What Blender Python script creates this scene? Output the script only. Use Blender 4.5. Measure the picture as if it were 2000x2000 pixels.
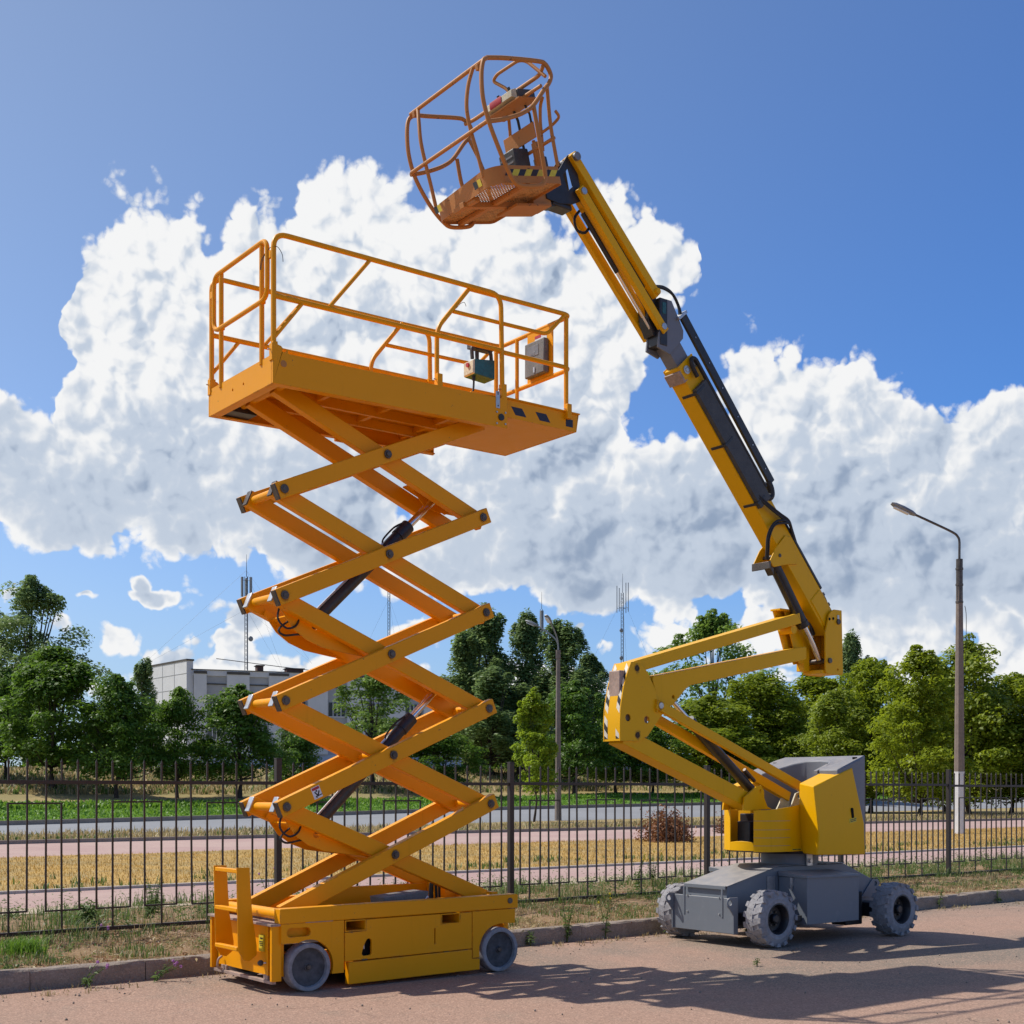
import bpy, math, random
import numpy as np
from mathutils import Vector, Matrix
from mathutils.geometry import tessellate_polygon

# ------------------------------------------------------------------ scene
for o in list(bpy.data.objects):
    bpy.data.objects.remove(o)
scene = bpy.context.scene
COL = scene.collection
R = math.radians
PI = math.pi

# World axes: X runs along the kerb and the fence (to the right, receding),
# Y runs away across the verge, Z is up.  Camera stands at the origin.
YAW = R(52.5)
CY, SY = math.cos(YAW), math.sin(YAW)

# ------------------------------------------------------------------ camera
cam_d = bpy.data.cameras.new('camera')
cam = bpy.data.objects.new('camera', cam_d)
COL.objects.link(cam)
cam.location = (0, 0, 1.6)
cam.rotation_euler = (R(90), 0, -(R(90) - YAW))
cam_d.sensor_width = 36.0
cam_d.lens = 46.08
cam_d.shift_y = 0.273
cam_d.clip_start = 0.1
cam_d.clip_end = 6000
scene.camera = cam

# ------------------------------------------------------------------ sun
TO_SUN = Vector((-2.25, 3.05, 4.85)).normalized()
sun_d = bpy.data.lights.new('sun', 'SUN')
sun_d.energy = 4.6
sun_d.angle = R(0.53)
sun_d.color = (1.0, 0.955, 0.88)
sun = bpy.data.objects.new('sun', sun_d)
COL.objects.link(sun)
sun.rotation_euler = (-TO_SUN).to_track_quat('-Z', 'Y').to_euler()
sun.location = (0, 0, 30)

scene.view_settings.view_transform = 'Standard'
scene.view_settings.look = 'None'
scene.view_settings.exposure = 0.0
scene.view_settings.gamma = 1.0
scene.cycles.max_bounces = 6
scene.cycles.diffuse_bounces = 3
scene.cycles.glossy_bounces = 2
scene.cycles.transmission_bounces = 4
scene.cycles.transparent_max_bounces = 8

# ------------------------------------------------------------------ sky with cumulus clouds (in sky directions)
world = bpy.data.worlds.new('World')
scene.world = world
world.use_nodes = True
FPX, HPX = 2560.0, 1546.0


def sky_angles(x, y):
    az = math.atan((x - 1000) / FPX)
    return az, math.atan((HPX - y) / FPX * math.cos(az))


# Outlines of the two great cumulus banks (heading, height) and the scattered small clouds.
BANK_A_TOP = [(-400, 690), (-120, 735), (0, 757), (60, 758), (105, 744), (132, 705), (140, 520), (155, 470), (200, 420), (260, 393), (290, 378),
              (330, 398), (350, 370), (372, 375), (396, 412), (402, 482), (420, 488), (450, 455), (485, 433), (520, 446), (585, 440), (592, 362),
              (612, 345), (640, 316), (690, 352), (770, 385), (900, 385), (1050, 400), (1130, 420), (1180, 397), (1230, 392), (1275, 405),
              (1310, 432), (1350, 480), (1366, 512), (1376, 930), (1600, 1300), (2500, 1400)]
BANK_A_BASE = [(-400, 1075), (0, 1090), (150, 1095), (280, 1080), (320, 1125), (450, 1140), (620, 1145), (900, 1155), (1050, 1165), (1150, 1125),
               (1190, 1025), (1225, 850), (1245, 720), (1300, 620), (1340, 560), (1372, 520), (1400, 500), (2500, 480)]
BANK_B_TOP = [(-400, 1400), (600, 1300), (900, 1120), (1000, 1000), (1060, 950), (1098, 895), (1171, 867), (1202, 864), (1233, 882), (1269, 867), (1311, 862),
              (1352, 856), (1372, 800), (1425, 735), (1455, 693), (1502, 673), (1575, 655), (1616, 683), (1668, 691), (1699, 714), (1735, 763),
              (1756, 766), (1818, 750), (1880, 755), (1921, 740), (1947, 745), (1983, 735), (2100, 720), (2500, 760)]
BANK_B_BASE = [(-400, 1045), (800, 1095), (900, 1125), (1050, 1195), (1150, 1235), (1300, 1260), (1500, 1275), (1700, 1300), (2000, 1315), (2500, 1330)]
CUMULUS = [
    (285, 1148, 26, 22), (300, 1166, 56, 13), (165, 1174, 32, 13), (20, 1160, 34, 22), (105, 1205, 44, 44),
    (205, 1262, 50, 42), (170, 1325, 120, 44), (425, 1262, 48, 28), (330, 1285, 50, 20), (465, 1205, 56, 38), (395, 1310, 140, 30),
    (800, 1240, 36, 24), (700, 1320, 160, 30), (1175, 1258, 38, 36), (1120, 1215, 34, 16), (1080, 1330, 160, 26),
]


def nn(nt, typ, **kw):
    n = nt.nodes.new(typ)
    for k, v in kw.items():
        if k == 'inp':
            for a, b in v.items():
                n.inputs[a].default_value = b
        else:
            setattr(n, k, v)
    return n


def mth(nt, op, a, b=None, c=None, clamp=False):
    n = nt.nodes.new('ShaderNodeMath')
    n.operation = op
    n.use_clamp = clamp
    for i, v in enumerate((a, b, c)):
        if v is None:
            continue
        if isinstance(v, (int, float)):
            n.inputs[i].default_value = v
        else:
            nt.links.new(v, n.inputs[i])
    return n.outputs[0]


def vmth(nt, op, a, b=None, c=None):
    n = nt.nodes.new('ShaderNodeVectorMath')
    n.operation = op
    for i, v in enumerate((a, b, c)):
        if v is None:
            continue
        if isinstance(v, (tuple, list, Vector)):
            n.inputs[i].default_value = v
        elif isinstance(v, (int, float)):
            n.inputs['Scale'].default_value = v
        else:
            nt.links.new(v, n.inputs[i])
    return n.outputs['Value' if op in ('LENGTH', 'DOT_PRODUCT', 'DISTANCE') else 'Vector']


def smooth(nt, v, lo, hi, a=0.0, b=1.0):
    n = nt.nodes.new('ShaderNodeMapRange')
    n.interpolation_type = 'SMOOTHSTEP'
    nt.links.new(v, n.inputs[0])
    for i, q in enumerate((lo, hi, a, b)):
        n.inputs[1 + i].default_value = q
    return n.outputs[0]


# rounded billows: three sizes of domes with creases between them
blw = bpy.data.node_groups.new('cloud_billow', 'ShaderNodeTree')
blw.interface.new_socket('Angles', in_out='INPUT', socket_type='NodeSocketVector')
blw.interface.new_socket('Height', in_out='OUTPUT', socket_type='NodeSocketFloat')
bi, bo = blw.nodes.new('NodeGroupInput'), blw.nodes.new('NodeGroupOutput')
bw = nn(blw, 'ShaderNodeTexNoise', inp={'Scale': 24.0, 'Detail': 3.0, 'Roughness': 0.6})
bw.noise_dimensions = '2D'
blw.links.new(bi.outputs[0], bw.inputs['Vector'])
bpos = vmth(blw, 'MULTIPLY_ADD', vmth(blw, 'SUBTRACT', bw.outputs['Color'], (0.5, 0.5, 0.5)), (0.030, 0.026, 0.0), bi.outputs[0])
bsum = None
for (sc_, wt_) in ((13.0, 1.0), (30.0, 0.52), (64.0, 0.30), (140.0, 0.15)):
    v_ = nn(blw, 'ShaderNodeTexVoronoi', inp={'Scale': sc_})
    v_.voronoi_dimensions = '2D'
    blw.links.new(bpos, v_.inputs['Vector'])
    dm = mth(blw, 'MULTIPLY', v_.outputs['Distance'], v_.outputs['Distance'])
    dm = mth(blw, 'MULTIPLY', dm, -1.7 * wt_)
    bsum = dm if bsum is None else mth(blw, 'ADD', bsum, dm)
blw.links.new(bsum, bo.inputs[0])

grp = bpy.data.node_groups.new('cloud_density', 'ShaderNodeTree')
grp.interface.new_socket('Angles', in_out='INPUT', socket_type='NodeSocketVector')
grp.interface.new_socket('Density', in_out='OUTPUT', socket_type='NodeSocketFloat')
grp.interface.new_socket('Height', in_out='OUTPUT', socket_type='NodeSocketFloat')
grp.interface.new_socket('Bulk', in_out='OUTPUT', socket_type='NodeSocketFloat')
gi = grp.nodes.new('NodeGroupInput')
go = grp.nodes.new('NodeGroupOutput')
p_in = gi.outputs[0]
AZR, ELR = 0.62, 0.62


def outline(pts, key):
    n = grp.nodes.new('ShaderNodeFloatCurve')
    cv = n.mapping.curves[0]
    q = []
    for (x, y) in pts:
        a0, e0 = sky_angles(x, y)
        q.append(((a0 + AZR) / (2 * AZR), e0 / ELR))
    cv.points[0].location = q[0]
    cv.points[1].location = q[-1]
    for c in q[1:-1]:
        cv.points.new(*c)
    for c in cv.points:
        c.handle_type = 'VECTOR'
    n.mapping.use_clip = False
    n.mapping.extend = 'HORIZONTAL'
    n.mapping.update()
    grp.links.new(key, n.inputs['Value'])
    return mth(grp, 'MULTIPLY', n.outputs[0], ELR)


n_big = nn(grp, 'ShaderNodeTexNoise', inp={'Scale': 13.0, 'Detail': 4.0, 'Roughness': 0.6})
n_big.noise_dimensions = '2D'
grp.links.new(p_in, n_big.inputs['Vector'])
warp = vmth(grp, 'SUBTRACT', n_big.outputs['Color'], (0.5, 0.5, 0.5))
pos_ = vmth(grp, 'MULTIPLY_ADD', warp, (0.040, 0.034, 0.0), p_in)
sep = grp.nodes.new('ShaderNodeSeparateXYZ')
grp.links.new(pos_, sep.inputs[0])
az_, el_ = sep.outputs[0], sep.outputs[1]
key = mth(grp, 'MULTIPLY_ADD', az_, 1 / (2 * AZR), 0.5)


def bank(top, base, soft_base):
    up = mth(grp, 'MULTIPLY', mth(grp, 'SUBTRACT', outline(top, key), el_), 1 / 0.034)
    dn = mth(grp, 'MULTIPLY', mth(grp, 'SUBTRACT', el_, outline(base, key)), 1 / soft_base)
    return mth(grp, 'SMOOTH_MIN', up, dn, 0.4)


field = mth(grp, 'MAXIMUM', bank(BANK_A_TOP, BANK_A_BASE, 0.045), bank(BANK_B_TOP, BANK_B_BASE, 0.045))
acc = None
for (x, y, rx, ry) in CUMULUS:
    a0, e0 = sky_angles(x, y)
    k = math.cos(a0)
    sx, sy = FPX / rx / (k * k), FPX / ry / k
    q = vmth(grp, 'MULTIPLY_ADD', pos_, (sx, sy, 0), (-a0 * sx, -e0 * sy, 0))
    ln = vmth(grp, 'LENGTH', q)
    acc = ln if acc is None else mth(grp, 'SMOOTH_MIN', acc, ln, 0.2)
field = mth(grp, 'MAXIMUM', field, mth(grp, 'SUBTRACT', 1.0, acc))
field = mth(grp, 'MINIMUM', mth(grp, 'MAXIMUM', field, -2.0), 1.8)
# away from the banks seen here the same kind of scattered cumulus goes on all round
n_far = nn(grp, 'ShaderNodeTexNoise', inp={'Scale': 3.0, 'Detail': 2.0, 'Roughness': 0.5})
n_far.noise_dimensions = '2D'
grp.links.new(p_in, n_far.inputs['Vector'])
gen = mth(grp, 'MULTIPLY_ADD', n_far.outputs['Fac'], 6.0, -3.3)
gen = mth(grp, 'SUBTRACT', gen, smooth(grp, el_, 0.18, 0.55, 0.0, 3.0))   # banks stand low all round, clear overhead
side = smooth(grp, mth(grp, 'ABSOLUTE', az_), 0.40, 0.56)
high = smooth(grp, el_, 0.57, 0.70)
mixf = grp.nodes.new('ShaderNodeMix')
grp.links.new(mth(grp, 'MAXIMUM', side, high), mixf.inputs[0])
grp.links.new(field, mixf.inputs[2])
grp.links.new(gen, mixf.inputs[3])
gb_ = grp.nodes.new('ShaderNodeGroup')
gb_.node_tree = blw
grp.links.new(p_in, gb_.inputs[0])
n_fine = nn(grp, 'ShaderNodeTexNoise', inp={'Scale': 60.0, 'Detail': 5.0, 'Roughness': 0.62})
n_fine.noise_dimensions = '2D'
grp.links.new(p_in, n_fine.inputs['Vector'])
fine = mth(grp, 'SUBTRACT', n_fine.outputs['Fac'], 0.5)
dens = mth(grp, 'MULTIPLY_ADD', mth(grp, 'ADD', gb_.outputs[0], 0.78), 1.05, mth(grp, 'MULTIPLY_ADD', fine, 0.55, mixf.outputs[0]))
grp.links.new(dens, go.inputs[0])
grp.links.new(gb_.outputs[0], go.inputs[1])
grp.links.new(mth(grp, 'MULTIPLY_ADD', n_big.outputs['Fac'], 1.0, mth(grp, 'MULTIPLY', fine, 0.25)), go.inputs[2])

wt = world.node_tree
wt.nodes.clear()
w_out = wt.nodes.new('ShaderNodeOutputWorld')
bg = wt.nodes.new('ShaderNodeBackground')
bg.inputs['Strength'].default_value = 0.1
wt.links.new(bg.outputs[0], w_out.inputs[0])
sky = wt.nodes.new('ShaderNodeTexSky')
sky.sky_type = 'NISHITA'
sky.sun_disc = False
sky.sun_elevation = math.asin(TO_SUN.z)
sky.sun_rotation = math.atan2(TO_SUN.x, TO_SUN.y)
sky.altitude = 100
sky.air_density = 1.0
sky.dust_density = 0.5
sky.ozone_density = 3.0
tc = wt.nodes.new('ShaderNodeTexCoord')
dirv = tc.outputs['Generated']
azw = mth(wt, 'ARCTAN2', vmth(wt, 'DOT_PRODUCT', dirv, (SY, -CY, 0)), vmth(wt, 'DOT_PRODUCT', dirv, (CY, SY, 0)))
sepw = wt.nodes.new('ShaderNodeSeparateXYZ')
wt.links.new(dirv, sepw.inputs[0])
elw = mth(wt, 'ARCSINE', sepw.outputs[2])
cmbw = wt.nodes.new('ShaderNodeCombineXYZ')
wt.links.new(azw, cmbw.inputs[0])
wt.links.new(elw, cmbw.inputs[1])


gd_ = wt.nodes.new('ShaderNodeGroup')
gd_.node_tree = grp
wt.links.new(cmbw.outputs[0], gd_.inputs[0])
gs_ = wt.nodes.new('ShaderNodeGroup')
gs_.node_tree = blw
wt.links.new(vmth(wt, 'ADD', cmbw.outputs[0], (-0.0062, 0.0056, 0)), gs_.inputs[0])   # a step towards the sun
d0 = gd_.outputs[0]
alpha = smooth(wt, d0, -0.02, 0.30)
thick = smooth(wt, d0, 0.1, 1.9)
rise = mth(wt, 'SUBTRACT', gd_.outputs[1], gs_.outputs[0])
low = mth(wt, 'MULTIPLY', smooth(wt, elw, 0.13, 0.37, 1.0, 0.0), smooth(wt, elw, 0.09, 0.14))
lowt = mth(wt, 'MULTIPLY', low, smooth(wt, d0, 0.0, 0.9))
lit = mth(wt, 'MULTIPLY_ADD', gd_.outputs[2], 0.8, 0.50)                # broad light and shade of the mass
lit = mth(wt, 'MULTIPLY_ADD', rise, mth(wt, 'MULTIPLY_ADD', lowt, -0.50, 0.85), lit)
lit = mth(wt, 'ADD', lit, mth(wt, 'MULTIPLY', thick, -0.10))
lit = mth(wt, 'MULTIPLY_ADD', lowt, -0.50, lit, clamp=True)
ramp = wt.nodes.new('ShaderNodeValToRGB')
ramp.color_ramp.interpolation = 'EASE'
e = ramp.color_ramp.elements
e[0].position, e[0].color = 0.05, (0.30, 0.385, 0.53, 1)
e[1].position, e[1].color = 0.92, (0.95, 0.955, 0.96, 1)
m_ = ramp.color_ramp.elements.new(0.45)
m_.color = (0.56, 0.64, 0.76, 1)
wt.links.new(lit, ramp.inputs[0])
cl_col = vmth(wt, 'MULTIPLY', ramp.outputs[0], (9.6, 9.6, 9.6))
# clear air as a polarising filter renders it: deepest a quarter turn away from the sun
cg = vmth(wt, 'DOT_PRODUCT', dirv, tuple(TO_SUN))
c2 = mth(wt, 'MULTIPLY', cg, cg)
pol = mth(wt, 'DIVIDE', mth(wt, 'SUBTRACT', 1.0, c2), mth(wt, 'ADD', 1.0, c2))
pcb = wt.nodes.new('ShaderNodeCombineXYZ')
for i_, (k0, k1) in enumerate(((1.95, -1.42), (1.56, -0.60), (1.20, 0.36))):
    wt.links.new(mth(wt, 'MULTIPLY_ADD', pol, k1, k0), pcb.inputs[i_])
sk = vmth(wt, 'MULTIPLY', sky.outputs[0], pcb.outputs[0])
haze_w = smooth(wt, elw, 0.0, 0.24, 0.62, 0.0)
hz = wt.nodes.new('ShaderNodeMix')
hz.data_type = 'RGBA'
wt.links.new(haze_w, hz.inputs[0])
wt.links.new(sk, hz.inputs[6])
hz.inputs[7].default_value = (4.5, 5.75, 7.2, 1)
sk = hz.outputs[2]
mixc = wt.nodes.new('ShaderNodeMix')
mixc.data_type = 'RGBA'
wt.links.new(alpha, mixc.inputs[0])
wt.links.new(sk, mixc.inputs[6])
wt.links.new(cl_col, mixc.inputs[7])
wt.links.new(mixc.outputs[2], bg.inputs['Color'])
world.cycles.sampling_method = 'MANUAL'
world.cycles.sample_map_resolution = 512

# ------------------------------------------------------------------ materials
MATS = {}


def new_mat(name):
    m = bpy.data.materials.new(name)
    m.use_nodes = True
    nt = m.node_tree
    nt.nodes.clear()
    out = nt.nodes.new('ShaderNodeOutputMaterial')
    b = nt.nodes.new('ShaderNodeBsdfPrincipled')
    nt.links.new(b.outputs[0], out.inputs[0])
    MATS[name] = m
    return m, nt, b, out


def noise(nt, vec, scale, detail=4.0, rough=0.55, dist=0.0):
    n = nn(nt, 'ShaderNodeTexNoise', inp={'Scale': scale, 'Detail': detail, 'Roughness': rough, 'Distortion': dist})
    nt.links.new(vec, n.inputs['Vector'])
    return n.outputs['Fac']


def mixrgb(nt, fac, a, b, mode='MIX'):
    n = nt.nodes.new('ShaderNodeMix')
    n.data_type = 'RGBA'
    n.blend_type = mode
    for i, v in ((0, fac), (6, a), (7, b)):
        if isinstance(v, (int, float)):
            n.inputs[i].default_value = v
        elif isinstance(v, tuple):
            n.inputs[i].default_value = v if len(v) == 4 else v + (1,)
        else:
            nt.links.new(v, n.inputs[i])
    return n.outputs[2]


def bump(nt, b, h, strength=0.3, dist=0.01):
    n = nt.nodes.new('ShaderNodeBump')
    n.inputs['Strength'].default_value = strength
    n.inputs['Distance'].default_value = dist
    nt.links.new(h, n.inputs['Height'])
    nt.links.new(n.outputs[0], b.inputs['Normal'])


def wpos(nt):
    return nt.nodes.new('ShaderNodeNewGeometry').outputs['Position']


def paint(name, col, rough=0.42, wear=0.5, rust=(0.16, 0.075, 0.035), fade=(0.62, 0.40, 0.22), dust=0.12, spec=0.5, edge=0.0):
    """Machine paint: slight fading, fine orange peel, chips down to rust and dust lying on upper faces."""
    m, nt, b, out = new_mat(name)
    p = wpos(nt)
    n1 = noise(nt, p, 1.6, 5, 0.6)
    n2 = noise(nt, p, 9.0, 6, 0.65)
    n3 = noise(nt, p, 38.0, 5, 0.7)
    c = mixrgb(nt, smooth(nt, n1, 0.35, 0.75, 0.0, 0.22), col, tuple(x * 0.82 for x in col))
    c = mixrgb(nt, smooth(nt, n2, 0.52, 0.78, 0.0, 0.16), c, fade)
    # vertical run-off streaks
    st = vmth(nt, 'MULTIPLY', p, (26.0, 26.0, 1.3))
    c = mixrgb(nt, smooth(nt, noise(nt, st, 1.0, 4, 0.6), 0.60, 0.80, 0.0, 0.22), c, tuple(x * 0.55 for x in col))
    lim = 0.735 - 0.07 * wear
    chips = smooth(nt, mth(nt, 'MULTIPLY_ADD', n3, 0.55, mth(nt, 'MULTIPLY', n2, 0.52)), lim, lim + 0.035)
    g = nt.nodes.new('ShaderNodeNewGeometry')
    if edge:
        # paint rubbed off along the arrises
        bv = nt.nodes.new('ShaderNodeBevel')
        bv.samples = 3
        bv.inputs['Radius'].default_value = 0.012
        dn = vmth(nt, 'DOT_PRODUCT', bv.outputs[0], g.outputs['Normal'])
        rim_ = smooth(nt, dn, 0.90, 0.985, 1.0, 0.0)
        rub = mth(nt, 'MULTIPLY', rim_, smooth(nt, mth(nt, 'MULTIPLY_ADD', n2, 0.7, mth(nt, 'MULTIPLY', n3, 0.35)), 0.50, 0.62, 0.0, edge))
        chips = mth(nt, 'MAXIMUM', chips, rub)
    c = mixrgb(nt, chips, c, rust)
    sp = nt.nodes.new('ShaderNodeSeparateXYZ')
    nt.links.new(g.outputs['Normal'], sp.inputs[0])
    up = smooth(nt, sp.outputs[2], 0.55, 0.95, 0.0, dust)
    c = mixrgb(nt, mth(nt, 'MULTIPLY', up, n2), c, (0.55, 0.47, 0.38))
    nt.links.new(c, b.inputs['Base Color'])
    nt.links.new(mth(nt, 'ADD', mth(nt, 'MULTIPLY_ADD', n2, 0.22, rough - 0.1), mth(nt, 'MULTIPLY', chips, 0.35)), b.inputs['Roughness'])
    b.inputs['Specular IOR Level'].default_value = spec
    bump(nt, b, mth(nt, 'MULTIPLY_ADD', chips, -0.5, n3), 0.08, 0.004)
    return m


def plain(name, col, rough=0.5, metal=0.0, var=0.2, scale=14.0, spec=0.5, bmp=0.1):
    m, nt, b, out = new_mat(name)
    p = wpos(nt)
    n1 = noise(nt, p, scale, 6, 0.65)
    n2 = noise(nt, p, scale * 0.12, 4, 0.6)
    f = mth(nt, 'MULTIPLY_ADD', n1, 0.6, mth(nt, 'MULTIPLY', n2, 0.6))
    c = mixrgb(nt, smooth(nt, f, 0.35, 0.85), tuple(min(1, x * (1 + var)) for x in col), tuple(x * (1 - var) for x in col))
    nt.links.new(c, b.inputs['Base Color'])
    nt.links.new(mth(nt, 'MULTIPLY_ADD', n1, 0.2, rough - 0.1), b.inputs['Roughness'])
    b.inputs['Metallic'].default_value = metal
    b.inputs['Specular IOR Level'].default_value = spec
    if bmp:
        bump(nt, b, n1, bmp, 0.006)
    return m


paint('amber_paint', (0.84, 0.335, 0.0), wear=0.8, fade=(0.80, 0.37, 0.03), rust=(0.20, 0.10, 0.055), spec=0.22, dust=0.10, edge=0.75)
paint('lemon_paint', (0.80, 0.42, 0.0), wear=0.65, fade=(0.78, 0.42, 0.03), rust=(0.20, 0.10, 0.055), spec=0.22, dust=0.10, edge=0.7)
paint('faded_orange', (0.46, 0.185, 0.038), rough=0.6, wear=1.5, fade=(0.55, 0.36, 0.22), rust=(0.12, 0.075, 0.05), dust=0.7)
paint('slate_paint', (0.155, 0.175, 0.20), rough=0.5, wear=0.7, fade=(0.36, 0.36, 0.36), rust=(0.32, 0.30, 0.27), dust=0.75)
paint('grey_cast', (0.165, 0.175, 0.20), rough=0.55, wear=0.4, fade=(0.34, 0.34, 0.35), rust=(0.15, 0.14, 0.13), dust=0.5)
paint('fence_paint', (0.030, 0.022, 0.020), rough=0.5, wear=0.9, fade=(0.06, 0.043, 0.038), rust=(0.10, 0.045, 0.028), dust=0.1)
plain('black_steel', (0.022, 0.022, 0.025), 0.42, 0.0, 0.4, 20)
plain('black_rubber', (0.015, 0.015, 0.016), 0.6, 0.0, 0.3, 30)
plain('dark_void', (0.006, 0.006, 0.006), 0.8, 0.0, 0.2, 30, 0.2, 0)  # near-black, painted shade for hollows
plain('chrome', (0.72, 0.71, 0.70), 0.2, 1.0, 0.15, 8, 0.5, 0)
plain('zinc', (0.52, 0.53, 0.54), 0.42, 0.85, 0.25, 30)
plain('bolt_steel', (0.10, 0.085, 0.075), 0.45, 0.6, 0.4, 60)
plain('grey_tyre', (0.275, 0.27, 0.28), 0.85, 0.0, 0.30, 24, 0.25, 0.3)
plain('wheel_disc', (0.085, 0.085, 0.09), 0.7, 0.0, 0.5, 16, 0.3, 0.3)
plain('black_plastic', (0.05, 0.05, 0.05), 0.55, 0.0, 0.3, 80, 0.5, 0.4)
plain('case_plastic', (0.16, 0.155, 0.15), 0.65, 0.0, 0.3, 90, 0.4, 0.5)
plain('teal_paint', (0.02, 0.115, 0.125), 0.5, 0.0, 0.4, 40)
plain('cream_paint', (0.55, 0.50, 0.36), 0.6, 0.0, 0.3, 40)
plain('red_print', (0.42, 0.02, 0.03), 0.5, 0.0, 0.2, 60, 0.5, 0)
plain('white_print', (0.72, 0.72, 0.73), 0.5, 0.0, 0.12, 60, 0.5, 0)
plain('cream_print', (0.70, 0.66, 0.55), 0.55, 0.0, 0.15, 60, 0.5, 0)
plain('black_print', (0.018, 0.018, 0.02), 0.5, 0.0, 0.3, 60, 0.5, 0)
plain('yellow_print', (0.62, 0.50, 0.03), 0.5, 0.0, 0.2, 60, 0.5, 0)
plain('navy_print', (0.012, 0.014, 0.035), 0.5, 0.0, 0.3, 60, 0.5, 0)
plain('step_plate', (0.36, 0.26, 0.21), 0.6, 0.0, 0.3, 30)
plain('concrete_pole', (0.215, 0.175, 0.15), 0.85, 0.0, 0.25, 9, 0.2, 0.3)
plain('whitewash', (0.66, 0.65, 0.66), 0.8, 0.0, 0.12, 8, 0.3, 0.2)
plain('lamp_grey', (0.20, 0.20, 0.21), 0.45, 0.2, 0.4, 12)
plain('pole_steel', (0.23, 0.24, 0.25), 0.5, 0.4, 0.2, 6)
plain('mast_steel', (0.13, 0.15, 0.17), 0.5, 0.3, 0.4, 1.5)
plain('bark', (0.065, 0.05, 0.04), 0.9, 0.0, 0.4, 5, 0.2, 0.5)
plain('cloth_rope', (0.35, 0.33, 0.3), 0.8, 0.0, 0.2, 30, 0.3, 0)


def checker_plate(name, col):
    """Perforated tread plate of the basket floor: round holes let the light through."""
    m, nt, b, out = new_mat(name)
    g = nt.nodes.new('ShaderNodeTexCoord')
    p = g.outputs['Object']
    sc = vmth(nt, 'MULTIPLY', p, (30.0, 30.0, 0.0))
    fr = vmth(nt, 'FRACTION', sc)
    d = vmth(nt, 'DISTANCE', fr, (0.5, 0.5, 0.0))
    hole = smooth(nt, d, 0.17, 0.19, 1.0, 0.0)
    n1 = noise(nt, p, 18.0, 5, 0.65)
    c = mixrgb(nt, smooth(nt, n1, 0.4, 0.7), col, tuple(x * 0.5 for x in col))
    nt.links.new(c, b.inputs['Base Color'])
    b.inputs['Roughness'].default_value = 0.65
    tr = nt.nodes.new('ShaderNodeBsdfTransparent')
    mx = nt.nodes.new('ShaderNodeMixShader')
    nt.links.new(hole, mx.inputs[0])
    nt.links.new(b.outputs[0], mx.inputs[1])
    nt.links.new(tr.outputs[0], mx.inputs[2])
    nt.links.new(mx.outputs[0], out.inputs[0])
    return m


checker_plate('perforated_plate', (0.52, 0.27, 0.10))

# ------------------------------------------------------------------ mesh helpers
OFF = {}


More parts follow.
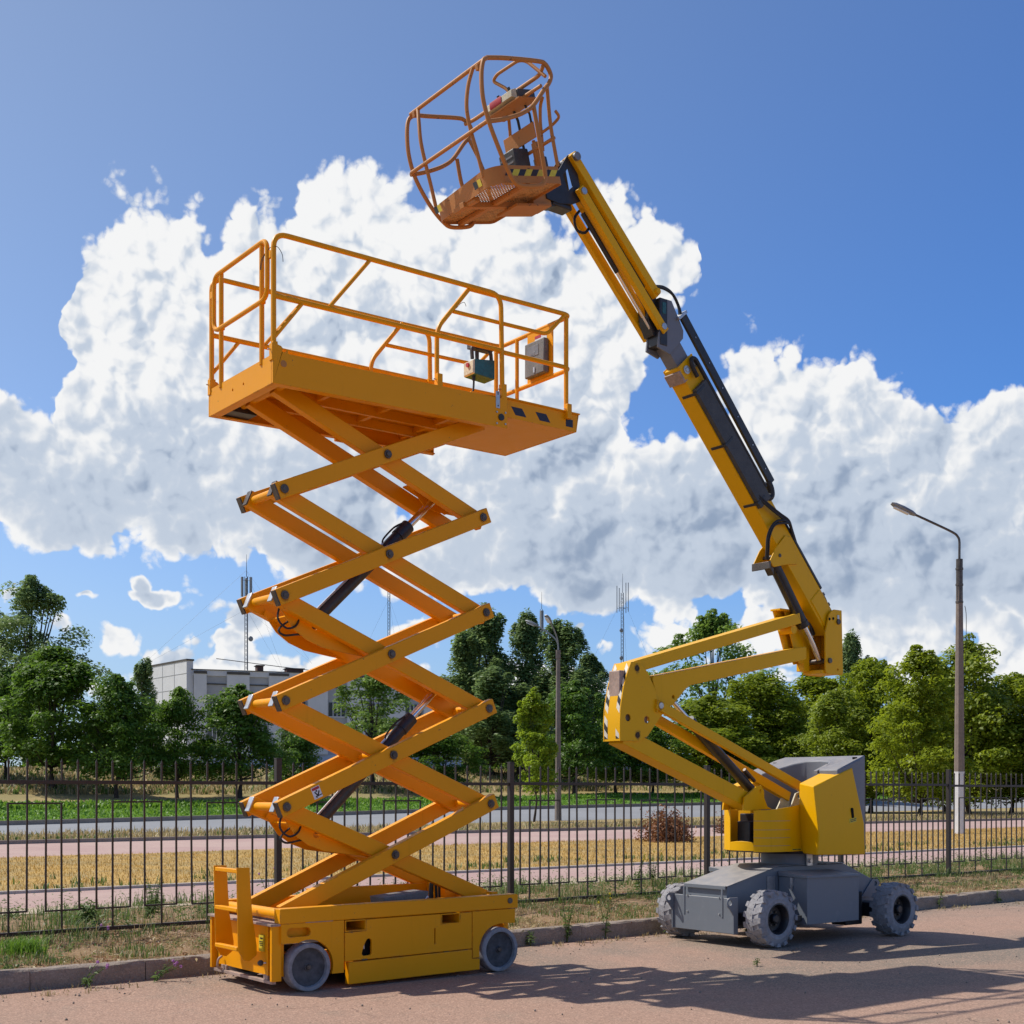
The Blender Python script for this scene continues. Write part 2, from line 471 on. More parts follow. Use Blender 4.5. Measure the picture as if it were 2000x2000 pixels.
class MB:
    """Collects boxes, prisms, tubes and lathed shapes and links them as one mesh object."""

    def __init__(self):
        self.v = []
        self.f = []

    def add(self, verts, faces):
        k = len(self.v)
        self.v += [tuple(q) for q in verts]
        self.f += [tuple(i + k for i in q) for q in faces]
        return self

    def box(self, lo, hi):
        (x0, y0, z0), (x1, y1, z1) = lo, hi
        vs = [(x0, y0, z0), (x1, y0, z0), (x1, y1, z0), (x0, y1, z0), (x0, y0, z1), (x1, y0, z1), (x1, y1, z1), (x0, y1, z1)]
        return self.hexa(vs)

    def hexa(self, vs):
        return self.add(vs, [(0, 3, 2, 1), (4, 5, 6, 7), (0, 1, 5, 4), (1, 2, 6, 5), (2, 3, 7, 6), (3, 0, 4, 7)])

    def obox(self, c, ax, ay, az, sx, sy, sz):
        """Box with its own axes."""
        c, ax, ay, az = Vector(c), Vector(ax).normalized(), Vector(ay).normalized(), Vector(az).normalized()
        vs = []
        for k in (-.5, .5):
            for (i, j) in ((-.5, -.5), (.5, -.5), (.5, .5), (-.5, .5)):
                vs.append(c + ax * sx * i + ay * sy * j + az * sz * k)
        return self.hexa(vs)

    def prism(self, loops, plane, a, b):
        """Extrude a flat outline with optional holes.  plane 'xz': loops in X, Z between Y = a and b, and so on."""
        def P(u, w, t):
            return {'xz': (u, t, w), 'yz': (t, u, w), 'xy': (u, w, t)}[plane]
        fl = [q for lp in loops for q in lp]
        tri = tessellate_polygon([[Vector((q[0], q[1], 0)) for q in lp] for lp in loops])
        n = len(fl)
        vs = [P(q[0], q[1], a) for q in fl] + [P(q[0], q[1], b) for q in fl]
        fs = []
        for t in tri:
            fs.append(tuple(t))
            fs.append(tuple(i + n for i in reversed(t)))
        k = 0
        for lp in loops:
            m = len(lp)
            for i in range(m):
                j = (i + 1) % m
                fs.append((k + i, k + j, k + j + n, k + i + n))
            k += m
        return self.add(vs, fs)

    def tube(self, pts, r, n=8, closed=False, cap=True):
        pts = [Vector(p) for p in pts]
        m = len(pts)
        rs = r if isinstance(r, (list, tuple)) else [r] * m
        tang = []
        for i in range(m):
            if closed:
                t = pts[(i + 1) % m] - pts[i - 1]
            else:
                t = pts[min(i + 1, m - 1)] - pts[max(i - 1, 0)]
            tang.append(t.normalized())
        ref = Vector((0, 0, 1)) if abs(tang[0].z) < 0.9 else Vector((0, 1, 0))
        u = tang[0].cross(ref).normalized()
        vs, fs = [], []
        for i in range(m):
            u = (u - tang[i] * u.dot(tang[i])).normalized()
            w = tang[i].cross(u)
            for k in range(n):
                a = 2 * PI * k / n
                vs.append(pts[i] + (u * math.cos(a) + w * math.sin(a)) * rs[i])
        segs = m if closed else m - 1
        for i in range(segs):
            j = (i + 1) % m
            for k in range(n):
                q = (k + 1) % n
                fs.append((i * n + k, i * n + q, j * n + q, j * n + k))
        if cap and not closed:
            fs.append(tuple(range(n - 1, -1, -1)))
            fs.append(tuple(range((m - 1) * n, m * n)))
        return self.add(vs, fs)

    def cyl(self, p0, p1, r, n=16, r1=None):
        return self.tube([p0, p1], [r, r if r1 is None else r1], n)

    def lathe(self, prof, c, axis='y', n=32, sgn=1):
        """Revolve (radius, offset) pairs about an axis through c."""
        vs, fs = [], []
        m = len(prof)
        for k in range(n):
            a = 2 * PI * k / n
            for (r, t) in prof:
                q = (r * math.cos(a), r * math.sin(a))
                t = t * sgn
                vs.append({'y': (c[0] + q[0], c[1] + t, c[2] + q[1]), 'x': (c[0] + t, c[1] + q[0], c[2] + q[1]),
                           'z': (c[0] + q[0], c[1] + q[1], c[2] + t)}[axis])
        for k in range(n):
            j = (k + 1) % n
            for i in range(m - 1):
                fs.append((k * m + i, k * m + i + 1, j * m + i + 1, j * m + i))
        return self.add(vs, fs)

    def arm(self, p0, p1, h, y0, y1, e0=0.0, e1=0.0):
        """Rectangular beam in an X-Z plane between two points, h deep, from Y = y0 to y1, running on past its ends."""
        a, b = Vector((p0[0], 0, p0[1])), Vector((p1[0], 0, p1[1]))
        d = (b - a).normalized()
        n = Vector((-d.z, 0, d.x))
        a, b = a - d * e0, b + d * e1
        vs = []
        for y in (y0, y1):
            for q in (a - n * h / 2, b - n * h / 2, b + n * h / 2, a + n * h / 2):
                vs.append((q.x, y, q.z))
        return self.hexa(vs)

    def build(self, name, mat, parent=None, bevel=0.0, smooth_angle=35, off=None):
        o3 = Vector(off) if off is not None else (OFF.get(parent.name, Vector((0, 0, 0))) if parent else Vector((0, 0, 0)))
        me = bpy.data.meshes.new(name)
        me.from_pydata([(q[0] - o3.x, q[1] - o3.y, q[2] - o3.z) for q in self.v], [], self.f)
        fix_normals(me)
        me.materials.append(MATS[mat] if isinstance(mat, str) else mat)
        ob = bpy.data.objects.new(name, me)
        COL.objects.link(ob)
        if parent:
            ob.parent = parent
            OFF[ob.name] = o3
        elif off is not None:
            ob.location = o3
            OFF[ob.name] = o3
        if smooth_angle:
            me.shade_smooth()
            me.set_sharp_from_angle(angle=R(smooth_angle))
        if bevel:
            md = ob.modifiers.new('bevel', 'BEVEL')
            md.width = bevel
            md.segments = 2
            md.limit_method = 'ANGLE'
            md.angle_limit = R(40)
        return ob


import bmesh


def fix_normals(me):
    bm = bmesh.new()
    bm.from_mesh(me)
    bmesh.ops.recalc_face_normals(bm, faces=bm.faces)
    bm.to_mesh(me)
    bm.free()


def raw_mesh(name, verts, faces, mat, smooth_=False):
    """Big vertex arrays (leaves, grass) straight from numpy; faces is (n, k)."""
    me = bpy.data.meshes.new(name)
    verts = np.asarray(verts, np.float32)
    faces = np.asarray(faces, np.int32)
    nf, k = faces.shape
    me.vertices.add(len(verts))
    me.vertices.foreach_set('co', verts.ravel())
    me.loops.add(nf * k)
    me.loops.foreach_set('vertex_index', faces.ravel())
    me.polygons.add(nf)
    me.polygons.foreach_set('loop_start', np.arange(0, nf * k, k, dtype=np.int32))
    me.polygons.foreach_set('loop_total', np.full(nf, k, np.int32))
    me.update(calc_edges=True)
    me.materials.append(MATS[mat] if isinstance(mat, str) else mat)
    return me


def empty(name, loc, label=None, cat=None, group=None, kind=None):
    o = bpy.data.objects.new(name, None)
    o.empty_display_size = 0.2
    COL.objects.link(o)
    o.location = loc
    OFF[o.name] = Vector(loc)
    return tag(o, label, cat, group, kind)


def tag(o, label=None, cat=None, group=None, kind=None):
    if label:
        o['label'] = label
    if cat:
        o['category'] = cat
    if group:
        o['group'] = group
    if kind:
        o['kind'] = kind
    return o


def fillet(pts, r, seg=5, closed=False):
    """Round the corners of a polyline."""
    pts = [Vector(p) for p in pts]
    out = []
    m = len(pts)
    for i in range(m):
        if not closed and i in (0, m - 1):
            out.append(pts[i])
            continue
        a, b, c = pts[i - 1], pts[i], pts[(i + 1) % m]
        d0, d1 = (a - b), (c - b)
        rr = min(r, d0.length * 0.48, d1.length * 0.48)
        p0, p1 = b + d0.normalized() * rr, b + d1.normalized() * rr
        for k in range(seg + 1):
            t = k / seg
            out.append(p0 * (1 - t) ** 2 + b * 2 * t * (1 - t) + p1 * t * t)
    return out


def curve_pts(pts, n=6):
    """Smooth (Catmull-Rom) path through points."""
    pts = [Vector(p) for p in pts]
    out = []
    for i in range(len(pts) - 1):
        p0, p1, p2, p3 = pts[max(i - 1, 0)], pts[i], pts[i + 1], pts[min(i + 2, len(pts) - 1)]
        for k in range(n):
            t = k / n
            out.append(0.5 * ((2 * p1) + (p2 - p0) * t + (2 * p0 - 5 * p1 + 4 * p2 - p3) * t * t + (3 * p1 - p0 - 3 * p2 + p3) * t ** 3))
    out.append(pts[-1])
    return out


def circle2(cx, cy, r, n=16, rev=False):
    q = [(cx + r * math.cos(2 * PI * k / n), cy + r * math.sin(2 * PI * k / n)) for k in range(n)]
    return q[::-1] if rev else q


def cut(o):
    return o


def stain(name, col):
    """Grease and grime spreading unevenly round a joint: fades out towards its rim."""
    m, nt, b, out = new_mat(name)
    tcn = nt.nodes.new('ShaderNodeTexCoord')
    p = tcn.outputs['Object']
    d = vmth(nt, 'LENGTH', vmth(nt, 'MULTIPLY', p, (1.0, 0.0, 0.75)))
    n1 = noise(nt, wpos(nt), 30.0, 5, 0.7)
    f = mth(nt, 'SUBTRACT', mth(nt, 'MULTIPLY_ADD', n1, 1.1, 0.28), mth(nt, 'MULTIPLY', d, 17.0))
    b.inputs['Base Color'].default_value = col + (1,)
    b.inputs['Roughness'].default_value = 0.55
    tr = nt.nodes.new('ShaderNodeBsdfTransparent')
    mx = nt.nodes.new('ShaderNodeMixShader')
    nt.links.new(smooth(nt, f, 0.0, 0.6, 0.0, 0.55), mx.inputs[0])
    nt.links.new(tr.outputs[0], mx.inputs[1])
    nt.links.new(b.outputs[0], mx.inputs[2])
    nt.links.new(mx.outputs[0], out.inputs[0])


stain('grease', (0.10, 0.055, 0.02))


def grease_spot(x, y, z, w, h, parent):
    """Thin film on a face that looks towards -Y."""
    me = bpy.data.meshes.new('grease_stain')
    me.from_pydata([(-w, 0, -h * 1.5), (w, 0, -h * 1.5), (w, 0, h), (-w, 0, h)], [], [(0, 1, 2, 3)])
    me.materials.append(MATS['grease'])
    o = bpy.data.objects.new('grease_stain', me)
    COL.objects.link(o)
    o.parent = parent
    o.location = Vector((x, y, z)) - OFF[parent.name]
    return o

# ------------------------------------------------------------------ ground materials
def ground_mat(name, c1, c2, c3, s1=0.35, s2=6.0, rough=0.95, bmp=0.5, speck=0.0, crack=False):
    m, nt, b, out = new_mat(name)
    p = wpos(nt)
    big = noise(nt, p, s1, 5, 0.6, 0.6)
    mid = noise(nt, p, s2, 6, 0.65)
    fin = noise(nt, p, 70.0, 4, 0.7)
    c = mixrgb(nt, smooth(nt, big, 0.42, 0.60), c1, c2)
    c = mixrgb(nt, smooth(nt, mid, 0.50, 0.75, 0.0, 0.75), c, c3)
    if speck:
        v = nn(nt, 'ShaderNodeTexVoronoi', inp={'Scale': 95.0})
        nt.links.new(p, v.inputs['Vector'])
        sp = nt.nodes.new('ShaderNodeSeparateColor')
        nt.links.new(v.outputs['Color'], sp.inputs[0])
        c = mixrgb(nt, smooth(nt, sp.outputs[0], 0.55, 1.0, 0.0, speck), c, tuple(min(1, x * 1.75) for x in c1))
        c = mixrgb(nt, smooth(nt, sp.outputs[1], 0.6, 1.0, 0.0, speck), c, tuple(x * 0.42 for x in c1))
    h = mth(nt, 'MULTIPLY_ADD', fin, 0.6, mid)
    if crack:
        w = vmth(nt, 'MULTIPLY_ADD', vmth(nt, 'SUBTRACT', nn_color(nt, p, 1.1), (0.5, 0.5, 0.5)), (1.3, 1.3, 0), p)
        v2 = nn(nt, 'ShaderNodeTexVoronoi', inp={'Scale': 0.42})
        v2.feature = 'DISTANCE_TO_EDGE'
        v2.voronoi_dimensions = '2D'
        nt.links.new(w, v2.inputs['Vector'])
        keep = smooth(nt, noise(nt, p, 0.55, 3, 0.5), 0.56, 0.66)
        ck = mth(nt, 'MULTIPLY', smooth(nt, v2.outputs['Distance'], 0.002, 0.009, 1.0, 0.0), keep)
        c = mixrgb(nt, mth(nt, 'MULTIPLY', ck, 0.55), c, tuple(x * 0.3 for x in c1))
        h = mth(nt, 'MULTIPLY_ADD', ck, -1.5, h)
    nt.links.new(c, b.inputs['Base Color'])
    b.inputs['Roughness'].default_value = rough
    b.inputs['Specular IOR Level'].default_value = 0.2
    bump(nt, b, h, bmp, 0.02)
    return m


def nn_color(nt, p, scale):
    n = nn(nt, 'ShaderNodeTexNoise', inp={'Scale': scale, 'Detail': 3.0})
    nt.links.new(p, n.inputs['Vector'])
    return n.outputs['Color']


ground_mat('asphalt', (0.365, 0.235, 0.170), (0.215, 0.180, 0.140), (0.285, 0.215, 0.160), 0.20, 2.6, 0.92, 0.55, 0.55, True)
ground_mat('verge_soil', (0.30, 0.20, 0.115), (0.235, 0.155, 0.085), (0.15, 0.10, 0.06), 0.9, 7.0, 1.0, 0.9, 0.3)
ground_mat('sandy_soil', (0.46, 0.37, 0.27), (0.40, 0.31, 0.22), (0.30, 0.24, 0.15), 0.5, 3.0, 1.0, 0.5, 0.2)
ground_mat('pink_path_gravel', (0.42, 0.285, 0.25), (0.46, 0.33, 0.28), (0.36, 0.25, 0.22), 0.2, 2.0, 1.0, 0.3, 0.15)
ground_mat('straw_turf', (0.48, 0.31, 0.10), (0.36, 0.26, 0.11), (0.27, 0.18, 0.07), 0.5, 2.2, 1.0, 0.6)
ground_mat('dry_turf', (0.36, 0.27, 0.12), (0.28, 0.23, 0.10), (0.22, 0.16, 0.08), 0.16, 1.2, 1.0, 0.6)
ground_mat('green_turf', (0.10, 0.20, 0.03), (0.13, 0.24, 0.04), (0.08, 0.15, 0.03), 0.3, 2.0, 1.0, 0.6)
ground_mat('road_asphalt', (0.27, 0.275, 0.28), (0.25, 0.255, 0.26), (0.30, 0.30, 0.30), 0.1, 0.8, 0.9, 0.2)
ground_mat('kerb_concrete', (0.30, 0.245, 0.20), (0.25, 0.205, 0.165), (0.36, 0.31, 0.26), 1.6, 9.0, 0.95, 0.8, 0.3)
ground_mat('pale_kerb', (0.52, 0.46, 0.40), (0.46, 0.41, 0.35), (0.40, 0.35, 0.30), 1.2, 6.0, 0.95, 0.4)


def sheet(name, pts, faces, mat):
    me = bpy.data.meshes.new(name)
    me.from_pydata(pts, [], faces)
    fix_normals(me)
    for p in me.polygons:
        if p.normal.z < 0:
            p.flip()
    me.materials.append(MATS[mat])
    o = bpy.data.objects.new(name, me)
    COL.objects.link(o)
    return tag(o, kind='structure')


def band(name, near, far, mat):
    """Strip of ground between two lines of points."""
    n = len(near)
    return sheet(name, list(near) + list(far), [(i, i + 1, n + i + 1, n + i) for i in range(n - 1)], mat)


# ------------------------------------------------------------------ the ground
sheet('ground', [(-3000, -3000, -0.06), (3500, -3000, -0.06), (3500, 3500, -0.06), (-3000, 3500, -0.06)], [(0, 1, 2, 3)], 'dry_turf')
sheet('yard', [(-60, -60, 0), (260, -60, 0), (260, 10.74, 0), (-60, 10.74, 0)], [(0, 1, 2, 3)], 'asphalt')

rng = np.random.default_rng(7)


def fbm2(x, y, seed=0, base=0.5, octv=4):
    r = np.random.default_rng(seed)
    out = np.zeros_like(x)
    a = 1.0
    f = base
    for _ in range(octv):
        for k in range(3):
            th, ph = r.uniform(0, 2 * PI), r.uniform(0, 2 * PI)
            out += a * np.sin((x * math.cos(th) + y * math.sin(th)) * f * r.uniform(0.7, 1.4) * 2 * PI + ph) / 3
        a *= 0.55
        f *= 2.1
    return out


def verge_z(x, y):
    t = np.clip((y - 10.86) / 0.5, 0, 1)
    fall = np.clip((y - 13.6) / 3.8, 0, 1)
    fall = fall * fall * (3 - 2 * fall)
    return (0.150 + 0.028 * fbm2(x, y, 3, 0.9, 4) * t) * (1 - fall) + 0.012 * fall


gx = np.concatenate([np.linspace(-30, 1.5, 24), np.arange(1.6, 26, 0.09), np.linspace(26.2, 140, 60)])
gy = np.concatenate([np.linspace(10.86, 13.8, 42), np.linspace(14.0, 17.95, 18)])
GX, GY = np.meshgrid(gx, gy, indexing='ij')
GZ = verge_z(GX, GY)
nx, ny = GX.shape
idx = np.arange(nx * ny).reshape(nx, ny)
qf = np.stack([idx[:-1, :-1], idx[1:, :-1], idx[1:, 1:], idx[:-1, 1:]], -1).reshape(-1, 4)
vm = raw_mesh('verge', np.stack([GX, GY, GZ], -1).reshape(-1, 3), qf, 'verge_soil')
vm.shade_smooth()
vo = bpy.data.objects.new('verge', vm)
COL.objects.link(vo)
tag(vo, kind='structure')

XS = [-120, -60, -30] + [i * .6 for i in range(-20, 140)] + [90, 100, 140, 180, 240, 300, 600]


def flat(y, z, dy=None):
    return [(x, y + (dy(x) if dy else 0), z) for x in XS]


def wob(k, amp=1.0):
    return lambda x: amp * (0.22 * math.sin(x * 0.31 + k) + 0.12 * math.sin(x * 0.83 + 2 * k) + 0.07 * math.sin(x * 2.1 + 3 * k) + .05 * math.sin(x * 4.3 + k))


band('near_path', flat(17.9, 0.0, wob(1)), flat(21.0, 0.004), 'pink_path_gravel')
band('sand_edge', flat(17.2, 0.02), flat(18.4, 0.010, wob(2, 1.6)), 'sandy_soil')
band('straw_meadow', flat(21.05, 0.012), flat(32.4, 0.012, wob(3, 1.8)), 'straw_turf')
band('far_path', flat(31.5, 0.0), flat(41.0, 0.004), 'pink_path_gravel')

# beyond the far path: dry strip, road, green strip, shaded track and the bank the trees grow on
TERR = [  # road near edge, road far edge, green strip top, track top, bank top
    [(-120, 50, 0), (-120, 64, -.03), (-120, 73, .8), (-120, 79, 1.4), (-120, 93, 3.0)],
    [(-40, 50, 0), (-36, 64, -.03), (-33, 73, .8), (-31, 79, 1.4), (-28, 93, 3.0)],
    [(6.4, 50.2, 0), (8.2, 64.5, -.03), (9.3, 73.6, .82), (10, 79.6, 1.41), (11.8, 93.6, 3.07)],
    [(14.9, 49.7, 0), (19.1, 63.7, 0), (21.8, 72.7, .88), (23.6, 78.7, 1.42), (27.8, 92.7, 3.23)],
    [(23.1, 48.9, 0), (29.7, 62.9, .17), (34, 71.9, .9), (36.8, 77.9, 1.4), (43.5, 91.9, 3.31)],
    [(41.2, 54.5, 0), (51.7, 68.5, .39), (58.5, 77.5, 1.07), (63.1, 83.5, 1.52), (73.6, 97.5, 3.56)],
    [(51.3, 56.2, 0), (64.1, 70.2, .49), (72.3, 79.2, 1.31), (77.8, 85.2, 1.64), (90.6, 99.2, 3.59)],
    [(94.7, 66.9, 0), (114.5, 80.9, .71), (127.3, 89.9, 1.37), (135.8, 95.9, 1.79), (155.6, 109.9, 4.02)],
    [(200, 90, 0), (226, 104, .9), (244, 113, 1.5), (256, 119, 2.0), (284, 133, 4.4)],
    [(600, 170, 0), (640, 184, 1.2), (660, 193, 2.0), (680, 199, 2.6), (720, 213, 5.0)],
]
rows = list(zip(*TERR))
strip_near = [(p[0], 40.9, 0.006) for p in rows[0]]
band('dry_strip', strip_near, [(p[0], p[1] + .3, 0.004) for p in rows[0]], 'dry_turf')
band('road', [(p[0], p[1], p[2] + 0.008) for p in rows[0]], [(p[0], p[1], p[2] + 0.004) for p in rows[1]], 'road_asphalt')
band('green_strip', [(p[0], p[1], p[2]) for p in rows[1]], rows[2], 'green_turf')
band('track', rows[2], rows[3], 'dry_turf')
band('bank', rows[3], rows[4], 'dry_turf')
band('plateau', rows[4], [(p[0] * 6, p[1] + 1400, p[2] + 6) for p in rows[4]], 'dry_turf')


def kerb_run(name, line, w, h, mat, lift=0.0):
    b = MB()
    for i in range(len(line) - 1):
        (x0, y0, z0), (x1, y1, z1) = line[i], line[i + 1]
        b.hexa([(x0, y0, z0 - .1), (x1, y1, z1 - .1), (x1, y1 + w, z1 - .1), (x0, y0 + w, z0 - .1),
                (x0, y0, z0 + h), (x1, y1, z1 + h), (x1, y1 + w, z1 + h), (x0, y0 + w, z0 + h)])
    o = b.build(name, mat, None, 0, 0)
    return tag(o, kind='structure')


kerb_run('path_edging', flat(20.95, 0.0), 0.12, 0.05, 'pale_kerb')
kerb_run('strip_edging', flat(40.8, 0.0), 0.2, 0.12, 'kerb_concrete')
kerb_run('road_kerb', [(p[0], p[1] - .1, p[2]) for p in rows[1]], 0.3, 0.22, 'kerb_concrete')
kerb_run('track_kerb', rows[2], 0.3, 0.16, 'kerb_concrete')

# ------------------------------------------------------------------ kerb of the yard: single concrete stones
kerb = empty('kerb', (10, 10.8, 0), kind='structure')
rk = random.Random(4)
cuts = [0.0]
while cuts[-1] < 34:
    cuts.append(cuts[-1] + rk.uniform(0.94, 1.06))
shift = 3.42 - 3
cuts = [c - 6 + 0.42 for c in cuts]


def kerb_stone(x0, x1):
    """One worn kerbstone with chipped, uneven arrises."""
    nx_, prof = 14, [(0.0, -0.05), (0.0, 0.05), (0.0, 0.11), (0.004, 0.150), (0.022, 0.166), (0.075, 0.168), (0.130, 0.166), (0.140, 0.12), (0.140, -0.05)]
    vs, fs = [], []
    dz, dy = rk.uniform(-.012, .008), rk.uniform(-.012, .012)
    for i in range(nx_ + 1):
        t = i / nx_
        for (py, pz) in prof:
            j = 0.0035 if 0 < pz else 0
            bite = 0
            if pz > 0.12 and py < 0.05 and rk.random() < 0.18:
                bite = rk.uniform(0.004, 0.022)
            vs.append((x0 + .004 + (x1 - x0 - .008) * t + (rk.uniform(-.006, .006) if 0 < i < nx_ else 0),
                       10.72 + dy + py + rk.uniform(-j, j) + bite * .5, pz + dz + rk.uniform(-j, j) - bite))
    m = len(prof)
    for i in range(nx_):
        for k in range(m - 1):
            fs.append((i * m + k, i * m + k + 1, (i + 1) * m + k + 1, (i + 1) * m + k))
    fs.append(tuple(range(m)))
    fs.append(tuple(nx_ * m + k for k in range(m)))
    MB().add(vs, fs).build('kerb_stone', 'kerb_concrete', kerb, 0, 28)


for a, b_ in zip(cuts[:-1], cuts[1:]):
    kerb_stone(a, b_)

# ------------------------------------------------------------------ the fence
FY = 13.15
fence = empty('fence', (13.2, FY, 0.15), 'dark brown spiked steel bar fence with meander links along the verge', 'fence')
POSTS = [0.35, 3.58, 6.81, 10.07, 13.60, 16.58, 19.44, 22.45, 25.50]
NB = [18, 18, 18, 21, 18, 18, 18, 18]
rf = random.Random(11)
BW = 0.0085   # half width of a bar


def bar_mesh(name, z0, z1, spike):
    b = MB()
    w = BW
    if spike:
        s = z1 - 0.055
        b.add([(-w, -w, z0), (w, -w, z0), (w, w, z0), (-w, w, z0), (-w, -w, s), (w, -w, s), (w, w, s), (-w, w, s),
               (-w * 1.25, -w * 1.25, s + .014), (w * 1.25, -w * 1.25, s + .014), (w * 1.25, w * 1.25, s + .014), (-w * 1.25, w * 1.25, s + .014), (0, 0, z1)],
              [(0, 3, 2, 1), (0, 1, 5, 4), (1, 2, 6, 5), (2, 3, 7, 6), (3, 0, 4, 7), (4, 5, 9, 8), (5, 6, 10, 9), (6, 7, 11, 10), (7, 4, 8, 11),
               (8, 9, 12), (9, 10, 12), (10, 11, 12), (11, 8, 12)])
    else:
        b.box((-w, -w, z0), (w, w, z1))
    me = bpy.data.meshes.new(name)
    me.from_pydata(b.v, [], b.f)
    fix_normals(me)
    me.materials.append(MATS['fence_paint'])
    return me


M_TALL = bar_mesh('tall_bar', 0.41, 1.935, True)
M_LONG = bar_mesh('long_bar', 0.215, 1.49, False)
M_TIP = bar_mesh('short_bar', 1.70, 1.935, True)


def put(name, me, x, rx=0.0, ry=0.0, dz=0.0):
    o = bpy.data.objects.new(name, me)
    COL.objects.link(o)
    o.parent = fence
    o.location = (x - 13.2, 0, -0.15 + dz)
    o.rotation_euler = (rx, ry, 0)
    return o


def fpart(name, lo, hi, bev=0.002):
    MB().box(lo, hi).build(name, 'fence_paint', fence, bev, 0)


for i, px in enumerate(POSTS):
    b = MB().box((px - .033, FY - .033, 0.05), (px + .033, FY + .033, 1.962)).box((px - .036, FY - .036, 1.962), (px + .036, FY + .036, 1.972))
    b.build('post', 'fence_paint', fence, 0.004, 0)
for i in range(len(POSTS) - 1):
    a, b_ = POSTS[i] + .034, POSTS[i + 1] - .034
    sag = rf.uniform(-.01, .012)
    fpart('top_rail', (a, FY - .019, 1.682 + sag), (b_, FY + .019, 1.720 + sag))
    fpart('bottom_rail', (a, FY - .019, 0.182), (b_, FY + .019, 0.222))
    n = NB[i]
    gap = POSTS[i + 1] - POSTS[i]
    st = (gap - 0.29) / (n - 1)
    xs = [POSTS[i] + 0.145 + st * k + rf.uniform(-.008, .008) for k in range(n)]
    for t in range(n // 3):
        x0, x1, x2 = xs[3 * t:3 * t + 3]
        bend = rf.uniform(-.010, .010) if rf.random() < .8 else rf.uniform(-.022, .022)
        put('bar', M_TALL, x0, rf.uniform(-.006, .006), bend)
        put('bar', M_TALL, x2, rf.uniform(-.006, .006), rf.uniform(-.010, .010))
        put('bar', M_LONG, x1, 0, rf.uniform(-.005, .005))
        put('spike', M_TIP, x1, 0, 0)
        lz = 0.41 + rf.uniform(-.008, .008)
        fpart('lower_link', (x0 - BW * .9, FY - BW * 1.1, lz - BW), (x2 + BW * .9, FY + BW * 1.1, lz + BW), 0)
        if t % 2 == 0 and 3 * (t + 1) + 1 < n:
            uz = 1.488 + rf.uniform(-.008, .008)
            fpart('upper_link', (x1 - BW * .9, FY - BW * 1.1, uz - BW), (xs[3 * (t + 1) + 1] + BW * .9, FY + BW * 1.1, uz + BW), 0)

# ------------------------------------------------------------------ scissor lift
SC = (5.98, 9.895, 0.0)
YM = 2 * 9.895
lift = empty('scissor_lift', SC, 'amber yellow scissor lift raised on crossed arms beside the kerb', 'scissor lift')
AM = 'amber_paint'


def both(y0, y1):
    """Near side span and its mirror on the far side."""
    return [(y0, y1), (YM - y1, YM - y0)]


# --- chassis
ch = MB()
ch.box((4.86, 9.47, 0.13), (7.14, YM - 9.47, 0.30)).box((4.86, 9.36, 0.13), (4.90, YM - 9.36, 0.50))
ch.box((7.12, 9.40, 0.20), (7.17, YM - 9.40, 0.55)).box((5.45, 9.42, 0.13), (6.70, YM - 9.42, 0.30))
chassis = ch.build('chassis', AM, lift, 0.004)
MB().box((4.95, 9.55, 0.31), (7.1, YM - 9.55, 0.36)).build('battery_tray', 'black_steel', lift)


def arch(cx, cz, r, a0, a1, n=12):
    return [(cx + r * math.cos(R(a0 + (a1 - a0) * k / n)), cz + r * math.sin(R(a0 + (a1 - a0) * k / n))) for k in range(n + 1)]


def stadium(cx, cz, hw, r, n=6):
    q = []
    for k in range(n + 1):
        a = -90 + 180 * k / n
        q.append((cx + hw + r * math.cos(R(a)), cz + r * math.sin(R(a))))
    for k in range(n + 1):
        a = 90 + 180 * k / n
        q.append((cx - hw + r * math.cos(R(a)), cz + r * math.sin(R(a))))
    return q


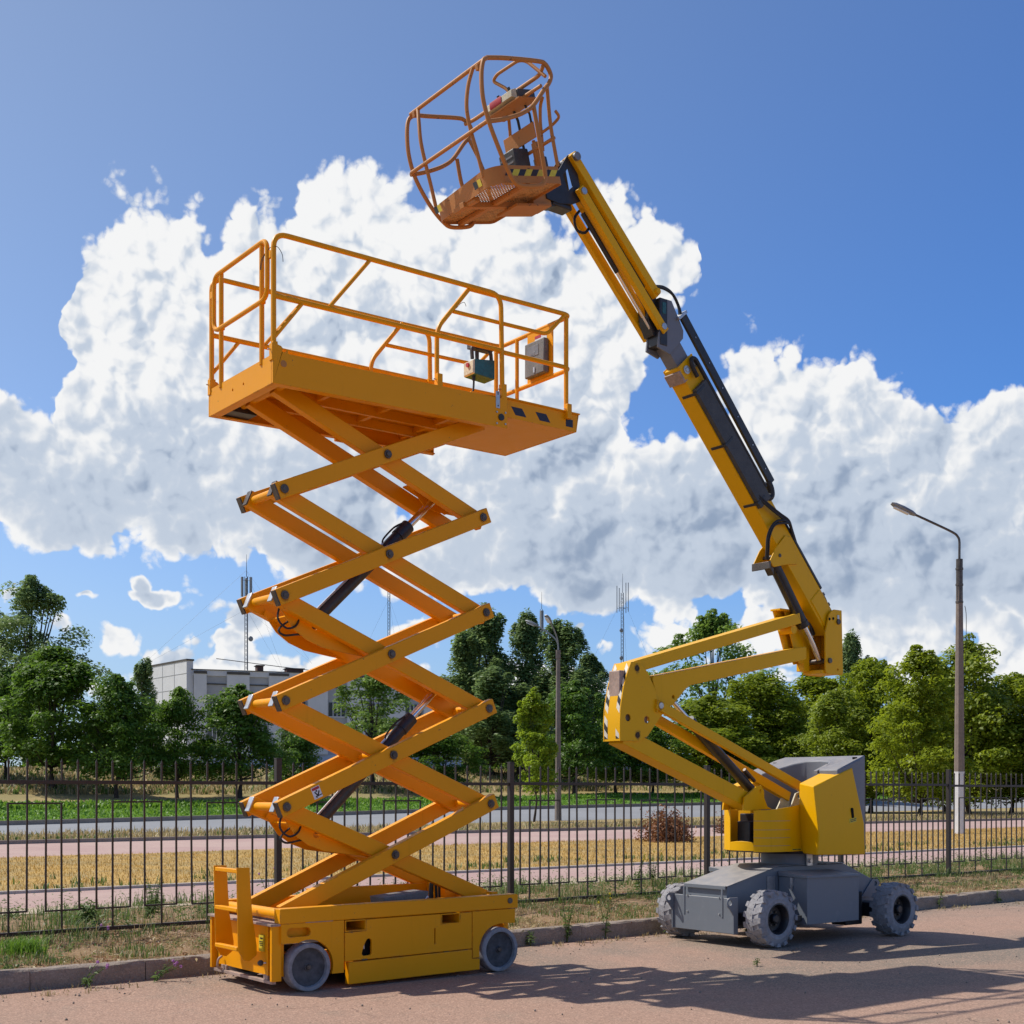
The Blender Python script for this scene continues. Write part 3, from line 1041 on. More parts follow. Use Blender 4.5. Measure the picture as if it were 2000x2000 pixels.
for si, (y0, y1) in enumerate(both(9.30, 9.335)):
    s = 1 if si == 0 else -1
    # top side rail: folded channel
    b = MB()
    ya, yb = (9.298, 9.40) if si == 0 else (YM - 9.40, YM - 9.298)
    b.prism([[(4.833, 0.553), (7.203, 0.558), (7.203, 0.672), (7.193, 0.683), (4.833, 0.673)]], 'xz', ya, yb)
    rail = b.build('side_rail', AM, lift, 0.006)
    # front wing with wheel arch and lightening slot
    ow = [(4.845, 0.552), (4.845, 0.395)] + arch(5.09, 0.195, 0.222, 115, -18, 14)[0:] + [(5.318, 0.126), (5.412, 0.126), (5.412, 0.552)]
    w = MB().prism([ow, stadium(5.0, 0.481, 0.072, 0.036)], 'xz', y0, y1).build('front_wing', AM, lift, 0.003)
    MB().box((4.88, y1 + .03 * s, 0.43), (5.13, y1 + .034 * s, 0.53)).build('slot_back', AM, w)
    MB().box((5.06, y0 - .004 * s, 0.5515), (5.31, y0 - .001 * s, 0.556)).build('weld', 'step_plate', rail)
    # door between the two fork pockets
    od = [(5.42, 0.215), (6.695, 0.228), (6.695, 0.548), (6.572, 0.548), (6.572, 0.458), (6.368, 0.456), (6.368, 0.548), (5.622, 0.546), (5.622, 0.452), (5.42, 0.450)]
    tear = [(5.622, 0.372), (5.634, 0.385), (5.655, 0.388), (5.672, 0.376), (5.676, 0.35), (5.676, 0.265), (5.664, 0.25), (5.60, 0.247), (5.584, 0.256), (5.581, 0.272), (5.60, 0.33)]
    slot = [(6.300, 0.295), (6.312, 0.295), (6.312, 0.43), (6.300, 0.43)]
    dr = MB().prism([od, tear, slot], 'xz', y0, y1 - .01 * s).build('side_door', AM, lift, 0.003)
    MB().box((5.57, y1 + .02 * s, 0.235), (5.69, y1 + .024 * s, 0.40)).build('lock_recess', 'dark_void', dr)  # dark sheet painted for the shade behind the cut-out
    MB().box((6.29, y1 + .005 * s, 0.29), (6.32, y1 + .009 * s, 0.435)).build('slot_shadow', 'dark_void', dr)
    MB().cyl((5.62, y1, 0.30), (5.62, y1, 0.352), 0.006, 8).build('latch', 'zinc', dr)
    for (px0, px1) in ((5.424, 5.618), (6.372, 6.568)):
        pk = MB()
        for (lo, hi) in (((px0, 0.456), (px1, 0.464)), ((px0, 0.54), (px1, 0.548)), ((px0, 0.464), (px0 + .008, 0.54)), ((px1 - .008, 0.464), (px1, 0.54))):
            yy = sorted((y0, y0 + .30 * s))
            pk.box((lo[0], yy[0], lo[1]), (hi[0], yy[1], hi[1]))
        pk.build('fork_pocket', AM, lift)
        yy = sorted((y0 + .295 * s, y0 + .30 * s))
        MB().box((px0 + .008, yy[0], 0.464), (px1 - .008, yy[1], 0.54)).build('pocket_end', 'dark_void', lift)  # dark sheet standing for the shade deep in the pocket
    # rear wing with arch
    orr = [(6.702, 0.552), (6.702, 0.143), (6.778, 0.143), (6.778, 0.20)] + arch(7.0, 0.20, 0.225, 178, 96, 9) + [(7.00, 0.428), (7.172, 0.424), (7.172, 0.552)]
    MB().prism([orr], 'xz', y0, y1).build('rear_wing', AM, lift, 0.003)
    # pothole guard
    g = MB()
    ya, yb = sorted((y0 - .012 * s, y0 + .05 * s))
    g.prism([[(5.45, 0.026), (6.773, 0.040), (6.773, 0.138), (6.69, 0.14), (6.69, 0.222), (5.45, 0.205)]], 'xz', ya, yb)
    g.build('pothole_guard', AM, lift, 0.006)
    for hx in (5.58, 6.4, 6.6):
        yy = sorted((y0 - .006 * s, y0 + .02 * s))
        MB().box((hx, yy[0], 0.213), (hx + .05, yy[1], 0.223)).build('hinge', 'bolt_steel', lift)
    MB().cyl((7.111, ya - .0 , 0.627), (7.111, (y0 - .012 * s), 0.627), 0.022, 16).cyl((7.111, y0 + .02 * s, 0.627), (7.111, y0 - .009 * s, 0.627), 0.026, 18).build('pivot_pin', 'bolt_steel', lift)
    # wheels
    for (wx, wz, rr) in ((5.09, 0.195, 0.195), (7.0, 0.197, 0.197)):
        c = (wx, y0 - .012 * s, wz)
        t = MB().lathe([(rr * .78, 0.135), (rr * .93, 0.135), (rr * .99, 0.120), (rr, 0.10), (rr, 0.02), (rr * .985, 0.006), (rr * .95, 0.0), (rr * .81, 0.0), (rr * .80, 0.012), (rr * .79, 0.03)], c, 'y', 40, s)
        wheel = t.build('wheel', 'grey_tyre', lift)
        MB().lathe([(0.0, 0.022), (0.03, 0.022), (0.034, 0.032), (rr * .40, 0.034), (rr * .80, 0.030)], c, 'y', 40, s).build('disc', 'wheel_disc', wheel)
        MB().lathe([(0.0, 0.008), (0.018, 0.008), (0.024, 0.016), (0.026, 0.03)], c, 'y', 8, s).build('hub', 'bolt_steel', wheel)

# front end: plate, step, entry ladder, tow eye, levers
MB().prism([[(9.40, 0.135), (YM - 9.40, 0.135), (YM - 9.38, 0.53), (9.40, 0.53)]], 'yz', 4.815, 4.845).build('front_plate', AM, lift, 0.003)
for (ya, yb) in both(9.325, 9.36):
    MB().box((4.775, ya, 0.10), (4.86, yb, 0.545)).build('corner_plate', AM, lift, 0.004)
MB().box((4.80, 9.44, 0.135), (4.812, 9.475, 0.53)).build('door_lip', AM, lift, 0.002)
MB().box((4.76, 9.31, 0.537), (4.99, YM - 9.31, 0.556)).build('step', 'step_plate', lift, 0.002)
MB().box((4.79, 9.36, 0.075), (4.83, YM - 9.36, 0.10)).box((4.80, 9.45, 0.10), (4.82, 9.52, 0.14)).box((4.80, 10.2, 0.10), (4.82, 10.3, 0.14)).build('bumper_bar', 'step_plate', lift, 0.002)
for yl in (9.585, 10.005):
    MB().prism([[(4.60, 0.995), (4.712, 0.992), (4.735, 0.62), (4.775, 0.36), (4.775, 0.29), (4.71, 0.242), (4.66, 0.255), (4.615, 0.33)]], 'xz', yl, yl + .012).build('ladder_side', AM, lift, 0.002)
for zr in (0.965, 0.655, 0.345):
    MB().box((4.605, 9.597, zr - .017), (4.65, 10.005, zr + .017)).build('rung', AM, lift, 0.006)
MB().cyl((4.92, 9.36, 0.615), (4.92, YM - 9.36, 0.615), 0.045, 18).build('slide_axle', AM, lift)
MB().box((4.80, 9.52, 0.32), (4.813, 9.60, 0.45)).build('notice', 'yellow_print', lift)
nb = MB()
for k, (w_, z_) in enumerate(((.045, .425), (.06, .398), (.058, .384), (.05, .370))):
    nb.box((4.7985, 9.53, z_ - (.004 if k else .006)), (4.8, 9.53 + w_, z_ + (.003 if k else .006)))
nb.build('notice_print', 'black_print', lift)
MB().lathe([(0.0, -.024), (.014, -.02), (.022, -.008), (.024, 0.0), (.022, .012), (.012, .022), (0, .024)], (4.765, 9.50, 0.235), 'x', 16).build('knob', 'black_plastic', lift)
MB().cyl((4.765, 9.50, 0.235), (4.80, 9.47, 0.235), 0.006, 8).build('lever', 'zinc', lift)
MB().tube(fillet([(4.80, 10.28, 0.21), (4.765, 10.28, 0.19), (4.755, 10.28, 0.12), (4.80, 10.28, 0.10)], .03), 0.011, 8).build('tow_eye', 'step_plate', lift)
# things in the tray
cg = MB().hexa([(5.93, 9.50, 0.60), (6.36, 9.50, 0.60), (6.36, 9.72, 0.60), (5.93, 9.72, 0.60), (5.915, 9.49, 0.70), (6.37, 9.49, 0.735), (6.37, 9.73, 0.735), (5.915, 9.73, 0.70)])
charger = cg.build('charger', 'case_plastic', lift, 0.006)
MB().tube(curve_pts([(6.33, 9.487, 0.66), (6.345, 9.475, 0.69), (6.36, 9.487, 0.68)]), 0.006, 6).build('handle', 'white_print', charger)
MB().box((5.5, 10.05, 0.37), (6.75, 10.10, 0.76)).box((6.72, 9.85, 0.37), (6.80, 10.10, 0.79)).build('tank_box', AM, lift, 0.004)
MB().box((7.02, 9.45, 0.675), (7.09, 9.53, 0.70)).build('stop_block', AM, lift, 0.003)
MB().tube(curve_pts([(6.55, 9.75, 0.60), (6.56, 9.74, 0.80), (6.60, 9.74, 0.86), (6.63, 9.75, 0.62)]), 0.012, 6).tube(curve_pts([(6.60, 9.78, 0.60), (6.60, 9.77, 0.78), (6.66, 9.77, 0.85), (6.68, 9.78, 0.62)]), 0.012, 6).build('hose', 'black_rubber', lift)

# --- scissor arms
JL = [(5.035, 0.625), (5.021, 1.475), (5.012, 2.337), (5.003, 3.192), (5.000, 4.052), (4.992, 4.905)]
JR = [(7.10, 0.63), (7.082, 1.49), (7.062, 2.352), (7.030, 3.219), (6.996, 4.075), (6.965, 4.92)]
NO, NI, FI, FO = (9.545, 9.620), (9.632, 9.712), (YM - 9.712, YM - 9.632), (YM - 9.620, YM - 9.545)
AH = 0.138


def beam(name, p0, p1, span, e0, e1):
    """Rectangular hollow arm, open at its lower left end."""
    a, b = Vector((p0[0], 0, p0[1])), Vector((p1[0], 0, p1[1]))
    return MB().arm(p0, p1, AH, span[0], span[1], e0, e1).build(name, AM, lift, 0.006)


for k in range(5):
    for span in (NO, FO):
        beam('outer_arm', JL[k], JR[k + 1], span, 0.062 if k else 0.05, 0.075 if k < 4 else 0.03)
    for span in (NI, FI):
        beam('inner_arm', JL[k + 1], JR[k], span, 0.045 if k < 4 else 0.02, 0.07 if k else 0.02)
for k in range(5):
    mx, mz = (JL[k][0] + JR[k + 1][0]) / 2, (JL[k][1] + JR[k + 1][1]) / 2
    for (ya, yb) in ((9.530, 9.545), (YM - 9.545, YM - 9.530)):
        MB().cyl((mx, ya, mz), (mx, yb, mz), 0.036, 20).cyl((mx, ya - .012 if ya < 9.7 else ya, mz), (mx, yb + (.012 if ya > 9.7 else 0), mz), 0.022, 14).build('centre_pin', 'bolt_steel', lift, 0.003)
    MB().cyl((mx, 9.62, mz), (mx, YM - 9.62, mz), 0.03, 14).build('centre_tube', AM, lift)
for j in range(1, 5):
    for (q, nm) in ((JL[j], 'left'), (JR[j], 'right')):
        MB().cyl((q[0], 9.70, q[1]), (q[0], YM - 9.70, q[1]), 0.036, 18).build('cross_tube', AM, lift)
        for ya in (9.533, YM - 9.545):
            MB().cyl((q[0], ya, q[1]), (q[0], ya + .012, q[1]), 0.036, 20).cyl((q[0], ya - .006, q[1]), (q[0], ya + .018, q[1]), 0.021, 14).build('joint_pin', 'bolt_steel', lift, 0.003)
    # wear pads on the free ends at the left
    for sp in (NO, NI, FI, FO):
        d = Vector((JR[j + 1][0] - JL[j][0], 0, JR[j + 1][1] - JL[j][1])).normalized() if sp in (NO, FO) else Vector((JR[j - 1][0] - JL[j][0], 0, JR[j - 1][1] - JL[j][1])).normalized()
        n_ = Vector((-d.z, 0, d.x))
        e_ = 0.0645 if sp in (NO, FO) else 0.0475
        c = Vector((JL[j][0], (sp[0] + sp[1]) / 2, JL[j][1])) - d * (e_ + .003)
        MB().obox(c, d, (0, 1, 0), n_, 0.012, sp[1] - sp[0] - .004, AH - .006).build('end_pad', 'zinc' if sp in (NI, FI) and j < 4 else 'bolt_steel', lift, 0.003)
MB().cyl((4.992, 9.36, 4.905), (4.992, YM - 9.36, 4.905), 0.042, 18).build('slide_axle', AM, lift)
MB().cyl((6.965, 9.34, 4.92), (6.965, YM - 9.34, 4.92), 0.042, 18).build('fixed_axle', AM, lift)
MB().cyl((7.10, 9.36, 0.63), (7.10, YM - 9.36, 0.63), 0.042, 18).build('fixed_axle', AM, lift)

for k in range(5):
    grease_spot((JL[k][0] + JR[k + 1][0]) / 2, 9.5438, (JL[k][1] + JR[k + 1][1]) / 2, .065, .048, lift)
for j in range(1, 5):
    grease_spot(JL[j][0], 9.5438, JL[j][1], .055, .045, lift)
    grease_spot(JR[j][0], 9.5438, JR[j][1], .050, .045, lift)
# --- lifting rams
for (b0, t0) in (((5.40, 1.235), (6.74, 2.545)), ((5.385, 2.98), (6.70, 4.255))):
    a, b_ = Vector((b0[0], 9.895, b0[1])), Vector((t0[0], 9.895, t0[1]))
    d = (b_ - a).normalized()
    L = (b_ - a).length
    up = Vector((-d.z, 0, d.x))
    ram = MB().cyl(a, a + d * (L * .77), 0.056, 24).cyl(a + d * (L * .70), a + d * (L * .785), 0.064, 24).build('ram', 'black_steel', lift)
    MB().cyl(a + d * (L * .76), b_, 0.033, 20).build('rod', 'chrome', ram)
    MB().tube(curve_pts([a + d * (L * .60) + up * .055 + Vector((0, -.02, 0)), a + d * (L * .62) + up * .085 + Vector((0, -.03, 0)), a + d * (L * .70) + up * .09 + Vector((0, -.03, 0)), a + d * (L * .755) + up * .065 + Vector((0, -.02, 0))]), 0.009, 6).build('pipe', 'black_rubber', ram)
    MB().tube([a + d * .1 + up * .06 + Vector((0, -.03, 0)), a + d * (L * .6) + up * .06 + Vector((0, -.03, 0))], 0.010, 6).build('pipe', 'zinc', ram)
    # gusset cradle under the lower arms, carrying the foot of the ram
    q0, q1 = Vector((b0[0], 0, b0[1])), None
    j = 1 if b0[1] < 2 else 3
    dd = Vector((JR[j - 1][0] - JL[j][0], 0, JR[j - 1][1] - JL[j][1])).normalized()
    nd = Vector((-dd.z, 0, dd.x))
    if nd.z > 0:
        nd = -nd
    o_ = Vector((JL[j][0], 0, JL[j][1]))
    prof = [o_ + dd * .10 + nd * .06, o_ + dd * .26 + nd * .155, o_ + dd * .40 + nd * .185, o_ + dd * .56 + nd * .18, o_ + dd * .80 + nd * .12, o_ + dd * 1.0 + nd * .065, o_ + dd * 1.0 + nd * .02, o_ + dd * .10 + nd * .02]
    hole = circle2(b0[0] + .0, b0[1] - .0, 0.026, 12)
    for ys in (9.735, YM - 9.747):
        MB().prism([[(q.x, q.z) for q in prof], hole], 'xz', ys, ys + .012).build('ram_cradle', AM, lift, 0.002)
    c0 = o_ + dd * .58 + nd * .075
    MB().obox((c0.x, 9.895, c0.z), dd, (0, 1, 0), nd, 0.82, .30, .012).build('cradle_floor', AM, lift)
    # bracket for the rod eye on the upper arms
    k2 = 2 if b0[1] < 2 else 4
    mid = Vector((t0[0], 0, t0[1]))
    du = Vector((JR[k2][0] - JL[k2 + 1][0], 0, JR[k2][1] - JL[k2 + 1][1])).normalized()
    nu = Vector((-du.z, 0, du.x))
    MB().obox((mid.x + .0, 9.895, mid.z + .02), du, (0, 1, 0), nu, 0.50, .34, .014).build('rod_plate', AM, lift, 0.003)
    for ys in (9.80, YM - 9.812):
        pr = [mid - du * .22 + nu * .02, mid + du * .30 + nu * .02, mid + du * .10 - nu * .05, mid - du * .05 - nu * .055]
        MB().prism([[(q.x, q.z) for q in pr]], 'xz', ys, ys + .012).build('rod_bracket', AM, lift)
    # hoses hanging in a loop at the left joint
    x_, z_ = JL[j]
    MB().tube(curve_pts([(x_ + .06, 9.74, z_ - .05), (x_ + .03, 9.72, z_ - .17), (x_ + .10, 9.70, z_ - .245), (x_ + .20, 9.72, z_ - .21), (x_ + .245, 9.76, z_ - .12), (x_ + .18, 9.78, z_ - .16), (x_ + .06, 9.76, z_ - .25), (x_ + .10, 9.74, z_ - .30), (x_ + .26, 9.76, z_ - .28), (x_ + .40, 9.80, z_ - .30), (x_ + .52, 9.86, z_ - .30)], 8), 0.0095, 6).build('hose', 'black_rubber', lift)
# warning sticker on the lowest outer arm
def on_arm(k, s_, t_, o_=0.0):
    a, b_ = Vector((JL[k][0], 0, JL[k][1])), Vector((JR[k + 1][0], 0, JR[k + 1][1]))
    d = (b_ - a).normalized()
    n = Vector((-d.z, 0, d.x))
    q = a + d * s_ + n * t_
    return (q.x, 9.545 - o_, q.z), d, n


c_, d_, n_ = on_arm(1, 0.30, 0.0, 0.001)
st = MB().obox(c_, d_, (0, 1, 0), n_, 0.082, .002, 0.10).build('warning_sticker', 'white_print', lift)
c_, d_, n_ = on_arm(1, 0.30, 0.034, 0.0025)
MB().obox(c_, d_, (0, 1, 0), n_, 0.070, .001, 0.022).build('red_field', 'red_print', st)
g_ = MB()
for (s_, t_, w_, h_, rot) in ((.292, -.012, .012, .050, .5), (.312, -.012, .012, .046, -.6), (.300, .012, .016, .014, 0), (.322, -.030, .040, .008, 0), (.286, -.034, .014, .018, .3)):
    c_, d_, n_ = on_arm(1, s_, t_, 0.0025)
    d2 = d_ * math.cos(rot) + n_ * math.sin(rot)
    n2 = n_ * math.cos(rot) - d_ * math.sin(rot)
    g_.obox(c_, d2, (0, 1, 0), n2, w_, .001, h_)
g_.build('pictogram', 'black_print', st)

# --- platform
PF = MB()
deck = MB().box((4.80, 9.33, 4.985), (7.06, YM - 9.33, 5.005)).build('deck', AM, lift, 0)
for si, (y0, y1) in enumerate(both(9.300, 9.325)):
    s = 1 if si == 0 else -1
    pts = [(4.772, 4.808), (7.085, 4.838), (7.085, 5.112), (7.055, 5.118), (7.0, 5.095), (4.92, 5.062), (4.905, 5.065), (4.905, 5.094), (4.860, 5.096), (4.845, 5.112), (4.815, 5.118), (4.815, 5.14), (4.772, 5.14)]
    hol = stadium(4.872, 5.078, 0.010, 0.010)
    sd = MB().prism([pts, hol], 'xz', y0, y1).build('side_panel', AM, lift, 0.003)
    # folded lower and upper flanges
    ya, yb = sorted((y1, y1 + .055 * s))
    MB().hexa([(4.79, ya, 4.810), (7.075, ya, 4.840), (7.075, yb, 4.840), (4.79, yb, 4.810), (4.79, ya, 4.820), (7.075, ya, 4.850), (7.075, yb, 4.850), (4.79, yb, 4.820)]).build('flange', AM, sd)
    yy = y0 - .003 * s
    ya, yb = sorted((yy, y0))
    MB().prism([circle2(4.865, 4.975, .027, 20)], 'xz', ya, yb).build('cover_disc', 'faded_orange', sd)
    MB().prism([circle2(7.012, 4.925, .030, 20)], 'xz', *sorted((y0 - .012 * s, y0))).build('pivot_cap', 'black_steel', sd)
    for (bx_, bz_) in ((6.965, 4.965), (7.06, 4.972), (6.965, 4.865), (7.06, 4.872)):
        MB().cyl((bx_, y0, bz_), (bx_, y0 - .008 * s, bz_), .009, 6).build('bolt', 'zinc', sd)
    MB().box((6.955, min(y0, y0 - .005 * s), 5.00), (6.998, max(y0, y0 - .005 * s), 5.15)).build('latch_plate', 'zinc', sd, 0.002)
    for q in (5.02, 5.125, 5.14):
        MB().cyl((6.977, y0, q), (6.977, y0 - .01 * s, q), .006, 6).build('bolt', 'bolt_steel', sd)
MB().prism([[(9.326, 4.808), (YM - 9.326, 4.808), (YM - 9.326, 5.036), (9.326, 5.036)], circle2(10.02, 4.925, .012, 10), circle2(9.82, 4.925, .012, 10)], 'yz', 4.772, 4.79).build('end_panel', AM, lift, 0.002)
MB().box((4.79, 9.33, 4.812), (4.86, YM - 9.33, 4.82)).build('end_flange', AM, lift)
for yr in (9.52, 9.90, 10.24):
    MB().box((5.05, yr - .02, 4.90), (6.95, yr + .02, 4.984)).build('deck_rib', AM, lift, 0.003)
for xr in (5.5, 6.1, 6.7):
    MB().box((xr - .02, 9.34, 4.93), (xr + .02, YM - 9.34, 4.983)).build('cross_rib', AM, lift, 0)
MB().box((4.82, YM - 9.52, 4.83), (5.12, YM - 9.345, 4.97)).build('slide_bracket', 'black_steel', lift, 0.004)
MB().box((6.0, YM - 9.33, 4.80), (6.22, YM - 9.30, 4.84)).build('drain_lip', AM, lift)
# extension deck
ex = MB()
ex.box((6.70, 9.365, 4.957), (7.93, YM - 9.365, 4.972))
extd = ex.build('extension_deck', AM, lift, 0.002)
for (y0, y1) in both(9.345, 9.365):
    MB().prism([[(6.72, 4.955), (7.915, 4.955), (7.953, 5.118), (6.72, 5.118)]], 'xz', y0, y1).build('extension_side', AM, lift, 0.002)
    ya, yb = (9.325, 9.368) if y0 < 9.8 else (YM - 9.368, YM - 9.325)
    MB().box((7.0, ya, 5.118), (7.958, yb, 5.13)).build('lip', AM, lift, 0.002)
MB().hexa([(7.915, 9.345, 4.955), (7.93, 9.345, 4.955), (7.93, YM - 9.345, 4.955), (7.915, YM - 9.345, 4.955), (7.945, 9.345, 5.13), (7.96, 9.345, 5.13), (7.96, YM - 9.345, 5.13), (7.945, YM - 9.345, 5.13)]).build('extension_end', AM, lift, 0.002)
for (xa, xb, slant) in ((7.16, 7.285, .05), (7.44, 7.565, .05), (7.80, 7.885, 0.0)):
    MB().hexa([(xa + slant, 9.3435, 4.99), (xb + slant, 9.3435, 4.99), (xb + slant, 9.345, 4.99), (xa + slant, 9.345, 4.99),
               (xa, 9.3435, 5.06), (xb, 9.3435, 5.06), (xb, 9.345, 5.06), (xa, 9.345, 5.06)]).build('hazard_mark', 'navy_print', lift, 0, 0)

# --- guard rails
RT = 0.0215


def rail(name, pts, r=RT, par=None, fr=0.0):
    return MB().tube(fillet(pts, fr, 6) if fr else pts, r, 10).build(name, AM, par or lift)


for si in (0, 1):
    Yp = lambda y: y if si == 0 else YM - y
    y_ = Yp(9.325)
    rail('guard_rail', [(4.79, y_, 4.99), (4.79, y_, 6.0), (7.03, y_, 6.025), (7.05, y_, 4.93)], fr=0.12)
    rail('mid_rail', [(4.79, y_, 5.505), (7.04, y_, 5.53)], .0215)
    rail('brace', [(5.673, y_, 6.0), (5.293, y_, 5.53)], .0165)
    rail('brace', [(5.048, y_, 5.505), (4.79, y_, 5.17)], .0165)
    ye = Yp(9.352)
    rail('sliding_post', [(6.36, ye, 5.02), (6.36, ye, 5.59), (6.70, ye, 6.01)], .0205, fr=0.09)
    rail('upper_side_rail', [(6.70, ye, 6.012), (7.75, ye, 6.03)], .0205)
    rail('inner_rail', [(6.53, ye, 5.775), (7.58, ye, 5.797), (7.80, ye, 6.03)], .0175, fr=0.06)
    rail('lower_side_rail', [(6.99, ye, 5.528), (7.75, ye, 5.537)], .0205)
    rail('corner_post', [(7.81, ye, 5.10), (7.81, ye, 6.0)], .0215)
    ya = min(Yp(9.30), Yp(9.30) + (0.0))
    for (bx_, bz_) in ((4.79, 5.075), (7.052, 5.18), (6.36, 5.14), (7.81, 5.14)):
        MB().box((bx_ - .026, y_ - .026, bz_ - .085), (bx_ + .026, y_ + .026, bz_ + .05)).build('post_socket', AM, lift, 0.003)
        MB().cyl((bx_ - .05, y_, bz_), (bx_ + .02, y_, bz_), .006, 6).build('socket_pin', 'zinc', lift)
rail('end_top_rail', [(7.60, 9.352, 6.028), (7.868, 9.352, 6.032), (7.868, YM - 9.352, 6.032), (7.60, YM - 9.352, 6.028)], .0205, fr=0.09)
rail('end_mid_rail', [(7.60, 9.352, 5.536), (7.868, 9.352, 5.538), (7.868, YM - 9.352, 5.538), (7.60, YM - 9.352, 5.536)], .0205, fr=0.09)
rail('end_post', [(7.862, 10.165, 5.10), (7.862, 10.165, 6.03)], .019)
# entry gate at the left end
gate = rail('gate_loop', [(4.768, 9.70, 5.968), (4.768, 9.388, 5.968), (4.768, 9.388, 5.50), (4.768, 10.372, 5.50), (4.768, 10.372, 5.968), (4.768, 9.70, 5.968)], .0195, fr=0.10)
for yp in (9.503, 10.25):
    rail('gate_post', [(4.778, yp, 5.0), (4.778, yp, 5.962)], .0205)
    MB().box((4.754, yp - .028, 5.485), (4.800, yp + .028, 5.515)).build('clamp', AM, gate, 0.003)
for yp in (9.345, 10.43):
    MB().box((4.766, yp - .02, 5.80), (4.80, yp + .02, 5.86)).build('hinge', AM, gate, 0.003)
MB().tube(curve_pts([(4.76, 9.40, 5.86), (4.74, 9.44, 5.80), (4.75, 9.47, 5.74), (4.76, 9.45, 5.82), (4.77, 9.36, 5.88), (4.80, 9.29, 5.88), (4.84, 9.28, 5.83), (4.85, 9.28, 5.77)], 6), 0.0028, 5).build('wire_tie', 'bolt_steel', lift)
MB().tube(curve_pts([(6.55, 9.33, 5.80), (6.58, 9.31, 5.84), (6.62, 9.31, 5.86), (6.64, 9.31, 5.83)], 5), 0.0025, 5).build('wire_tie', 'bolt_steel', lift)
# document case on its plate at the far end
MB().box((7.853, 9.60, 5.535), (7.862, 9.99, 6.03)).build('case_plate', AM, lift, 0.002)
cs = MB().box((7.79, 9.655, 5.575), (7.852, 9.955, 5.905)).build('document_case', 'case_plastic', lift, 0.012)
MB().box((7.7865, 9.74, 5.76), (7.791, 9.91, 5.86)).box((7.785, 9.79, 5.77), (7.787, 9.87, 5.80)).build('embossing', 'lamp_grey', cs, 0.002)
MB().box((7.782, 9.79, 5.60), (7.791, 9.81, 5.65)).build('catch', 'zinc', cs)
MB().box((7.851, 9.69, 5.895), (7.854, 9.87, 5.975)).build('case_label', 'white_print', lift)
MB().box((7.850, 9.775, 5.945), (7.8515, 9.87, 5.975)).build('case_label_red', 'red_print', lift)
# platform control box hanging on the near rail
cb = MB().hexa([(6.80, 9.40, 5.30), (7.02, 9.40, 5.285), (7.02, 9.56, 5.285), (6.80, 9.56, 5.30), (6.80, 9.40, 5.43), (7.02, 9.40, 5.46), (7.02, 9.56, 5.46), (6.80, 9.56, 5.43)]).build('control_box', 'teal_paint', lift, 0.008)
MB().hexa([(6.785, 9.41, 5.31), (6.80, 9.40, 5.30), (6.80, 9.56, 5.30), (6.785, 9.55, 5.31), (6.785, 9.41, 5.42), (6.80, 9.40, 5.43), (6.80, 9.56, 5.43), (6.785, 9.55, 5.42)]).build('end_plate', 'cream_paint', cb, 0.003)
MB().cyl((6.77, 9.48, 5.39), (6.786, 9.48, 5.39), .02, 14).build('stop_button', 'red_print', cb)
MB().tube(fillet([(6.80, 9.44, 5.44), (6.79, 9.44, 5.56), (7.0, 9.44, 5.56), (7.01, 9.44, 5.46)], .05), 0.017, 8).box((6.80, 9.42, 5.545), (7.02, 9.52, 5.585)).build('handle', 'black_plastic', cb)
MB().cyl((6.88, 9.48, 5.44), (6.88, 9.48, 5.53), .018, 10).build('joystick', 'black_plastic', cb)
MB().tube(curve_pts([(6.83, 9.46, 5.30), (6.83, 9.46, 5.24), (6.82, 9.46, 5.16), (6.77, 9.46, 5.06), (6.74, 9.47, 5.01)]), 0.009, 8).cyl((6.83, 9.46, 5.31), (6.83, 9.46, 5.26), .016, 10).build('cable', 'black_rubber', cb)

# ------------------------------------------------------------------ articulating boom lift
BC = (11.34, 9.70, 0.0)
boom = empty('boom_lift', BC, 'lemon yellow articulating boom lift on a grey wheeled chassis with raised basket', 'boom lift')
LM, SL = 'lemon_paint', 'slate_paint'
BYC = 9.70
BM_ = lambda y: 2 * BYC - y

# --- chassis
c = MB()
c.prism([[(9.995, 0.17), (10.02, 0.615), (10.80, 0.795), (11.90, 0.795), (12.50, 0.565), (12.50, 0.25), (12.2, 0.17)]], 'xz', 9.40, 10.0)
chs = c.build('chassis', SL, boom, 0.006)
MB().prism([[(10.005, 0.615), (10.80, 0.800), (11.90, 0.800), (11.90, 0.806), (10.80, 0.806), (10.0, 0.621)]], 'xz', 9.385, 10.015).build('top_cover', SL, boom, 0.002)
MB().box((9.985, 9.40, 0.585), (9.999, 9.995, 0.622)).build('cover_lip', SL, boom, 0.002)
MB().box((9.975, 9.265, 0.135), (10.0, 10.135, 0.50)).build('front_bumper', SL, boom, 0.006)
MB().box((9.968, 9.42, 0.30), (9.976, 9.44, 0.59)).build('bumper_strip', SL, boom)
MB().box((9.968, 9.97, 0.30), (9.976, 9.99, 0.59)).build('bumper_strip', SL, boom)
for (yb, zb) in ((9.47, .50), (9.93, .50), (9.47, .33), (9.93, .33)):
    MB().cyl((9.966, yb, zb), (9.978, yb, zb), .010, 8).build('bolt', 'zinc', boom)
for ys in (9.25, 10.135):
    lug = [(9.86, 0.46), (9.868, 0.495), (9.90, 0.515), (10.02, 0.515), (10.02, 0.135), (9.955, 0.135), (9.955, 0.33), (9.90, 0.40), (9.87, 0.42)]
    MB().prism([lug, circle2(9.905, 0.462, 0.027, 14)], 'xz', ys, ys + .016).build('tie_down_lug', SL, boom, 0.003)
MB().box((10.15, 9.10, 0.20), (10.40, BM_(9.10), 0.34)).build('front_axle', 'black_steel', boom, 0.01)
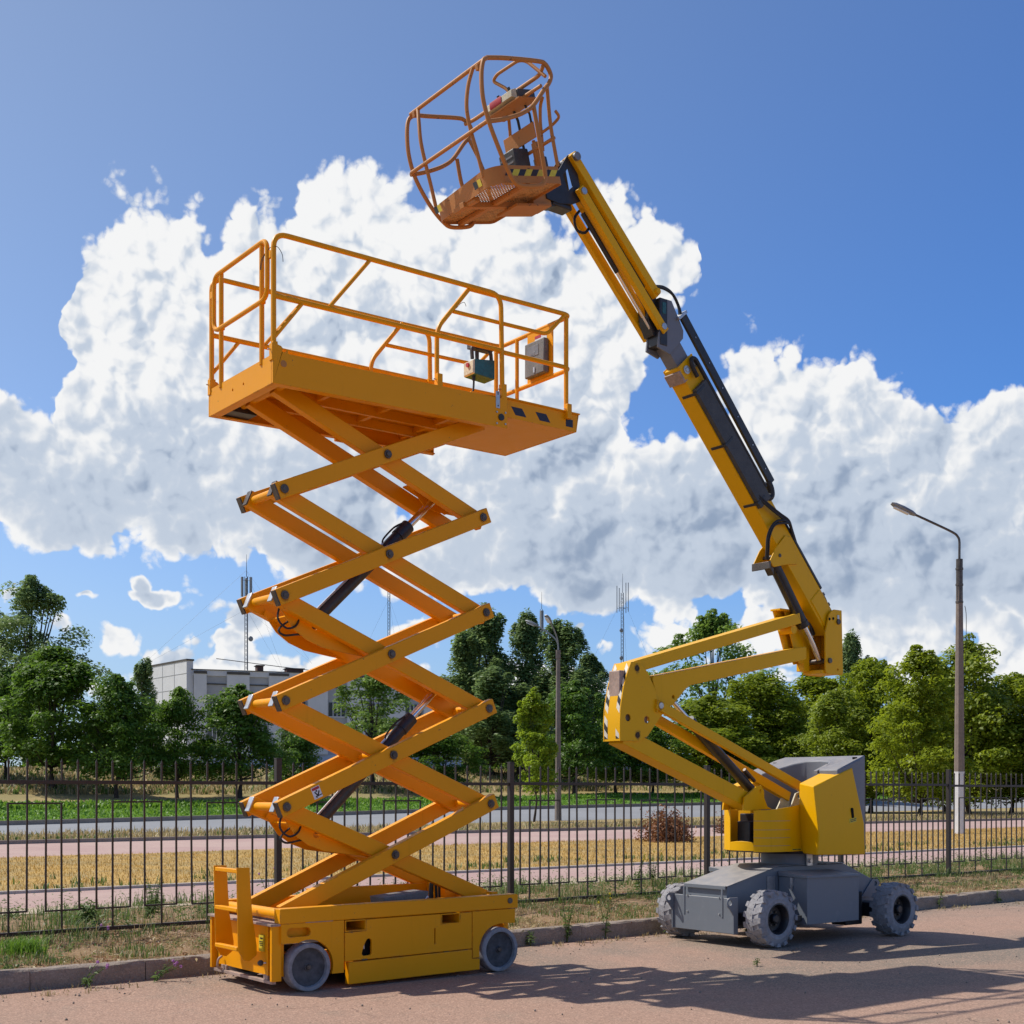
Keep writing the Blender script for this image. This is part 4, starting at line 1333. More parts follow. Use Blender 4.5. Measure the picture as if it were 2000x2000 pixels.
MB().box((12.10, 9.05, 0.20), (12.32, BM_(9.05), 0.36)).build('rear_axle', 'black_steel', boom, 0.01)
MB().box((11.66, 9.18, 0.13), (11.95, 9.38, 0.50)).build('drive_motor', 'black_steel', boom, 0.01)
MB().box((10.62, 9.3875, 0.46), (10.74, 9.396, 0.70)).build('serial_plate', 'zinc', boom)
for ys in (9.385, BM_(9.397)):
    MB().prism([[(12.2, 0.40), (12.40, 0.60), (12.50, 0.595), (12.53, 0.55), (12.50, 0.49), (12.35, 0.40)], circle2(12.455, 0.545, .028, 14)], 'xz', ys, ys + .012).build('tie_down_lug', SL, boom, 0.002)
for si in (0, 1):
    y0, y1 = (9.0, 9.385) if si == 0 else (BM_(9.385), BM_(9.0))
    bx_ = MB().box((10.80, y0, 0.205), (11.655, y1, 0.695)).build('battery_box', SL, boom, 0.004)
    MB().hexa([(10.785, y0 - .012, 0.690), (11.665, y0 - .012, 0.680), (11.665, y1, 0.690), (10.785, y1, 0.70), (10.785, y0 - .012, 0.715), (11.665, y0 - .012, 0.705), (11.665, y1, 0.74), (10.785, y1, 0.75)]).build('lid', SL, bx_, 0.003)
    MB().box((10.776, y0 + .18, 0.60), (10.80, y0 + .21, 0.69)).box((10.77, y0 + .185, 0.565), (10.79, y0 + .205, 0.62)).build('latch', 'zinc', bx_)
    yo = y0 - .004 if si == 0 else y1 + .004
    MB().prism([[(11.29, 0.205), (11.43, 0.205), (11.415, 0.232), (11.40, 0.238), (11.32, 0.238), (11.305, 0.232)]], 'xz', *sorted((yo, y0 if si == 0 else y1))).build('pull_slot', 'grey_cast', bx_)
MB().box((10.62, 9.06, 0.24), (10.79, 9.30, 0.30)).build('cable_box', 'black_steel', boom, 0.004)


def big_wheel(wx, y_out, s):
    """Block-tread industrial tyre on a dished black rim; s points from the outer face inwards."""
    wz, rr, w = 0.298, 0.283, 0.225
    cc = (wx, y_out, wz)
    t = MB()
    prof = [(0.158, w), (0.20, w - .004), (0.25, w - .012), (rr, w - .03), (rr, .03), (0.25, .012), (0.215, .004), (0.205, 0.0), (0.19, 0.004), (0.168, 0.0), (0.158, 0.010), (0.150, 0.03)]
    t.lathe(prof, cc, 'y', 48, s)
    nl = 16
    for k in range(nl):
        for half in (0, 1):
            a0 = 2 * PI * (k + 0.5 * half) / nl
            # slanted block from the shoulder to past the middle
            ya, yb = (0.004, w * .56) if half == 0 else (w - .004, w * .44)
            da = 0.165
            sl = 0.15
            vs = []
            for (r_in, r_out) in (((rr - .02), rr + .015),):
                for r_ in (r_in, r_out):
                    for (yy, aa) in ((ya, a0 - da * .62), (ya, a0 + da * .62), (yb, a0 + da + sl - .07), (yb, a0 - da + sl)):
                        rq = r_ - (0.016 if (yy == ya and r_ == r_out) else 0)
                        vs.append((cc[0] + rq * math.cos(aa), cc[1] + yy * s, cc[2] + rq * math.sin(aa)))
            t.hexa(vs)
            # shoulder of the block running down the side wall
            r0, r1 = 0.252, rr + .004
            vs = []
            for yy in ((-.004, .03) if half == 0 else (w - .03, w + .004)):
                for (r_, aa) in ((r0, a0 - da * .45), (r0, a0 + da * .45), (r1, a0 + da * .60), (r1, a0 - da * .60)):
                    vs.append((cc[0] + r_ * math.cos(aa), cc[1] + yy * s, cc[2] + r_ * math.sin(aa)))
            t.hexa(vs)
    wheel = t.build('wheel', 'grey_tyre', boom, 0, 30)
    rim = MB().lathe([(0.160, 0.006), (0.150, 0.004), (0.140, 0.02), (0.132, 0.06), (0.125, 0.085), (0.085, 0.095), (0.05, 0.085), (0.045, 0.04), (0.035, 0.03), (0.0, 0.03)], cc, 'y', 36, s).build('rim', 'black_steel', wheel)
    nb_ = MB()
    for k in range(6):
        a = 2 * PI * k / 6
        p_ = (cc[0] + .075 * math.cos(a), cc[1] + .095 * s, cc[2] + .075 * math.sin(a))
        nb_.cyl(p_, (p_[0], cc[1] + .07 * s, p_[2]), .011, 6)
    nb_.build('wheel_nuts', 'bolt_steel', wheel)


for wx in (10.30, 12.235):
    yo = 8.95 if wx < 11 else 8.86
    big_wheel(wx, yo, 1)
    big_wheel(wx, BM_(yo), -1)

# --- turntable and turret
MB().cyl((11.34, BYC, 0.79), (11.34, BYC, 0.96), 0.315, 40).build('pedestal', 'grey_cast', boom)
MB().lathe([(0.0, .0), (0.44, 0), (0.45, .012), (0.42, .03), (0.0, .03)], (11.34, BYC, 0.925), 'z', 40).build('turntable', 'black_steel', boom)
MB().box((11.24, 9.365, 0.79), (11.33, 9.385, 0.955)).build('lock_plate', 'zinc', boom, 0.003)
MB().cyl((11.285, 9.345, 0.845), (11.285, 9.366, 0.845), .022, 12).tube(curve_pts([(11.285, 9.35, .87), (11.22, 9.34, .86), (11.21, 9.345, .84), (11.26, 9.35, .835)]), .003, 5).build('lock_pin', 'zinc', boom)
MB().box((10.62, 9.42, 0.945), (12.05, BM_(9.42), 1.02)).build('turret_frame', 'black_steel', boom, 0.01)
MB().box((10.75, 9.50, 1.0), (11.85, BM_(9.50), 1.36)).build('turret_core', 'black_steel', boom, 0.01)


def curved_panel(path, z_lo, z_hi, th=0.012):
    """Upright curved sheet along a plan path; z_lo and z_hi are lists."""
    b = MB()
    m = len(path)
    vs, fs = [], []
    for side in (0, 1):
        for k, (x, y) in enumerate(path):
            a = Vector(path[max(k - 1, 0)] + (0,))
            c2 = Vector(path[min(k + 1, m - 1)] + (0,))
            t = (c2 - a).normalized()
            n = Vector((-t.y, t.x, 0)) * th * side
            vs.append((x + n.x, y + n.y, z_lo[k]))
            vs.append((x + n.x, y + n.y, z_hi[k]))
    for k in range(m - 1):
        a, b2 = 2 * k, 2 * (k + 1)
        fs += [(a, b2, b2 + 1, a + 1), (2 * m + a, 2 * m + a + 1, 2 * m + b2 + 1, 2 * m + b2), (a + 1, b2 + 1, 2 * m + b2 + 1, 2 * m + a + 1), (a, 2 * m + a, 2 * m + b2, b2)]
    fs += [(0, 1, 2 * m + 1, 2 * m), (2 * m - 2, 4 * m - 2, 4 * m - 1, 2 * m - 1)]
    return b.add(vs, fs)


pth = [(11.16, 9.355), (11.05, 9.335), (10.92, 9.330), (10.80, 9.338), (10.70, 9.358), (10.62, 9.395), (10.56, 9.448), (10.528, 9.50)]
zt = [1.470, 1.455, 1.437, 1.422, 1.410, 1.404, 1.402, 1.402]
cowl = curved_panel(pth[::-1], [0.955] * 8, zt[::-1]).build('front_cowl', LM, boom, 0.003, 50)
for zg in (1.02, 1.105, 1.19, 1.285):
    curved_panel([(x - (0.0008 if x > 10.6 else .0008), y - .0012) for (x, y) in pth[::-1][:6]], [zg] * 6, [zg + .004] * 6, .001).build('groove', 'step_plate', cowl)
pl_ = [(10.529, 9.50), (10.505, 9.56), (10.488, 9.64), (10.483, 9.72), (10.49, 9.80)]
curved_panel(pl_[::-1], [0.965] * 5, [1.055, 1.065, 1.07, 1.065, 1.055]).build('front_lip', LM, boom, 0.003, 50)
pf = [(10.49, 9.80), (10.535, 9.90), (10.61, 10.0), (10.72, 10.05), (10.9, 10.07)]
curved_panel(pf[::-1], [0.965] * 5, [1.42, 1.41, 1.405, 1.40, 1.395][::-1]).build('far_cowl', LM, boom, 0.003, 50)
MB().box((10.95, 9.3285, 0.968), (11.10, 9.334, 0.985)).build('cowl_label', 'yellow_print', boom)
MB().box((10.957, 9.327, 0.973), (11.02, 9.3285, 0.981)).box((11.03, 9.327, 0.973), (11.09, 9.3285, 0.981)).build('label_print', 'black_print', boom)
MB().box((10.60, 9.62, 1.04), (10.74, 9.80, 1.28)).build('valve_block', 'black_steel', boom, 0.01)


def hood(si):
    """Side hood over the pump compartment: tapered box with a folded front corner."""
    f = (lambda y: y) if si == 0 else BM_
    v = [(11.03, f(9.065), 0.925), (11.845, f(9.06), 0.908), (11.845, f(9.36), 0.908), (11.14, f(9.36), 0.93), (11.10, f(9.29), 0.93),
         (11.045, f(9.045), 1.12), (11.815, f(9.05), 1.25), (11.815, f(9.36), 1.25), (11.09, f(9.36), 1.35), (11.055, f(9.22), 1.42),
         (11.00, f(9.085), 1.655), (11.655, f(9.085), 1.862), (11.655, f(9.36), 1.875), (11.10, f(9.36), 1.69), (11.065, f(9.20), 1.668)]
    fs = [(0, 4, 3, 2, 1), (10, 11, 12, 13, 14)]
    for a in (0, 5):
        for k in range(5):
            j = (k + 1) % 5
            fs.append((a + k, a + j, a + 5 + j, a + 5 + k))
    return MB().add(v, fs).build('side_hood', LM, boom, 0.012, 25)


for si in (0, 1):
    hd = hood(si)
    f = (lambda y: y) if si == 0 else BM_
    yy = sorted((f(9.049), f(9.06)))
    ang = [stadium(0, 0, 0.042, 0.0185)]
    lp = [(11.613 - q[1] * .97 - q[0] * .12, 1.365 + q[0] * .97 - q[1] * .1) for q in ang[0]]
    MB().prism([lp], 'xz', *yy).build('latch_hole', 'dark_void', hd)  # solid dark plate, its colour stands for a hole's shade
    MB().hexa([(11.56, yy[0] - .001, 1.255), (11.68, yy[0] - .001, 1.275), (11.68, yy[1], 1.275), (11.56, yy[1], 1.255), (11.552, yy[0] - .001, 1.30), (11.672, yy[0] - .001, 1.322), (11.672, yy[1], 1.322), (11.552, yy[1], 1.30)]).build('hood_label', 'yellow_print', hd)
    lp_ = MB()
    for (z_, x0, x1) in ((1.285, 11.57, 11.67), (1.268, 11.575, 11.668)):
        lp_.hexa([(x0, yy[0] - .0025, z_), (x1, yy[0] - .0025, z_ + .018), (x1, yy[0] - .001, z_ + .018), (x0, yy[0] - .001, z_),
                  (x0, yy[0] - .0025, z_ + .008), (x1, yy[0] - .0025, z_ + .026), (x1, yy[0] - .001, z_ + .026), (x0, yy[0] - .001, z_ + .008)])
    lp_.build('label_print', 'black_print', hd)

# counterweight: U-shaped casting open towards the boom
outer = [(11.42, 9.10), (11.78, 9.09), (11.93, 9.13), (12.02, 9.30), (12.05, 9.70), (12.02, 10.10), (11.93, 10.27), (11.78, 10.31), (11.25, 10.30)]
inner = [(11.25, 10.02), (11.50, 9.98), (11.66, 9.90), (11.74, 9.80), (11.76, 9.62), (11.72, 9.46), (11.62, 9.40), (11.50, 9.37), (11.42, 9.36)]


def cw_z(x, y):
    return 1.80 + min(max((x - 11.30) / .62, 0), 1) * .205


cwv, n_o = [], len(outer) + len(inner)
ring = outer + inner
for (x, y) in ring:
    cwv.append((x, y, 0.94))
for (x, y) in ring:
    cwv.append((x, y, cw_z(x, y)))
tri = tessellate_polygon([[Vector((x, y, 0)) for (x, y) in ring]])
cwf = [tuple(t) for t in tri] + [tuple(i + n_o for i in t) for t in tri] + [(k, (k + 1) % n_o, (k + 1) % n_o + n_o, k + n_o) for k in range(n_o)]
cw = MB().add(cwv, cwf).build('counterweight', 'grey_cast', boom, 0.015, 40)
for (x, y) in ((11.84, 9.20), (11.70, 10.22)):
    MB().cyl((x, y, cw_z(x, y) - .02), (x, y, cw_z(x, y) + .003), .026, 16).build('lifting_hole', 'dark_void', cw)  # dark plug painted for the shade inside the hole
MB().hexa([(11.40, 9.36, 1.79), (11.62, 9.37, 1.87), (11.62, 9.42, 1.87), (11.40, 9.41, 1.79), (11.40, 9.36, 1.83), (11.62, 9.37, 1.905), (11.62, 9.42, 1.905), (11.40, 9.41, 1.83)]).build('edge_strip', 'grey_cast', cw, 0.003)

# --- lower arm set: turret to the knee
KN = (9.575, 9.825)     # Y span of the knee
for ys in (9.545, BM_(9.565)):
    MB().prism([[(10.42, 1.40), (10.44, 1.54), (10.63, 1.655), (10.70, 1.665), (10.745, 1.61), (10.75, 1.53), (10.80, 1.44), (10.87, 1.41)], circle2(10.685, 1.605, .020, 12)], 'xz', ys, ys + .02).build('arm_lug', LM, boom, 0.003)
for ys in (9.60, BM_(9.62)):
    MB().prism([[(11.22, 1.40), (11.27, 1.47), (11.33, 1.58), (11.40, 1.60), (11.435, 1.56), (11.435, 1.42), (11.40, 1.40)], circle2(11.385, 1.545, .026, 12)], 'xz', ys, ys + .02).build('link_lug', 'cream_paint', boom, 0.003)
# big lower beam (box, closed by its own underside)
MB().arm((8.86, 2.118), (10.56, 1.505), 0.165, 9.592, 9.808, 0.10, 0.10).build('lower_boom', LM, boom, 0.008)
# two slimmer links above it
MB().arm((9.212, 2.462), (11.44, 1.625), 0.098, 9.545, 9.600, 0.05, 0.05).build('lower_link', LM, boom, 0.006)
MB().arm((9.25, 2.395), (11.385, 1.555), 0.105, 9.76, 9.83, 0.03, 0.04).build('lower_link', LM, boom, 0.006)
# knee
ks = [(8.834, 2.885), (8.955, 2.892), (9.06, 2.79), (9.16, 2.63), (9.185, 2.56), (9.255, 2.50), (9.276, 2.44), (9.27, 2.385), (9.16, 2.27), (9.06, 2.155), (8.95, 2.104), (8.687, 2.098), (8.684, 2.26), (8.692, 2.40), (8.708, 2.50), (8.735, 2.63), (8.775, 2.75)]
for ys in ((9.575, 9.590), (9.810, 9.825)):
    MB().prism([ks, circle2(8.793, 2.33, .036, 18), circle2(9.046, 2.318, .036, 18)], 'xz', *ys).build('knee_plate', LM, boom, 0.003)
knl = [(8.834, 2.885), (8.775, 2.75), (8.735, 2.63), (8.708, 2.50), (8.692, 2.40), (8.684, 2.26), (8.687, 2.10)]
kv, kf = [], []
for (x, z) in knl:
    kv += [(x + .002, 9.5905, z), (x + .002, 9.8095, z), (x + .020, 9.8095, z), (x + .020, 9.5905, z)]
for k in range(len(knl) - 1):
    a, b_ = 4 * k, 4 * k + 4
    kf += [(a, a + 1, b_ + 1, b_), (a + 2, a + 3, b_ + 3, b_ + 2), (a + 1, a + 2, b_ + 2, b_ + 1), (a + 3, a, b_, b_ + 3)]
kf += [(0, 3, 2, 1), (24, 25, 26, 27)]
knee = MB().add(kv, kf).build('knee_face', LM, boom, 0.0, 40)
MB().box((8.72, 9.62, 2.14), (9.10, 9.78, 2.80)).build('knee_dark_block', 'step_plate', boom, 0.01)  # dark block added inside: its colour stands for the shaded hollow behind the holes
MB().box((8.84, 9.592, 2.872), (8.95, 9.808, 2.884)).build('knee_top', LM, boom)


def on_knee(t):
    """Point and direction on the curved front of the knee, t metres down from the top."""
    for (x0, z0), (x1, z1) in zip(knl[:-1], knl[1:]):
        L = math.hypot(x1 - x0, z1 - z0)
        if t <= L:
            u = t / L
            return x0 + (x1 - x0) * u, z0 + (z1 - z0) * u
        t -= L
    return knl[-1]


# slanted black and cream warning bands down both edges
for (ya, yb) in ((9.591, 9.640), (9.760, 9.809)):
    t = 0.005
    k = 0
    while t < 0.76:
        t2 = t + 0.068
        pts = []
        for (y, dt) in ((ya, 0.055), (yb, 0.0)):
            for tt in (t + dt, t2 + dt):
                q = on_knee(min(max(tt, 0), .785))
                pts.append((q[0] - .0005, y, q[1]))
        v = pts + [(p_[0] + .0015, p_[1], p_[2]) for p_ in pts]
        if not (k in (8, 9) and ya < 9.7) and k != 7:
            MB().add(v, [(0, 1, 3, 2), (4, 6, 7, 5), (0, 4, 5, 1), (1, 5, 7, 3), (3, 7, 6, 2), (2, 6, 4, 0)]).build('warning_band', 'black_print' if k % 2 else 'cream_print', knee, 0, 0)
        t = t2
        k += 1
for (x, z, m_) in ((8.914, 2.825, 'dark_void'), (8.921, 2.162, 'dark_void')):
    MB().prism([circle2(x, z, .030, 16)], 'xz', 9.5735, 9.576).build('knee_pin', m_, boom)
MB().box((9.165, 9.552, 2.40), (9.175, 9.576, 2.53)).build('link_stop', LM, boom)
MB().cyl((9.212, 9.535, 2.464), (9.212, 9.83, 2.464), .032, 20).build('knee_bolt', 'zinc', boom, 0.003)
grease_spot(9.212, 9.5438, 2.464, .06, .05, boom)
for (gx_, gz_) in ((8.921, 2.162), (8.914, 2.825)):
    grease_spot(gx_, 9.5733, gz_, .07, .05, boom)
# lower ram
a, b_ = Vector((9.50, BYC, 2.545)), Vector((10.70, BYC, 1.625))
d = (b_ - a).normalized()
L = (b_ - a).length
rm = MB().cyl(a + d * (L * .235), b_, .055, 24).cyl(a + d * (L * .22), a + d * (L * .255), .060, 24).build('lower_ram', 'black_steel', boom)
MB().cyl(a, a + d * (L * .25), .026, 18).build('rod', 'chrome', rm)
MB().cyl(b_ - d * .25 + Vector((0.05, -.05, .06)), b_ - d * .05 + Vector((0.05, -.05, .06)), .02, 10).cyl(b_ - d * .18 + Vector((0.07, .02, .08)), b_ - d * .08 + Vector((0.07, .02, .08)), .024, 10).build('valve', 'bolt_steel', rm)

# --- upper arm set: knee to the riser block
MB().arm((8.93, 2.845), (11.36, 3.515), 0.118, 9.60, 9.80, 0.02, 0.05).build('upper_link', LM, boom, 0.006)
ub = [(9.186, 2.60), (9.139, 2.735), (9.16, 2.765), (9.285, 2.785), (10.3, 2.985), (11.42, 3.205), (11.50, 3.215), (11.50, 3.075), (11.40, 3.052), (10.4, 2.845), (9.76, 2.712), (9.68, 2.695), (9.61, 2.65), (9.44, 2.49), (9.38, 2.46), (9.27, 2.40), (9.20, 2.44)]
MB().prism([ub, circle2(9.436, 2.565, .018, 12)], 'xz', 9.594, 9.806).build('upper_boom', LM, boom, 0.008)
# riser block: two cheeks carrying the main boom
ck = [(11.885, 3.645), (11.92, 3.660), (12.052, 3.660), (12.076, 2.945), (12.06, 2.925), (11.80, 2.925), (11.77, 2.96), (11.765, 3.39), (11.79, 3.46), (11.83, 3.60)]
for ys in ((9.545, 9.565), (9.835, 9.855)):
    MB().prism([ck, circle2(11.985, 2.982, .014, 10)], 'xz', *ys).build('riser_cheek', LM, boom, 0.003)
for ys in (9.738, 9.822):
    MB().prism([[(11.30, 3.62), (11.52, 3.655), (11.62, 3.63), (11.635, 3.05), (11.56, 3.035), (11.46, 3.18)]], 'xz', ys, ys + .014).build('riser_web', LM, boom, 0.003)
MB().prism([[(11.18, 3.62), (11.30, 3.62), (11.46, 3.18), (11.40, 3.10)]], 'xz', 9.80, 9.815).build('riser_gusset', LM, boom, 0.003)
MB().box((11.62, 9.735, 2.96), (11.72, 9.84, 3.62)).build('riser_back', LM, boom, 0.004)
MB().cyl((11.32, 9.62, 3.40), (11.32, 9.81, 3.40), .05, 18).build('link_tube', LM, boom)
MB().box((11.72, 9.57, 2.93), (12.06, 9.83, 2.97)).box((12.03, 9.57, 2.97), (12.055, 9.83, 3.60)).build('riser_shell', LM, boom, 0.003)
MB().box((11.18, 9.70, 3.61), (11.55, 9.84, 3.63)).build('riser_cap', LM, boom, 0.003)
for (x, z) in ((11.985, 3.524), (11.835, 3.076)):
    MB().cyl((x, 9.525, z), (x, 9.875, z), .030, 18).build('riser_pin', 'bolt_steel', boom, 0.003)
MB().box((11.965, 9.535, 3.555), (11.995, 9.547, 3.60)).build('pin_keeper', 'zinc', boom)
for (x, z) in ((11.90, 3.555), (11.835, 3.545)):
    MB().cyl((x, 9.54, z), (x, 9.548, z), .016, 12).build('grease_hole', 'dark_void', boom)  # dark disc, colour stands for the shade in a hole

# --- main telescopic boom
B0, B1 = Vector((11.885, 0, 3.53)), Vector((9.60, 0, 6.02))
BD = (B1 - B0).normalized()
BN = Vector((BD.z, 0, -BD.x))      # up and to the right of the boom
if BN.x < 0:
    BN = -BN
MB().arm((B0.x, B0.z), (B1.x, B1.z), 0.262, 9.595, 9.805, 0.10, 0.0).build('main_boom', LM, boom, 0.008)


def bp(s_, n_, y):
    q = B0 + BD * s_ + BN * n_
    return (q.x, y, q.z)


LB = (B1 - B0).length
MB().obox(bp(0.16, 0.0, BYC), BD, (0, 1, 0), BN, 0.42, 0.236, 0.20).build('boom_foot_plate', LM, boom, 0.01)
for yb in (9.5935, 9.8065):
    MB().obox(bp(LB - .07, 0.0, yb), BD, (0, 1, 0), BN, 0.16, 0.012, 0.262).build('boom_collar', LM, boom, 0.003)
MB().obox(bp(LB - .10, -0.128, BYC), BD, (0, 1, 0), BN, 0.13, 0.22, 0.06).build('wear_pad', 'step_plate', boom, 0.006)
for n_ in (-.055, .075):
    MB().cyl(bp(LB - .075, n_, 9.572), bp(LB - .075, n_, 9.590), .044, 20).cyl(bp(LB - .075, n_, 9.565), bp(LB - .075, n_, 9.575), .022, 14).build('pad_bolt', 'zinc', boom, 0.002)
# ram bracket under the boom
brk = [(10.878, 4.101), (10.944, 4.045), (11.17, 4.095), (11.33, 4.115), (11.23, 4.40), (11.128, 4.409), (10.973, 4.253)]
for ys in ((9.578, 9.592), (9.808, 9.822)):
    MB().prism([brk, circle2(11.035, 4.178, .018, 10)], 'xz', *ys).build('ram_bracket', LM, boom, 0.003)
MB().box((10.865, 9.57, 4.02), (10.885, 9.83, 4.10)).build('bracket_plate', 'bolt_steel', boom, 0.003)
MB().cyl((11.035, 9.57, 4.178), (11.035, 9.83, 4.178), .02, 12).build('bracket_pin', 'bolt_steel', boom)
a, b_ = Vector((11.02, 9.655, 4.10)), Vector((11.80, 9.655, 3.10))
d = (b_ - a).normalized()
L = (b_ - a).length
rm = MB().cyl(a, a + d * (L * .64), .062, 24).cyl(a + d * (L * .60), a + d * (L * .65), .068, 24).build('boom_ram', 'black_steel', boom)
MB().cyl(a + d * (L * .62), b_, .036, 20).build('rod', 'chrome', rm)
MB().obox(a + d * .05 + Vector((-.10, 0, -.03)), d, (0, 1, 0), (0, 0, 1), .09, .09, .07).build('valve', 'bolt_steel', rm, 0.004)
MB().tube([a + d * .08 + Vector((-.045, -.045, -.045)), a + d * (L * .6) + Vector((-.045, -.045, -.045))], .011, 6).build('pipe', 'black_steel', rm)
# levelling ram inside the riser
MB().cyl((11.70, 9.76, 3.60), (11.80, 9.76, 3.38), .035, 14).build('level_ram', 'black_steel', boom)
MB().cyl((11.79, 9.76, 3.40), (11.85, 9.76, 3.20), .018, 12).build('level_rod', 'chrome', boom)
# hose tray along the top and cable carriers on the side
MB().obox(bp(.86, .145, 9.66), BD, (0, 1, 0), BN, 1.02, .14, .03).build('hose_tray', 'black_steel', boom, 0.004)
MB().tube(curve_pts([bp(.36, .145, 9.68), bp(.20, .15, 9.68), bp(.08, .15, 9.68), bp(-.02, .13, 9.68)]), .016, 7).tube(curve_pts([bp(.36, .14, 9.64), bp(.22, .165, 9.64), bp(.12, .15, 9.64), bp(.0, .13, 9.64)]), .014, 7).build('hose', 'black_rubber', boom)
MB().obox(bp(.26, .165, 9.66), BD, (0, 1, 0), BN, .04, .08, .03).obox(bp(.12, .16, 9.66), BD, (0, 1, 0), BN, .04, .08, .03).build('hose_clip', 'bolt_steel', boom)
MB().obox(bp(2.36, -.018, 9.566), BD, (0, 1, 0), BN, 1.48, .054, .205).build('cable_tray', 'black_plastic', boom, 0.006)
for s_ in (1.69, 2.43, 3.06):
    MB().obox(bp(s_, -.06, 9.64), BD, (0, 1, 0), BN, .030, .21, .155).build('tray_strap', 'black_steel', boom, 0.002)
MB().tube(curve_pts([bp(3.18, .0, 9.55), bp(3.30, .01, 9.55), bp(3.36, .05, 9.55), bp(3.33, .095, 9.55), bp(3.22, .10, 9.55), bp(2.6, .10, 9.555), bp(1.75, .10, 9.555)]), .022, 8).build('cable_bundle', 'black_rubber', boom)
# outer drag-chain guide standing off the boom
q0, q1 = Vector((9.575, 0, 6.475)), Vector((10.925, 0, 4.96))
qd = (q1 - q0).normalized()
qn = Vector((-qd.z, 0, qd.x))
qc = (q0 + q1) / 2
MB().obox((qc.x, 9.60, qc.z), qd, (0, 1, 0), qn, (q1 - q0).length, .036, .098).build('chain_guide', 'black_steel', boom, 0.008)
MB().tube(curve_pts([(10.88, 9.62, 4.97), (10.925, 9.62, 4.90), (10.935, 9.62, 4.83), (10.89, 9.62, 4.79), (10.83, 9.62, 4.82)]), .045, 8).build('chain_end', 'black_rubber', boom)
for s_ in (.25, .55, .85, 1.2, 1.55, 1.85):
    q = q0 + qd * s_
    MB().cyl((q.x, 9.577, q.z), (q.x, 9.583, q.z), .007, 6).build('rivet', 'zinc', boom)
MB().obox((9.55, 9.62, 6.475), qd, (0, 1, 0), qn, .03, .10, .15).build('guide_clamp', 'zinc', boom, 0.003)
MB().tube(curve_pts([(9.55, 9.60, 6.48), (9.52, 9.60, 6.56), (9.44, 9.60, 6.66), (9.33, 9.61, 6.70), (9.22, 9.62, 6.70)]), .014, 7).tube(curve_pts([(9.56, 9.63, 6.48), (9.54, 9.63, 6.58), (9.45, 9.63, 6.69), (9.33, 9.63, 6.725), (9.22, 9.63, 6.71)]), .014, 7).build('hose', 'black_rubber', boom)
# hoses round the ram bracket
for k, o_ in enumerate((0.0, .028)):
    MB().tube(curve_pts([(10.66, 9.55, 4.75 + o_), (10.72, 9.54, 4.715 + o_), (10.855, 9.53, 4.645 + o_), (10.992, 9.53, 4.59 + o_), (11.145, 9.545, 4.54 + o_), (11.243, 9.58, 4.45 + o_), (11.36, 9.62, 4.32 + o_)], 6), .0135, 7).build('hose', 'black_rubber', boom)
    MB().tube(curve_pts([(11.20, 9.56, 4.50), (11.15, 9.545 - o_ * .3, 4.535), (11.048, 9.53, 4.555 - o_), (10.924, 9.53, 4.528 - o_), (10.836 + o_, 9.53, 4.447), (10.795 + o_, 9.54, 4.341), (10.806 + o_, 9.56, 4.233), (10.84 + o_, 9.60, 4.12)], 6), .0135, 7).build('hose', 'black_rubber', boom)
# --- inner boom section and jib
MB().obox(bp(LB + .14, .0, BYC), BD, (0, 1, 0), BN, .40, .150, .205).build('inner_boom', 'grey_cast', boom, 0.006)
hp = [(9.23, 6.09), (9.40, 6.05), (9.585, 6.25), (9.59, 6.33), (9.53, 6.43), (9.42, 6.60), (9.34, 6.60), (9.30, 6.50), (9.25, 6.25)]
for ys in ((9.605, 9.625), (9.775, 9.795)):
    MB().prism([hp], 'xz', *ys).build('boom_head', 'grey_cast', boom, 0.003)
MB().box((9.25, 9.60, 6.12), (9.36, 9.80, 6.60)).build('head_block', 'black_steel', boom, 0.01)
MB().box((9.285, 9.595, 6.44), (9.335, 9.66, 6.56)).build('junction_box', 'teal_paint', boom, 0.004)
MB().prism([[(9.10, 6.66), (9.22, 6.68), (9.34, 6.45), (9.34, 6.22), (9.22, 6.22), (9.15, 6.36)]], 'xz', 9.66, 9.80).build('jib_root', 'black_steel', boom, 0.004)
jd = Vector((8.136 - 9.207, 0, 7.684 - 6.641)).normalized()
MB().arm((9.20, 6.645), (8.136, 7.684), 0.092, 9.60, 9.73, 0.05, 0.045).build('jib_upper_arm', LM, boom, 0.006)
MB().arm((9.286, 6.300), (8.216, 7.368), 0.088, 9.578, 9.635, 0.055, 0.05).build('jib_lower_arm', LM, boom, 0.006)
MB().arm((9.286, 6.290), (8.216, 7.362), 0.092, 9.825, 9.885, 0.055, 0.05).build('jib_lower_arm', LM, boom, 0.006)
MB().cyl((9.286, 9.565, 6.303), (9.286, 9.895, 6.303), .034, 20).build('jib_pin', 'zinc', boom, 0.002)
MB().cyl((9.207, 9.57, 6.641), (9.207, 9.77, 6.641), .030, 18).build('jib_pin', LM, boom, 0.002)
MB().cyl((8.136, 9.565, 7.684), (8.136, 9.83, 7.684), .040, 20).build('jib_pin', 'lamp_grey', boom, 0.003)
MB().cyl((8.216, 9.56, 7.370), (8.216, 9.90, 7.370), .034, 20).build('jib_pin', 'zinc', boom, 0.002)
a, b_ = Vector((9.20, 9.69, 6.29)), Vector((8.30, 9.69, 7.22))
d = (b_ - a).normalized()
L = (b_ - a).length
rm = MB().cyl(a + d * (L * .5), b_, .024, 20).build('jib_ram', 'black_steel', boom)
MB().cyl(a, a + d * (L * .52), .014, 16).build('rod', 'chrome', rm)
